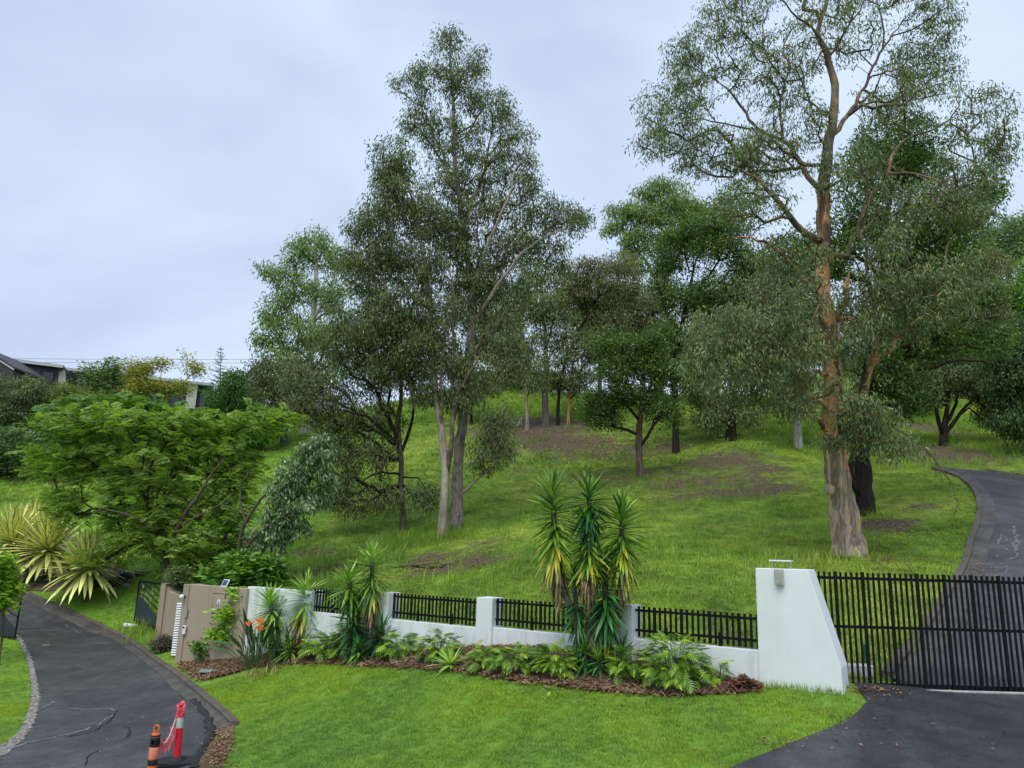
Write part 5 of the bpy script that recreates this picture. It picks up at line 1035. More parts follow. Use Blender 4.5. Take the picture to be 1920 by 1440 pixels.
# ------------------------------------------------------------------ the pair of tall gums, mid slope
tree('gum_tree', 'tall gum with mottled grey trunk, right one and taller of the middle pair', 'gum tree', (857,992), 34, [
 [(857,992,0,.3),(858,900,0,.25),(864,820,0,.23),(872,740,0,.22),(880,660,0,.22),(885,590,0,.2),(880,500,0,.17),(868,430,0,.15),(864,380,0,.13),(854,310,0,.11),(852,240,0,.09),(850,180,0,.07),(846,120,0,.05),(846,70,0,.025)],
 [(884,560,0,.13),(900,500,-.6,.11),(925,430,-1,.08),(950,370,-1.3,.06),(965,320,-1.4,.04)],[(888,600,0,.12),(930,540,-.6,.09),(980,480,-1,.07),(1030,440,-1.3,.045),(1070,425,-1.5,.025)],
 [(868,420,0,.1),(892,350,.5,.08),(915,280,.8,.05),(925,220,.9,.03)],[(878,690,0,.12),(905,640,.8,.1),(915,560,1.2,.08),(935,500,1.4,.05)],[(864,380,0,.08),(830,300,.6,.06),(800,220,.9,.04),(780,170,1,.02)],
 [(860,930,0,.07),(885,905,-.8,.05),(915,882,-1.2,.04),(945,868,-1.5,.02)]],
 [(845,78,36,32),(893,112,26,30),(812,138,55,40),(872,165,50,45),(758,160,24,18),(920,205,48,45),(790,230,45,45),(850,262,60,50),(960,262,45,42),(905,325,60,50),(985,328,36,45),(1000,398,55,42),(1060,408,42,34),(1092,412,18,24,-1.5,1.4),(960,455,60,42),(1020,460,45,28),(905,500,55,45),(955,555,50,45),(925,630,48,45),(885,560,40,50),(900,700,40,40),(980,680,40,30),(925,838,40,32,-1.5,1.5),(938,790,30,26,-1.2,1.3),(905,870,36,14,-1.4,1),(840,345,50,40),(1040,490,30,20),(880,415,60,36),(840,440,50,36),(870,470,50,34),(870,540,40,40),(930,390,40,36)],
 900, 'leaf_gum_dark', 40, 0.19, 0.021, 0.36, barks=('bark_mottle', 'bark_pale', 'bark_brown'), seed=8, tip=0.012, limb_r=0.08, crook=0.14, free=0.3, near=True)
tree('gum_tree', 'pale pinkish gum trunk forking low, left one of the tall middle pair', 'gum tree', (829,1007), 33, [
 [(829,1007,0,.23),(833,950,0,.2),(836,890,0,.18),(832,850,0,.17),(828,800,0,.15),(818,740,0,.14),(812,660,0,.13),(805,560,0,.11),(795,480,0,.09),(780,400,0,.06),(765,340,0,.03)],
 [(838,880,0,.14),(848,820,-.3,.12),(855,760,-.4,.11),(848,700,-.4,.09),(850,600,-.5,.07),(842,520,-.5,.05)],[(826,800,0,.08),(830,740,-.4,.07),(828,680,-.6,.06),(840,620,-.7,.04)],
 [(812,660,0,.08),(770,600,-.5,.06),(730,540,-.8,.05),(700,480,-1,.03)],[(850,745,-.4,.07),(880,700,-.8,.06),(905,660,-1,.04)],[(805,560,0,.07),(760,480,-.2,.05),(710,430,-.3,.03)]],
 [(738,300,42,45),(755,375,60,45),(700,415,45,38),(668,428,24,22),(722,478,60,45),(800,415,50,42),(790,500,60,45),(690,520,45,45),(755,575,72,52),(700,605,60,45),(830,595,45,50),(782,655,62,45),(850,670,36,45),(730,345,30,30),(655,490,26,30),(745,690,50,30),(860,740,36,30),(800,740,40,30)],
 700, 'leaf_gum_dark', 46, 0.19, 0.021, 0.36, barks=('bark_pale', 'bark_limb', 'bark_brown'), seed=9, tip=0.012, crook=0.14, limb_r=0.08, free=0.3, near=True)
tree('gum_tree', 'lower dark-branched tree with weeping foliage left of the tall middle pair', 'gum tree', (756,1002), 35, [
 [(756,1002,0,.16),(754,930,0,.14),(752,870,0,.13),(746,800,0,.11),(752,740,0,.1),(748,680,0,.08),(740,620,0,.05)],
 [(750,855,0,.1),(730,800,-.4,.09),(712,760,-.6,.08),(700,725,-.7,.06),(672,715,-.8,.04)],[(748,840,0,.08),(715,800,-.8,.07),(670,775,-1.2,.055),(620,765,-1.6,.035)],
 [(754,890,0,.06),(715,888,-1,.05),(675,905,-1.6,.035),(655,945,-2,.02)],[(754,895,0,.05),(785,895,-.8,.035),(800,915,-1,.02)],[(750,860,0,.09),(775,770,.4,.07),(760,700,.5,.05)]],
 [(602,742,55,45),(640,800,45,42),(690,850,55,40),(622,925,38,28),(662,945,28,26),(718,930,42,30),(790,932,32,26,-1,1.2),(700,700,55,55),(650,655,55,55),(740,640,55,55),(700,780,65,34),(575,770,34,26),(600,850,30,30),(640,610,40,40),(780,700,36,40),(560,710,30,30),(650,880,30,26)],
 560, 'leaf_gum_dark', 46, 0.17, 0.02, 0.36, barks=('bark_brown', 'bark_dark', 'bark_dark'), seed=12, tip=0.012, crook=0.22, near=True)
# ------------------------------------------------------------------ left background gums
tree('gum_tree', 'tall pale-trunked gum on the crest, leftmost of the gums against the sky', 'gum tree', (577,775), 62, [[(577,778,0,.42),(579,700,0,.34),(584,620,0,.28),(590,540,0,.2),(592,480,0,.12),(592,440,0,.05)],[(582,660,0,.2),(550,600,0,.14),(520,550,0,.09)],[(586,600,0,.18),(620,540,0,.1),(625,490,0,.06)]],
 [(590,450,32,24),(560,482,34,30),(620,488,30,34),(520,512,30,26),(570,540,45,34),(630,558,34,36),(520,578,30,30),(500,622,28,30),(560,622,45,34),(610,640,45,34),(486,640,16,14),(540,682,45,34),(600,690,40,30)],
 230, 'leaf_gum_light', 60, 0.3, 0.04, 0.72, barks=('bark_white', 'bark_white', 'bark_brown'), seed=15, tip=0.03, mode='hang', crook=0.1, shell=0.45)
tree('gum_tree', 'rounded dull green tree below the leftmost gum, next to the dark bush', 'tree', (536,796), 58, [[(536,798,0,.3),(534,750,0,.22),(530,700,0,.1)],[(534,760,0,.12),(505,720,0,.07)],[(535,770,0,.12),(560,730,0,.07)]],
 [(530,708,45,36),(502,700,26,36),(562,735,42,28),(510,742,32,32),(545,770,42,20)], 110, 'leaf_gum_dark', 90, 0.28, 0.035, 0.72, barks=('bark_grey', 'bark_grey', 'bark_grey'), seed=16, tip=0.03)
# ------------------------------------------------------------------ trees on the dark mound
tree('slender_tree', 'thin forked-bark tree nearest the pale animal figure on the mound', 'tree', (989,806), 55, [[(989,808,0,.15),(988,760,0,.13),(985,700,0,.11),(978,640,0,.09),(980,580,0,.05)],[(986,720,0,.06),(960,690,-.5,.04)]],
 [(975,640,42,42),(950,705,40,26),(990,572,36,36),(945,650,30,26),(1000,720,26,20)], 120, 'leaf_gum_grey', 52, 0.24, 0.028, 0.55, barks=('bark_pale', 'bark_brown', 'bark_dark'), seed=20, tip=0.02)
tree('slender_tree', 'thickest grey trunk of the four trees on the dark mound', 'tree', (1024,804), 55.5, [[(1024,806,0,.28),(1022,750,0,.25),(1024,690,0,.21),(1022,620,0,.16),(1018,560,0,.09)],[(1023,720,0,.1),(1000,690,0,.07),(975,670,0,.04)],[(1022,660,0,.1),(1040,590,0,.07),(1045,540,0,.04)]],
 [(1010,560,52,42),(1042,520,52,34),(1000,505,34,26),(1030,620,42,36),(1020,690,52,28),(1040,580,40,30)], 170, 'leaf_gum_grey', 56, 0.24, 0.03, 0.58, barks=('bark_grey', 'bark_brown', 'bark_dark'), seed=21, tip=0.02)
tree('slender_tree', 'dark thin trunk on the mound carrying a rusty brown-green crown', 'tree', (1046,798), 56, [[(1046,800,0,.14),(1048,740,0,.13),(1056,690,0,.12),(1080,630,0,.1),(1110,580,0,.07),(1125,540,0,.04)],[(1062,680,0,.08),(1110,620,0,.06),(1160,570,0,.04)]],
 [(1112,512,50,26),(1160,502,48,26),(1182,540,40,26),(1102,560,50,28),(1142,602,40,26),(1075,540,30,26),(1150,550,50,30)], 190, 'leaf_gum_brown', 62, 0.22, 0.03, 0.5, barks=('bark_dark', 'bark_dark', 'bark_dark'), seed=22, tip=0.02)
tree('slender_tree', 'rightmost thin tree on the mound with a rusty peeling patch on its trunk', 'tree', (1066,798), 56, [[(1066,800,0,.13),(1067,750,0,.12),(1072,700,0,.1),(1080,660,0,.06)],[(1070,715,0,.06),(1100,700,-.4,.04),(1130,715,-.6,.03)]],
 [(1080,660,42,40),(1062,718,42,24),(1112,650,34,34),(1100,705,34,20)], 120, 'leaf_gum', 56, 0.24, 0.028, 0.52, barks=('bark_salmon', 'bark_dark', 'bark_dark'), seed=23, tip=0.02)
tree('slender_tree', 'small dark tree standing between the tall middle pair and the mound', 'tree', (884,812), 58, [[(884,814,0,.13),(884,760,0,.11),(888,710,0,.06)]], [(895,735,36,22),(870,750,26,22),(880,700,40,24)], 60, 'leaf_gum_dark', 60, 0.24, 0.03, 0.5, barks=('bark_dark', 'bark_dark', 'bark_dark'), seed=24, tip=0.02)
# ------------------------------------------------------------------ right centre trees
tree('brush_tree', 'round-topped tree with bright tufts and a straight dark trunk, centre of the slope', 'tree', (1200,896), 42, [[(1200,898,0,.21),(1198,850,0,.19),(1199,800,0,.18),(1204,760,0,.15),(1206,700,0,.1),(1200,650,0,.05)],
 [(1202,835,0,.1),(1222,800,-.5,.08),(1240,770,-.8,.06),(1262,740,-1,.03)],[(1200,790,0,.1),(1175,755,-.5,.08),(1145,735,-.8,.06),(1115,735,-1,.03)],[(1204,760,0,.08),(1225,720,0,.06),(1250,680,0,.04)],[(1200,770,0,.08),(1170,700,.4,.06),(1150,660,.6,.04)]],
 [(1162,692,42,24),(1122,760,34,30),(1210,680,42,24),(1150,642,42,24),(1250,705,34,24),(1242,772,38,24),(1182,742,50,22),(1220,640,34,22),(1135,790,26,16)], 230, 'leaf_brush', 66, 0.2, 0.03, 0.44, barks=('bark_brown', 'bark_dark', 'bark_dark'), seed=30, tip=0.018, mode='tuft', crook=0.2)
tree('brush_tree', 'bright green clumpy tree on a straight black trunk right of the slope centre', 'tree', (1268,852), 48, [[(1268,854,0,.23),(1267,790,0,.21),(1265,720,0,.2),(1270,650,0,.17),(1285,580,0,.13),(1300,510,0,.08)],
 [(1266,700,0,.1),(1230,715,-.4,.08),(1200,712,-.6,.05)],[(1275,630,0,.1),(1240,560,0,.08),(1225,500,0,.04)],[(1285,580,0,.1),(1330,520,0,.08),(1370,450,0,.05)]],
 [(1300,470,70,42),(1240,482,34,34),(1350,440,60,42),(1292,432,52,28),(1400,500,52,42),(1280,560,52,34),(1340,560,60,42),(1372,392,52,28),(1260,620,40,28),(1235,530,26,26),(1290,660,40,24),(1220,690,34,18)], 340, 'leaf_brush', 70, 0.22, 0.034, 0.5, barks=('bark_dark', 'bark_dark', 'bark_dark'), seed=31, tip=0.02, mode='tuft', crook=0.16)
tree('gum_tree', 'tall light green gum rising far behind, against the sky right of the gap', 'gum tree', (1236,765), 74, [[(1236,768,0,.4),(1240,650,0,.32),(1246,560,0,.26),(1256,480,0,.2),(1266,410,0,.1)],[(1246,560,0,.18),(1215,500,0,.13),(1180,450,0,.08)],[(1250,520,0,.16),(1285,450,0,.1),(1300,400,0,.05)]],
 [(1268,382,36,30),(1222,402,40,30),(1172,402,34,24),(1150,430,18,14),(1200,452,34,24),(1190,492,34,20),(1300,402,34,34),(1262,450,34,24),(1215,360,30,16),(1250,350,30,14)], 190, 'leaf_gum_light', 80, 0.34, 0.045, 0.75, barks=('bark_grey', 'bark_grey', 'bark_grey'), seed=32, tip=0.035, shell=0.45)
tree('gum_tree', 'grey-green drooping tree filling the space left of the huge gum', 'gum tree', (1370,822), 48, [[(1370,824,0,.32),(1372,770,0,.28),(1375,700,0,.22),(1380,620,0,.14),(1390,560,0,.07)],[(1373,760,0,.13),(1340,700,0,.1),(1315,650,0,.05)],[(1376,720,0,.14),(1420,660,0,.1),(1440,600,0,.05)]],
 [(1330,640,55,42),(1402,620,62,42),(1310,722,55,42),(1370,755,42,24),(1440,702,52,42),(1422,560,70,42),(1335,780,42,28),(1480,620,50,40),(1280,690,30,40),(1400,780,30,20)], 300, 'leaf_gum_grey', 66, 0.24, 0.03, 0.55, barks=('bark_dark', 'bark_brown', 'bark_dark'), seed=33, tip=0.02)
tree('gum_tree', 'white-barked gum partly hidden behind the left boughs of the huge gum', 'gum tree', (1497,852), 47, [[(1498,854,0,.3),(1494,790,0,.27),(1488,700,0,.23),(1484,600,0,.16),(1490,520,0,.08)],[(1488,700,0,.1),(1520,640,0,.06)]],
 [(1480,560,60,50),(1520,640,50,42),(1470,650,45,40),(1500,490,50,34),(1482,752,36,24,-1.5,1.3),(1500,715,40,30,-1.2,1.1)], 150, 'leaf_gum', 60, 0.26, 0.032, 0.6, barks=('bark_white', 'bark_white', 'bark_brown'), seed=34, tip=0.022)
tree('spreading_tree', 'dark multi-stemmed tree beyond the bend of the right driveway', 'tree', (1771,836), 45, [[(1771,838,0,.26),(1770,815,0,.22),(1774,780,0,.15),(1779,740,0,.1),(1785,700,0,.05)],[(1770,820,0,.16),(1760,790,-.2,.13),(1754,755,-.4,.1),(1742,720,-.5,.06)],[(1772,812,0,.14),(1795,780,-.2,.11),(1815,752,-.4,.08),(1835,725,-.5,.05)],[(1773,795,0,.12),(1790,760,.4,.09),(1800,720,.5,.06)]],
 [(1740,722,62,34),(1800,702,62,36),(1700,690,52,34),(1850,700,48,45),(1782,650,70,34),(1868,765,36,36),(1720,650,50,34),(1880,720,30,50),(1700,740,30,26)], 260, 'leaf_sage', 70, 0.22, 0.03, 0.5, barks=('bark_dark', 'bark_dark', 'bark_dark'), seed=35, tip=0.02, crook=0.2)
tree('spreading_tree', 'dark bushy tree cut by the right edge above the driveway bend', 'tree', (1950,870), 40, [[(1955,872,0,.3),(1945,800,0,.24),(1935,720,0,.16),(1930,660,0,.08)],[(1945,800,0,.12),(1905,740,0,.07)]],
 [(1892,700,42,50),(1905,785,32,36),(1925,630,42,36),(1950,740,50,60),(1880,640,30,20)], 190, 'leaf_black', 80, 0.22, 0.034, 0.5, barks=('bark_dark', 'bark_dark', 'bark_dark'), seed=36, tip=0.02)
tree('forest_tree', 'lime green tree on the far right hill behind the driveway trees', 'tree', (1905,700), 80, [[(1905,702,0,.4),(1900,640,0,.3),(1900,560,0,.14)]], [(1895,560,42,42),(1930,520,34,36),(1870,620,40,40),(1925,600,40,40)], 110, 'leaf_mid', 90, 0.4, 0.06, 0.9, barks=('bark_grey',) * 3, seed=37, tip=0.04, mode='tuft')
tree('forest_tree', 'pale grey-green tree highest on the far right hill at the right edge', 'tree', (1890,640), 112, [[(1890,642,0,.5),(1890,560,0,.4),(1890,470,0,.2)]], [(1880,442,45,30),(1925,425,30,26),(1850,480,40,30),(1910,480,40,30)], 100, 'leaf_silver', 90, 0.5, 0.08, 1.1, barks=('bark_grey',) * 3, seed=38, tip=0.05, mode='tuft')
tree('forest_tree', 'olive tree on the hill seen under the right boughs of the huge gum', 'tree', (1800,700), 72, [[(1800,702,0,.4),(1805,620,0,.3),(1810,520,0,.14)],[(1804,620,0,.2),(1760,560,0,.1)],[(1804,600,0,.2),(1850,540,0,.1)]], [(1800,480,52,34),(1852,500,40,34),(1760,520,45,36),(1820,560,60,40),(1740,590,50,40),(1850,600,40,40)], 210, 'leaf_gum_brown', 80, 0.32, 0.045, 0.8, barks=('bark_grey',) * 3, seed=39, tip=0.035)
tree('forest_tree', 'shadowy tree low behind the huge gum, between it and the driveway', 'tree', (1672,800), 60, [[(1672,802,0,.26),(1680,760,0,.22),(1690,700,0,.14),(1700,650,0,.07)],[(1676,780,0,.12),(1640,730,0,.07)]], [(1690,690,60,40),(1640,720,45,34),(1720,740,45,34),(1650,660,50,30)], 170, 'leaf_sage', 70, 0.28, 0.035, 0.65, barks=('bark_dark',) * 3, seed=40, tip=0.03)

tree('gum_tree', 'slim grey tree behind the tall middle pair, in front of the dark hedge', 'gum tree', (930,745), 72, [[(930,748,0,.2),(932,690,0,.16),(940,620,0,.1),(945,570,0,.05)]], [(945,600,45,34),(920,650,40,30),(965,660,36,26),(900,600,34,30),(940,545,36,24)], 130, 'leaf_gum_grey', 70, 0.3, 0.04, 0.7, barks=('bark_grey',) * 3, seed=41, tip=0.03)
tree('gum_tree', 'grey-green gum on the crest between the mound trees and the centre tree', 'gum tree', (1125,765), 70, [[(1125,768,0,.24),(1125,700,0,.2),(1128,640,0,.14),(1130,580,0,.07)]], [(1120,610,50,34),(1160,570,44,30),(1090,590,40,30),(1140,660,40,26),(1070,560,34,26),(1185,620,34,26)], 170, 'leaf_gum', 70, 0.3, 0.04, 0.7, barks=('bark_brown',) * 3, seed=42, tip=0.03)
tree('gum_tree', 'rusty-topped gum on the crest just left of the bright clumpy tree', 'gum tree', (1230,770), 66, [[(1230,773,0,.22),(1228,700,0,.18),(1225,640,0,.12),(1225,590,0,.06)]], [(1225,600,45,30),(1190,570,34,24),(1260,640,40,26),(1210,660,36,24),(1240,560,34,26)], 140, 'leaf_gum_brown', 70, 0.28, 0.04, 0.65, barks=('bark_dark',) * 3, seed=43, tip=0.03)
tree('gum_tree', 'dull green gum on the crest behind the grey-green drooping tree', 'gum tree', (1345,780), 68, [[(1345,783,0,.24),(1345,700,0,.2),(1350,620,0,.14),(1355,560,0,.07)]], [(1340,600,50,34),(1390,580,44,34),(1310,560,36,30),(1370,650,50,30),(1320,660,36,26),(1430,520,50,40)], 170, 'leaf_gum_dark', 70, 0.3, 0.04, 0.7, barks=('bark_dark',) * 3, seed=44, tip=0.03)
tree('gum_tree', 'shaded gum on the crest seen left of the huge salmon trunk', 'gum tree', (1455,790), 66, [[(1455,793,0,.24),(1455,720,0,.2),(1460,640,0,.14)]], [(1450,620,50,34),(1500,600,44,34),(1420,660,40,30),(1480,680,50,30),(1540,650,40,34)], 150, 'leaf_gum_dark', 70, 0.3, 0.04, 0.7, barks=('bark_dark',) * 3, seed=45, tip=0.03)
tree('gum_tree', 'shaded gum on the crest seen right of the huge salmon trunk', 'gum tree', (1610,790), 70, [[(1610,793,0,.24),(1612,720,0,.2),(1616,640,0,.14)]], [(1610,620,50,34),(1660,600,44,34),(1590,680,40,30),(1640,690,50,30),(1700,630,50,34),(1730,560,50,40)], 160, 'leaf_sage', 70, 0.3, 0.04, 0.7, barks=('bark_dark',) * 3, seed=46, tip=0.03)
# ------------------------------------------------------------------ left garden
tree('feathery_tree', 'wide bright green feathery-leaved tree behind the tan entrance wall', 'tree', (317,1087), 31, [
 [(317,1089,0,.2),(308,1045,0,.18),(299,1012,0,.14),(288,975,0,.1),(270,930,0,.08),(240,880,0,.06),(210,830,0,.03)],[(305,1035,0,.12),(330,1000,-.5,.1),(360,950,-.8,.08),(400,890,-1,.05),(430,840,-1,.03)],[(296,1000,0,.09),(270,985,-.8,.07),(230,965,-1.4,.05),(180,950,-1.8,.03)],
 [(288,975,0,.07),(310,920,.5,.06),(325,860,.8,.04),(330,820,.9,.025)],[(270,930,0,.06),(200,890,.5,.05),(130,850,.8,.03),(90,840,1,.02)],[(340,985,-.5,.07),(400,960,-1,.05),(440,940,-1.3,.03)]],
 [(130,800,60,30),(72,850,30,18,0,.6),(70,892,36,16,0,.6),(150,862,70,42),(132,945,42,42),(232,800,62,32),(322,805,70,36),(300,872,80,52),(402,800,60,32),(480,795,42,26),(412,862,60,42),(232,942,52,42),(330,952,70,42),(422,952,52,42),(270,1012,60,32),(380,1032,70,40),(200,1042,32,22),(440,1020,42,34),(340,1075,40,14,-.5,.8),(527,782,22,20),(175,770,30,10),(245,1000,30,20),(455,880,30,30)],
 660, 'leaf_feather', 9, 0.52, 0.026, 0.24, barks=('bark_brown', 'bark_brown', 'bark_dark'), mode='frond', seed=50, tip=0.012, near=True, shell=0.4, grow=1.0)
tree('flat_topped_tree', 'broad flat-topped dark feathery tree just below the house', 'tree', (262,800), 54, [[(262,806,0,.22),(255,780,0,.16),(245,760,0,.08)],[(258,790,0,.1),(200,765,0,.06),(150,762,0,.03)],[(258,790,0,.1),(300,765,0,.05)]],
 [(232,760,80,13),(182,774,75,14),(290,772,60,13),(120,785,45,16),(240,785,80,16),(330,785,30,12)], 170, 'leaf_feather_dark', 9, 0.9, 0.05, 0.4, barks=('bark_brown',) * 3, mode='frond', seed=51, tip=0.02)
tree('round_bush', 'rounded olive green bush below the left roof', 'bush', (112,800), 62, [[(112,802,0,.2),(112,770,0,.12),(112,745,0,.05)]], [(112,744,48,22),(152,752,34,16),(82,770,36,26),(130,770,50,24)], 120, 'leaf_olive', 70, 0.24, 0.035, 0.55, barks=('bark_brown',) * 3, seed=52, tip=0.02, mode='tuft')
tree('sage_tree', 'grey-green weeping tree at the far left edge under the roof corner', 'tree', (22,835), 60, [[(22,838,0,.25),(22,780,0,.16),(24,730,0,.06)],[(22,790,0,.1),(-10,750,0,.06)]], [(22,732,46,20),(48,722,30,14),(8,785,42,34),(-30,740,50,40),(55,730,26,18)], 150, 'leaf_sage', 70, 0.26, 0.032, 0.55, barks=('bark_brown',) * 3, seed=53, tip=0.02)
tree('golden_tree', 'golden yellow-leaved tree with bare forked stems in front of the house roof', 'tree', (296,778), 70, [[(296,782,0,.14),(294,760,0,.12),(286,735,0,.09),(272,705,0,.05)],[(294,765,0,.1),(312,738,0,.08),(340,720,0,.06),(366,698,0,.03)],[(292,755,0,.07),(300,720,0,.05),(305,690,0,.03)],[(294,765,0,.07),(262,745,0,.04)]],
 [(258,688,22,16),(256,705,20,12),(300,682,16,9),(262,728,28,12),(302,728,30,12),(340,728,22,8),(368,692,20,9),(238,745,24,8),(350,668,5,3)], 130, 'leaf_gold', 42, 0.24, 0.05, 0.42, barks=('bark_pale',) * 3, seed=54, tip=0.025, mode='flat', crook=0.18)
tree('garden_tree', 'mid green broad-leaved tree in front of the long roof, left of the golden tree', 'tree', (200,782), 71, [[(200,786,0,.18),(198,750,0,.12),(200,715,0,.06)]], [(196,716,32,18),(216,696,14,14),(182,735,30,16),(212,742,30,18),(176,700,14,10)], 80, 'leaf_silver', 60, 0.36, 0.06, 0.55, barks=('bark_brown',) * 3, seed=55, tip=0.025, mode='flat')
tree('garden_tree', 'dense dark green rounded tree right of the house, beside the thin pine', 'tree', (442,800), 66, [[(442,804,0,.24),(442,760,0,.16),(444,725,0,.08)]], [(442,720,34,20),(416,742,26,18),(470,742,26,26),(442,762,48,18),(405,775,30,14)], 120, 'leaf_hedge_tree', 90, 0.28, 0.045, 0.55, barks=('bark_brown',) * 3, seed=56, tip=0.025, mode='tuft')
# thin young pine against the sky
pb = P(413, 740, 100); pt = P(414, 648, 100); pine = thing('norfolk_pine', tuple(pb), 'thin spindly young pine standing against the sky right of the house', 'pine tree'); V, F = tube_arrays([(np.linspace(pb, pt, 8), np.linspace(.11, .02, 8))], lambda r: 6); addobj('trunk', npmesh('trunk', V, F, M('bark_grey')), pine)
rngp = np.random.default_rng(3); ch = []
for k in range(13):
    t = k / 13; c = pb + (pt - pb) * (0.12 + 0.86 * t); ln = 1.75 * (1 - t) ** 0.8 + 0.15
    for j in range(5): a = rngp.uniform(0, 6.28); e = c + np.array([math.cos(a) * ln, math.sin(a) * ln, 0.22 * ln]); ch.append((np.array([c, (c + e) / 2 - [0, 0, .04], e]), np.array([.035, .03, .012])))
V, F = tube_arrays(ch, lambda r: 4); o = addobj('branches', npmesh('branches', V, F, M('leaf_sage')), pine); o['kind'] = 'stuff'
A_ = np.concatenate([np.linspace(c[0][1], c[0][2], 3) for c in ch]); V, F = foliage(A_, rngp, 'up', 5, 0.06, 0.16, 0.025, A_.mean(0)); o = addobj('crown', npmesh('crown', V, F, M('leaf_sage')), pine); o['kind'] = 'stuff'
tree('silver_shrub', 'tall silvery-leaved shrub leaning right behind the tan wall', 'shrub', (438,1075), 28.5, [[(438,1082,0,.1),(450,1010,0,.08),(475,955,0,.06),(520,905,0,.045),(570,865,0,.03),(600,830,0,.015)],[(442,1060,0,.07),(470,1010,-.5,.05),(510,980,-.7,.03),(540,960,-.8,.02)],[(462,980,0,.05),(450,920,.3,.04),(480,860,.4,.02)]],
 [(592,850,34,26),(562,882,38,28),(532,922,34,24),(590,932,34,16),(520,972,34,20),(500,1012,34,22),(612,895,20,18),(610,820,16,14),(555,990,28,12),(480,1045,34,20),(560,950,28,16)], 240, 'leaf_silver', 30, 0.17, 0.03, 0.2, barks=('bark_brown',) * 3, seed=57, tip=0.01, mode='hang', near=True, shell=0.5, free=0.4)
tree('broadleaf_shrub', 'glossy broad-leaved shrub rising over the join of the tan and white walls', 'shrub', (470,1110), 24.5, [[(470,1118,0,.05),(474,1080,0,.04),(478,1040,0,.02)],[(470,1110,0,.04),(440,1085,0,.03)]], [(425,1085,32,18),(465,1070,34,22),(500,1085,26,20),(440,1055,26,14),(505,1062,20,14),(460,1095,40,10)], 110, 'leaf_mid', 26, 0.26, 0.05, 0.16, barks=('bark_brown',) * 3, seed=58, tip=0.01, mode='flat', near=True)
tree('creeping_shrub', 'grey-leaved creeper spilling over the low recessed tan wall', 'shrub', (335,1100), 26.8, [[(336,1112,0,.03),(338,1085,0,.025),(340,1070,0,.01)]], [(338,1080,14,16),(345,1095,10,10),(332,1098,12,6)], 40, 'leaf_sage', 40, 0.14, 0.025, 0.12, barks=('bark_brown',) * 3, seed=59, tip=0.008, mode='flat')
# banana-like big leaves inside the feathery tree
bn = thing('banana_plant', tuple(G(395, 1078)), 'banana plant with a few big torn leaves among the feathery tree', 'plant'); bm_ = blade_mesh('leaf', M('leaf_mid'), 0.9, width=0.13, segs=6, fold=0.15, base_w=0.3); rr_ = random.Random(4); base = P(425, 1000, 30.5)
mb = MB(); mb.cyl(bn.location, Vector(base), 0.11, 0.07, 10); mb.build('stem', M('bark_brown'), bn)
for k in range(9): put('leaf', bm_, bn, orient(base, k * 2.4, R(rr_.uniform(30, 75)), 0.2, rr_.uniform(1.3, 1.9)))
# shrubs along the top of the left lawn
for i, (a, b, Y, cl, lf, lab, lm, ww) in enumerate([
 (15, 903, 49, [(15, 868, 34, 24), (-15, 860, 30, 26)], 'leaf_black', 'dark bush at the top edge of the left lawn, leftmost', 'flat', .04),
 (72, 906, 49, [(72, 880, 34, 18), (95, 868, 26, 18)], 'leaf_hedge_tree', 'dark green bush on the top edge of the left lawn, half behind the feathery tree', 'flat', .04),
 (22, 860, 54, [(18, 828, 34, 16), (38, 835, 20, 14)], 'leaf_silver', 'silvery green bush above the dark one at the far left', 'up', .045),
 (160, 905, 50, [(160, 880, 45, 20), (205, 885, 34, 18)], 'leaf_black', 'dark low shrub under the feathery tree on the lawn edge', 'flat', .04),
 (60, 812, 60, [(62, 800, 36, 14), (30, 800, 26, 16)], 'leaf_black', 'dark shrub below the slatted pergola', 'flat', .04),
 (240, 850, 56, [(240, 830, 60, 22), (320, 840, 60, 24), (150, 835, 60, 22)], 'leaf_feather_dark', 'green shrub bank under the flat-topped tree', 'tuft', .045),
 (420, 850, 56, [(400, 830, 50, 24), (460, 815, 45, 26), (505, 800, 30, 24)], 'leaf_mid', 'green shrub bank below the dark rounded tree', 'tuft', .045)]):
    tree('shrub', lab, 'shrub', (a, b), Y, [[(a, b + 2, 0, .08), (a, b - 14, 0, .05), (a, b - 26, 0, .02)]], cl, 60 + 20 * len(cl), lf, 60, 0.24, ww, 0.42, barks=('bark_brown',) * 3, seed=70 + i, tip=0.015, mode=lm)
# dark hedge on the crest
tree('hedge', 'long dark clipped hedge along the crest between the trunks', 'hedge', (940, 740), 76, [[(940,742,0,.08),(940,728,0,.05)]] + [[(x, 740, 0, .06), (x, 722, 0, .03)] for x in range(880, 1060, 22)], [(x, 716, 15, 15) for x in range(876, 1060, 11)], 240, 'leaf_black', 80, 0.26, 0.04, 0.42, barks=('bark_brown',) * 3, seed=80, tip=0.02, mode='tuft', bf=0.8, part='stems')
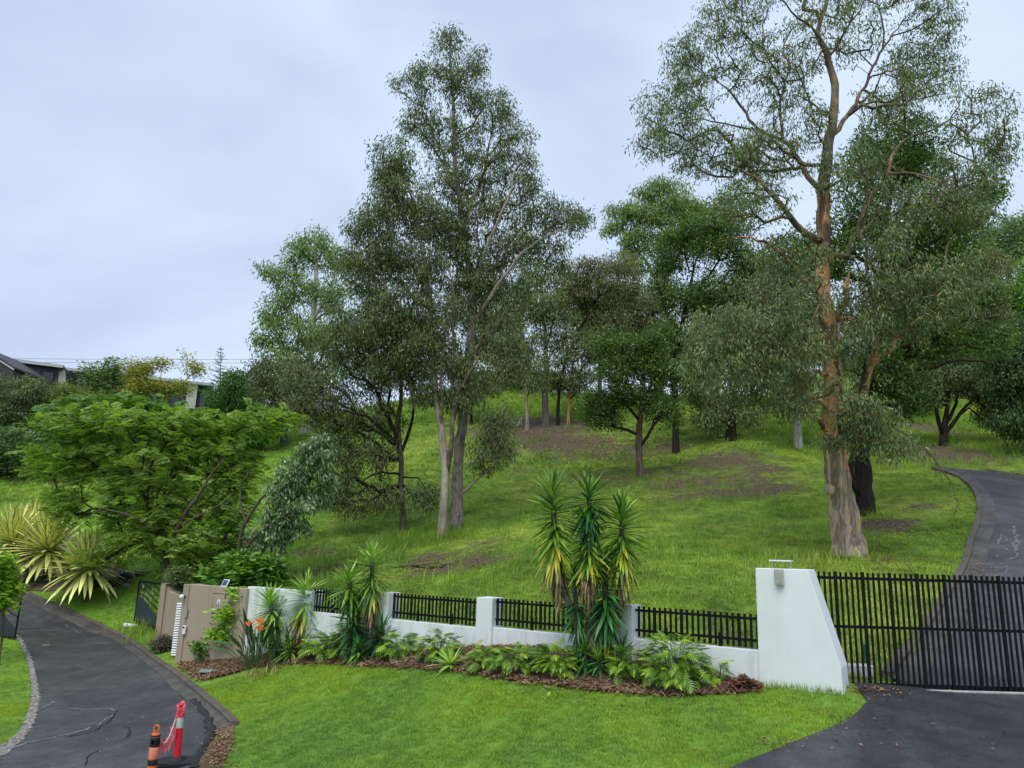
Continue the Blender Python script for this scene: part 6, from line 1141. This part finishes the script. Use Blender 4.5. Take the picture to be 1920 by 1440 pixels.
# left-edge shrub by the gate, plants at the tan wall
tree('garden_shrub', 'yellow-green leafy shrub in front of the gate leaf at the left edge', 'shrub', (6,1196), 24, [[(6,1204,0,.04),(6,1150,0,.03),(8,1090,0,.015)]], [(8,1082,18,18),(8,1122,14,20),(-6,1060,16,16),(-14,1110,18,28),(26,1098,7,8)], 90, 'leaf_lime', 20, 0.2, 0.045, 0.14, barks=('bark_brown',) * 3, seed=60, tip=0.008, mode='flat', near=True)
tree('frangipani_shrub', 'open-branched shrub with tiers of green leaves against the tan wall', 'shrub', (447,1238), 21.6, [[(447,1242,0,.03),(452,1200,0,.022),(458,1160,0,.016),(455,1120,0,.01)],[(449,1225,0,.02),(430,1180,-.2,.012),(412,1158,-.3,.008)],[(452,1200,0,.016),(440,1160,-.2,.01)]],
 [(418,1152,18,6),(445,1140,16,8),(462,1156,10,5),(410,1188,15,6),(440,1178,16,7),(448,1113,14,6),(424,1196,16,6),(398,1190,6,5)], 90, 'leaf_lime', 12, 0.15, 0.028, 0.1, barks=('bark_brown',) * 3, seed=61, tip=0.006, mode='flat', near=True)
tree('garden_shrub', 'small rounded green shrub at the foot of the tan wall', 'shrub', (390,1226), 22.2, [[(390,1230,0,.02),(390,1215,0,.012)]], [(390,1216,20,12),(404,1222,12,8)], 60, 'leaf_mid', 22, 0.11, 0.025, 0.1, barks=('bark_brown',) * 3, seed=62, tip=0.006, mode='flat', near=True)
tree('twiggy_shrub', 'grey twiggy ball-shaped shrub on the kerb below the recessed wall', 'shrub', (305,1222), 24.8, [[(305,1224,0,.02),(305,1210,0,.012)]], [(305,1208,20,11)], 80, 'leaf_twiggy', 26, 0.07, 0.014, 0.08, barks=('bark_grey',) * 3, seed=63, tip=0.006, mode='tuft', near=True)
# hanging bare twigs near the bend
tw = thing('dead_branch', tuple(P(1700, 830, 26)), 'bare dead branch with thin twigs hanging over the grass right of the huge gum', 'branch'); rng_ = np.random.default_rng(6); ch = []
main = [np.array(P(a, b, 26 - i * .12)) for i, (a, b) in enumerate([(1655,795),(1700,815),(1738,845),(1765,880),(1785,912),(1795,945)])]; ch.append((np.array(smooth_line(main, .15)), np.linspace(.03, .006, len(smooth_line(main, .15)))))
mm = np.array(smooth_line(main, .15))
for k in range(26): i = rng_.integers(len(mm) // 4, len(mm)); s = mm[i]; e = s + rng_.normal(size=3) * [.35, .3, .1] - [0, 0, rng_.uniform(.15, .8)]; ch.append((np.array([s, (s + e) / 2 + rng_.normal(size=3) * .06, e]), np.array([.01, .007, .003])))
V, F = tube_arrays(ch, lambda r: 4); addobj('twigs', npmesh('twigs', V, F, M('bark_grey')), tw)['kind'] = 'stuff'
tg = G(800, 1068); ch = []
for k in range(16): s = np.array(tg) + np.array([rng_.normal() * .9, rng_.normal() * .3, .08]); e = s + np.array([rng_.uniform(-.9, .9), rng_.normal() * .2, rng_.uniform(0, .16)]); ch.append((np.array([s, (s + e) / 2 + rng_.normal(size=3) * .05, e]), np.array([.016, .012, .005])))
fb = thing('fallen_branch', tuple(tg), 'dark fallen branch lying on bare earth below the tall middle pair', 'branch'); V, F = tube_arrays(ch, lambda r: 4); addobj('twigs', npmesh('twigs', V, F, M('bark_dark')), fb)['kind'] = 'stuff'
# ------------------------------------------------------------------ yuccas
def stemline(pts, Y, dY=0.0):
    """photo points -> world, first one set on the ground"""
    g = G(*pts[0]); Y = min(g.y, WALL_C / (1 + WALL_K * (pts[0][0] - 960) / FPX) - 0.45)
    out = [Vector(P(a, b, Y)) for i, (a, b) in enumerate(pts)]; out[0].z = h1(out[0].x, out[0].y); return out
gl = ['yucca_green', 'yucca_green', ]; ll = ['yucca_light', 'yucca_green']; dk = ['yucca_dark', 'yucca_dark']
def yk(label, px, Y, r, head, leaf, n, cols, seed, **k): s = stemline(px, Y); return yucca(label, s[0], s, r, head, leaf, n, cols, seed, **k)
YC = 13.75
yk('tallest left-hand yucca of the big clump, long skirt of yellow and brown leaves', [(1110,1254),(1090,1200),(1070,1140),(1052,1090),(1042,1030),(1038,960),(1036,915)], YC, .07, 1.75, 0.66, 288, ['yucca_green', 'yucca_green'], 1, yellow=.56, dead=.74, spike=True)
yk('rear centre yucca of the big clump, its head highest beside the left one', [(1130,1256),(1118,1180),(1108,1100),(1104,1000),(1104,920)], YC + .45, .06, .75, 0.66, 180, ['yucca_green', 'yucca_dark'], 2, yellow=.8, dead=.88, spike=True)
yk('front centre yucca of the big clump with a narrow brown skirt', [(1112,1258),(1106,1190),(1102,1120),(1104,1040),(1103,972)], YC - .15, .06, 1.3, 0.62, 290, ['yucca_green', 'yucca_green'], 3, yellow=.5, dead=.64)
yk('right-hand yucca of the big clump, head above the slatted panel', [(1135,1256),(1150,1190),(1164,1110),(1166,1030),(1166,955)], YC + .1, .065, 1.35, 0.66, 280, ['yucca_green', 'yucca_green'], 4, yellow=.5, dead=.76, spike=True)
yk('dense dark green yucca low in the middle right of the big clump', [(1140,1258),(1140,1200),(1136,1130),(1134,1060)], YC - .35, .075, 1.45, 0.60, 262, ['yucca_dark', 'yucca_dark'], 5, yellow=.72, dead=.96, width=1.2)
yk('short dark green yucca low in the middle left of the big clump', [(1096,1256),(1090,1200),(1080,1130),(1074,1085)], YC + .2, .06, 1.25, 0.50, 192, ['yucca_dark', 'yucca_dark'], 6, yellow=.92, dead=.97)
yk('small offshoot at the left foot of the big yucca clump', [(1104,1262),(1100,1240),(1096,1215)], YC - .45, .04, .4, 0.50, 80, ['yucca_green', 'yucca_dark'], 7, yellow=.97, dead=.99)
yk('leafy offshoot at the right foot of the big yucca clump', [(1150,1258),(1160,1236),(1166,1222)], YC - .3, .04, .38, 0.60, 70, ['yucca_dark', 'yucca_green'], 8, yellow=.97, dead=.99)
yk('blue-green yucca sprout at the front foot of the big clump', [(1128,1268),(1124,1250),(1120,1232)], YC - .6, .04, .36, 0.48, 70, ['yucca_green', 'yucca_dark'], 9, yellow=.97, dead=.99)
yk('bright light green yucca in front of the tall white wall panel, leftmost', [(524,1215),(516,1180),(510,1150),(505,1122)], 20.2, .07, .95, 0.70, 192, ['yucca_light', 'yucca_light'], 10, yellow=.9, dead=.97)
yk('light-headed yucca at the left end of the slatted panels, brown skirt below', [(560,1222),(566,1180),(572,1140),(575,1100)], 19.3, .065, 1.1, 0.70, 210, ['yucca_light', 'yucca_green'], 11, yellow=.55, dead=.72)
yk('tall yucca with high head, right of the pair before the second white post', [(704,1228),(702,1190),(699,1140),(698,1090),(697,1038)], 17.6, .065, 1.3, 0.62, 227, ['yucca_light', 'yucca_green'], 12, yellow=.6, dead=.76, spike=True)
yk('light-tipped yucca left of the tallest one of the pair', [(684,1228),(672,1180),(660,1130),(654,1082)], 18.2, .06, .75, 0.67, 157, ['yucca_light', 'yucca_green'], 13, yellow=.85, dead=.93, spike=True)
yk('broad dark green yucca lower front of the pair, before the slatted panel', [(676,1234),(668,1200),(662,1170),(660,1140)], 17.4, .075, 1.15, 0.67, 218, ['yucca_dark', 'yucca_dark'], 14, yellow=.82, dead=.97, width=1.15)
yk('dark yucca rosette right behind the pair near the second white post', [(710,1230),(714,1205),(716,1180)], 17.3, .05, .6, 0.72, 122, ['yucca_dark', 'yucca_dark'], 15, yellow=.97, dead=.99)
yk('short fresh green yucca rosette between the two leftmost stems', [(546,1238),(546,1225),(545,1212)], 19.2, .04, .32, 0.62, 87, ['yucca_light', 'yucca_green'], 16, yellow=.98, dead=.99)
yk('small dark yucca shoot at the foot of the pair', [(672,1242),(672,1230),(673,1215)], 17.0, .04, .35, 0.55, 77, ['yucca_dark', 'yucca_green'], 17, yellow=.98, dead=.99)
# spiky pale rosette
yk('low pale green spiky rosette in the bed left of the middle post', [(846,1256),(846,1250),(846,1243)], 16.0, .04, .16, 0.54, 80, ['yucca_light', 'yucca_light'], 18, yellow=.98, dead=.99, width=1.1, group='rosette plants in the bed')
# ------------------------------------------------------------------ philodendrons
def xf(label, px, py, Y, rx, h, n, seed, ls=.3, **k):
    Y = min(G(px, py).y, WALL_C / (1 + WALL_K * (px - 960) / FPX) - 0.2 - rx * 0.5)
    c = P(px, py, Y); c[2] = h1(c[0], c[1]) + 0.02; xanadu(label, c, (rx, rx * 0.75, h), n, seed, ls, **k)
xf('largest, fullest split-leaf bush, beside the big gate pillar', 1268, 1284, 13.2, .62, .78, 250, 1, 0.211)
xf('loose split-leaf bush between the big yucca clump and the fullest bush', 1188, 1276, 13.4, .42, .55, 99, 2, 0.211)
xf('spreading split-leaf bush left of the big yucca clump', 1042, 1264, 14.5, .46, .5, 115, 3, 0.211)
xf('low split-leaf bush between the middle post and the yucca clump', 968, 1256, 15.2, .5, .36, 126, 4, 0.203)
xf('small split-leaf bush at the foot of the middle white post', 908, 1256, 15.7, .28, .36, 57, 5, 0.195)
xf('split-leaf bush just behind the pale spiky rosette', 826, 1238, 16.8, .46, .5, 108, 6, 0.211)
xf('upright split-leaf bush right of the yucca pair', 747, 1234, 17.6, .42, .52, 104, 7, 0.211)
xf('wide low split-leaf bush left of the yucca pair', 612, 1232, 18.9, .62, .5, 162, 8, 0.234)
xf('dark split-leaf bush tucked under the yucca pair', 650, 1226, 18.4, .5, .62, 108, 9, 0.234)
xf('sparse young split-leaf sprout next to the bark pile', 1346, 1274, 13.3, .2, .42, 21, 10, 0.187)
xf('upright sprout with narrow variegated leaves before the middle post', 897, 1244, 15.9, .16, .45, 21, 11, 0.172)
xf('thin sprout beside the upright bush, right of the yucca pair', 795, 1240, 17.2, .2, .42, 21, 12, 0.187)
# ------------------------------------------------------------------ bird of paradise
bp = P(482, 1238, 20.0); bp[2] = h1(bp[0], bp[1]); bop = thing('bird_of_paradise', tuple(bp), 'dark-leaved bird of paradise with orange flowers before the white and tan walls', 'plant'); rr_ = random.Random(2); mb = MB()
for k in range(64):
    az = k * 2.4; el = R(rr_.uniform(28, 86)); ln = rr_.uniform(.7, 1.25); d = Vector((math.cos(az) * math.cos(el), math.sin(az) * math.cos(el), math.sin(el))); q = Vector(bp) + Vector((math.cos(az) * .22, math.sin(az) * .2, 0)); e = q + d * ln * .62
    mb.cyl(q, e, .012, .008, 4, cap=False); put('leaf', rr_.choice(YB['strelitzia']), bop, orient(e, az, el - .15, rr_.uniform(-.8, .8), ln * .6, 1.5))
mb.build('stalks', M('strelitzia'), bop)['kind'] = 'stuff'
for (a, b) in ((468, 1176), (486, 1170), (486, 1184)):
    c = Vector(P(a, b, 19.4)); fl = MB(); fl.cyl(c - Vector((.0, 0, .75)), c - Vector((0, 0, .05)), .012, .01, 5); fl.build('flower_stalk', M('strelitzia'), bop); mb = MB()
    for t in (-.7, -.2, .35, .9): mb.prism([c, c + Vector((.05 + .16 * math.sin(t), 0, .12 * math.cos(t) + .02)), c + Vector((.02 + .19 * math.sin(t), 0.01, .17 * math.cos(t))), c + Vector((.14 * math.sin(t) - .02, 0, .11 * math.cos(t)))], (0, .015, 0))
    mb.build('flower', M('flower_orange'), bop)
# second dark clump behind, reddish blades
strap_clump('flax_clump', 'dark upright strappy clump between the two leftmost yuccas', 'plant', P(535, 1226, 19.9) * [1, 1, 0] + [0, 0, h1(P(535, 1226, 19.9)[0], 19.9)], .2, 60, 1.15, .022, 'strelitzia', 3, lean=.35)
strap_clump('dry_grass_clump', 'low dry dangling leaves at the foot of the bird of paradise', 'plant', P(500, 1246, 19.3) * [1, 1, 0] + [0, 0, h1(P(500, 1246, 19.3)[0], 19.3)], .4, 90, .42, .012, 'yucca_dead', 4, lean=1.0)
# ------------------------------------------------------------------ variegated furcraeas upper left
FM = [blade_mesh('leaf', M('furcraea_leaf'), bd, width=0.06, segs=5, fold=0.12, base_w=0.45, wide_at=0.5) for bd in (0.05, 0.25, 0.55)]
def furc(label, px, py, Y, L_, n, seed):
    c = P(px, py, Y); r = random.Random(seed); root = thing('variegated_agave', (c[0], c[1], h1(c[0], c[1])), label, 'agave', 'yellow-striped agaves in the left bed'); c = Vector(c)
    mb = MB(); mb.cyl(Vector(root.location) - Vector((0, 0, .1)), c, .12, .14, 8); mb.build('stem', M('bark_grey'), root)
    for i in range(n):
        t = (i + .5) / n; el = R(86 - 112 * t ** 0.85) + R(r.uniform(-6, 6)); az = i * 2.39996; put('leaf', FM[0 if t < .45 else 1 if t < .8 else 2], root, orient(c + Vector((0, 0, .05 * (1 - t))), az, el, r.uniform(-.2, .2), L_ * r.uniform(.85, 1.08) * (0.85 + .15 * t)))
furc('yellow-striped agave nearest the lawn tip, its rosette lowest and rightmost', 166, 1066, 31.5, 2.0, 160, 1)
furc('yellow-striped agave second from the right, tall upright fan', 92, 1034, 33.5, 2.25, 150, 2)
furc('yellow-striped agave at the left edge, upright yellow blades', 22, 1020, 34.5, 2.2, 140, 3)
furc('yellow-striped agave highest at the back of the left bed', 60, 1000, 37, 2.0, 120, 4)
for i, (a, b, Y, n) in enumerate(((72, 1096, 33.4, 50), (98, 1100, 33, 90), (55, 1098, 33.6, 40))):
    c = P(a, b, Y); c[2] = h1(c[0], c[1]); strap_clump('strappy_clump', ('strappy green clump left of its bigger neighbour before the boulders', 'largest strappy green clump before the boulders', 'sparse pale strappy clump by the kerb, leftmost of three')[i], 'plant', c, .22, n, .7, .02, ('yucca_green', 'yucca_green', 'yucca_dead')[i], 20 + i, group='strappy clumps at the left bed', lean=.8)
# long grass round trunks
for i, (a, b, Y, n, h_, lab) in enumerate(((1590, 1050, 23.5, 1800, .26, 'long grass round the foot of the huge gum'), (822, 1012, 32.4, 900, .75, 'tall grass at the feet of the tall middle pair'), (770, 1008, 34, 600, .7, 'tall grass right of the lower dark-branched tree'), (1640, 968, 28.4, 200, .45, 'grass tuft right of the black forked trunk'), (1200, 900, 41.5, 300, .4, 'grass at the foot of the straight dark trunk, centre slope'))):
    c = P(a, b, Y); c[2] = h1(c[0], c[1]); strap_clump('grass_tuft', lab, 'grass', c, (.55, .9, .8, .3, .5)[i], n, h_, .008, 'grass_blade', 30 + i, lean=.6)['kind'] = 'stuff'
wc = G(1032, 1307); strap_clump('lawn_weed', 'small pale broad-leaved weed in the lawn in front of the yucca clump', 'weed', wc, .06, 26, .16, .02, 'leaf_lime', 44, lean=1.3)
pgc = W(1500, 1297, 0.12); strap_clump('grass_tuft', 'ragged uncut grass along the foot of the sloping pillar', 'grass', (pgc.x, pgc.y, h1(pgc.x, pgc.y)), .1, 10, .16, .006, 'lawn_blade', 45)
for c_ in [o for o in bpy.data.objects if o.name.startswith('grass_tuft') and o.get('label', '').startswith('ragged')]:
    rng = np.random.default_rng(5); n = 420; t = rng.uniform(-.02, 1.02, n); a_, b_ = pl[4], pl[3]; bx = np.stack([a_.x + (b_.x - a_.x) * t, a_.y + (b_.y - a_.y) * t, np.zeros(n)], 1) + np.array([WN.x, WN.y, 0]) * rng.uniform(.01, .1, n)[:, None]; bx[:, 2] = H(bx[:, 0], bx[:, 1]) - .01
    d = rng.normal(size=(n, 3)) * .35 + np.array([0, 0, 1.0]); V, F = leaf_quads(bx, d, rng.uniform(.06, .2, n), np.full(n, .004), rng); addobj('blades', npmesh('blades', V, F, M('lawn_blade')), c_)['kind'] = 'stuff'
# ------------------------------------------------------------------ bark pile at the pillar
pc = P(1393, 1290, 13.25); pc[2] = h1(pc[0], pc[1]); bark_pile = MB(); rr_ = random.Random(8)
for k in range(230):
    a = rr_.uniform(0, 6.28); q = abs(rr_.gauss(0, .45)); q = min(q, 1.0); z = .02 + .2 * (1 - q) * rr_.uniform(.4, 1); bark_pile.box((pc[0] + q * .42 * math.cos(a), pc[1] + q * .3 * math.sin(a), pc[2] + z + .03), (rr_.uniform(.06, .2), rr_.uniform(.015, .035), .008), (rr_.uniform(-.5, .5), rr_.uniform(-.6, .6), rr_.uniform(0, 3.1)))
o = bark_pile.build('bark_pile', M('bark_chip')); o['kind'] = 'stuff'; o['label'] = 'heap of red-brown bark scraps against the gate pillar'

# ------------------------------------------------------------------ grass and litter
def sample(x0, x1, y0, y1, dens):
    n = int((x1 - x0) * (y1 - y0) * dens); return RNG.uniform(x0, x1, n), RNG.uniform(y0, y1, n)
def inview(x, y, z, m=60):
    v = np.stack([x, y, z - EYE], 1); d = v @ _F; u = (v @ _R) / d * FPX + 960; w = 720 - (v @ _U) / d * FPX; return (d > 1) & (u > -m) & (u < 1920 + m) & (w > -m) & (w < 1440 + m + 40)
NOGRASS = [LD, RD, AP, BED, [tuple(p) for p in gut] + [tuple(p) for p in gut2[::-1]], pe + pi_[::-1], YBED, [tuple(p) for p in rg] + [tuple(p) for p in (rg + n_ * 0.5)[::-1]]]
KQ = np.array(smooth_line(gpx(KL_px), 0.15))[:, :2]; KQ2 = np.array(smooth_line(gpx(RK_px), 0.3))[:, :2]
def keep(x, y, soilcut=0.42):
    z = H(x, y); k = inview(x, y, z); x, y, z = x[k], y[k], z[k]; k = np.ones(len(x), bool)
    for p in NOGRASS: k &= ~inpoly(x, y, p)
    for q in (KQ, KQ2):
        for s in q: k &= ((x - s[0]) ** 2 + (y - s[1]) ** 2) > 0.17 ** 2
    wy = WALL_C - WALL_K * x; near_w = (np.abs(y - wy) < 0.14) & (x > -10.5) & (x < 5.8); k &= ~near_w
    k &= ~((x > 5.4) & (y > 13.1) & (y < 13.62) & (x > g0.x + 0.1))
    s = soil_at(x, y) + RNG.normal(size=len(x)) * 0.26; k &= s < soilcut
    return x[k], y[k], z[k]
T_lawn = [tuft('lawn_piece', M('lawn_blade'), 16, .035, .05, .0028, i, .9) for i in range(4)]
T_mid = [tuft('grass_piece', M('grass_blade'), 20, .08, .08, .006, 10 + i, 1.1) for i in range(4)]
T_far = [tuft('grass_piece', M('grass_blade'), 18, .18, .19, .014, 20 + i, 1.0) for i in range(3)]
T_long = [tuft('grass_piece', M('grass_blade'), 16, .12, .42, .007, 30 + i, .6) for i in range(3)]
def field(name, lists, protos, s0, s1, label):
    xs_, ys_, zs_ = [np.concatenate(q) for q in zip(*lists)]; n = len(xs_); tl = RNG.normal(size=(n, 2)) * .12
    return scatter(name, np.stack([xs_, ys_, zs_], 1), protos, RNG.uniform(s0, s1, n), RNG.uniform(0, 6.28, n), tilt=tl, label=label)
L1 = []
x, y = sample(-12, 9, 9.5, 19.5, 420); k = (y < WALL_C - WALL_K * x); L1.append(keep(x[k], y[k]))
x, y = sample(-18, -9.5, 19, 34, 90); L1.append(keep(x, y)); x, y = sample(-14, -8, 10, 24, 130); k = (x < -7.8); L1.append(keep(x[k], y[k]))
field('lawn_grass', L1, T_lawn, .8, 1.5, 'short mown lawn grass in front of the wall and by the left driveway')
L2 = []
x, y = sample(-9, 20, 13, 27, 75); k = (y > WALL_C - WALL_K * x); L2.append(keep(x[k], y[k])); x, y = sample(-16, 31, 27, 45, 36); L2.append(keep(x, y, .42))
field('slope_grass', L2, T_mid, .7, 1.5, 'rough grass covering the slope behind the wall')
L3 = []; x, y = sample(-40, 45, 45, 84, 11); L3.append(keep(x, y, .5)); x, y = sample(-36, -16, 34, 48, 14); L3.append(keep(x, y, .6))
field('far_grass', L3, T_far, .6, 1.4, 'longer grass on the upper slope and crest')
L4 = []; x, y = sample(18, 34, 38, 62, 9); L4.append(keep(x, y, .4)); x, y = sample(-8, 16, 60, 78, 6); L4.append(keep(x, y, .4)); x, y = sample(-14, -4, 26, 33, 8); L4.append(keep(x, y, .5)); x, y = sample(-9, 12, 14, 40, 1.6); k = y > WALL_C - WALL_K * x + 1; L4.append(keep(x[k], y[k], .5))
field('long_grass', L4, T_long, .6, 1.5, 'tufts of long grass on the slope')
# fallen leaves
def leafbit(seed, mat, s=(1, .38)):
    r = random.Random(seed); b = r.uniform(.1, .3); return npmesh('dry_leaf', [(0, -s[0], 0), (s[1], 0, b), (0, s[0], 0), (-s[1], 0, b * .6)], np.array([(0, 1, 2, 3)]), mat)
lp_ = []
def litter(px, py, rx, ry, n, dz=.05):
    for _ in range(n):
        q = G(px + random.gauss(0, rx), py + random.gauss(0, ry)); lp_.append((q.x, q.y, q.z + dz + random.uniform(0, .02)))
litter(415, 1405, 14, 22, 420, .06); litter(405, 1425, 10, 12, 160, .06); litter(205, 1187, 14, 5, 60, .06); litter(1640, 1298, 30, 3, 110, .05); litter(1655, 1306, 26, 8, 40, .05); litter(1560, 1368, 40, 16, 40, .04); litter(1460, 1402, 26, 8, 60, .045); litter(1700, 1380, 130, 40, 36, .045); litter(1820, 1150, 60, 60, 260, .05)
litter(1838, 1080, 20, 18, 220, .05); litter(250, 1350, 60, 50, 40, .05); litter(1665, 1050, 30, 8, 260, .05); litter(1590, 1058, 50, 8, 200, .06); litter(840, 1012, 40, 8, 120, .06); litter(1000, 1330, 300, 40, 22, .07); litter(1640, 985, 40, 10, 120, .04); litter(1300, 870, 130, 30, 260, .04); litter(1000, 812, 70, 8, 160, .06); litter(870, 1052, 70, 16, 160, .04); litter(1110, 1300, 120, 6, 60, .05); [litter(c_[0], c_[1], c_[2] * .6, c_[3] * .5, int(170 * c_[4]), .03) for c_ in SOIL]
scatter('fallen_leaves', np.array(lp_), [leafbit(i, M('dry_leaf')) for i in range(4)], RNG.uniform(.018, .042, len(lp_)), RNG.uniform(0, 6.28, len(lp_)), tilt=RNG.normal(size=(len(lp_), 2)) * .4, label='brown and tan fallen leaves on drives and grass')
# mulch straw in the bed
mx = []
bx = np.array(BED); x = RNG.uniform(bx[:, 0].min(), bx[:, 0].max(), 60000); y = RNG.uniform(bx[:, 1].min(), bx[:, 1].max(), 60000); k = inpoly(x, y, BED); x, y = x[k][:14000], y[k][:14000]
e_ = np.array(smooth_line(bed_f, .02))[:, :2]; e_ = np.repeat(e_, 4, 0) + RNG.normal(size=(len(e_) * 4, 2)) * .06; x = np.concatenate([x, e_[:, 0]]); y = np.concatenate([y, e_[:, 1]])
chips = [npmesh('chip', [(-1, -.08, 0), (1, -.08, .1), (1, .08, .1), (-1, .08, 0)], np.array([(0, 1, 2, 3)]), M('straw')), npmesh('chip', [(-.5, -.12, 0), (.5, -.12, .2), (.5, .12, .2), (-.5, .12, 0)], np.array([(0, 1, 2, 3)]), M('bark_chip')), leafbit(9, M('dry_leaf'))]
scatter('mulch_chips', np.stack([x, y, H(x, y) + .055], 1), chips, RNG.uniform(.03, .075, len(x)), RNG.uniform(0, 6.28, len(x)), tilt=RNG.normal(size=(len(x), 2)) * .3, label='straw and bark mulch covering the garden bed')
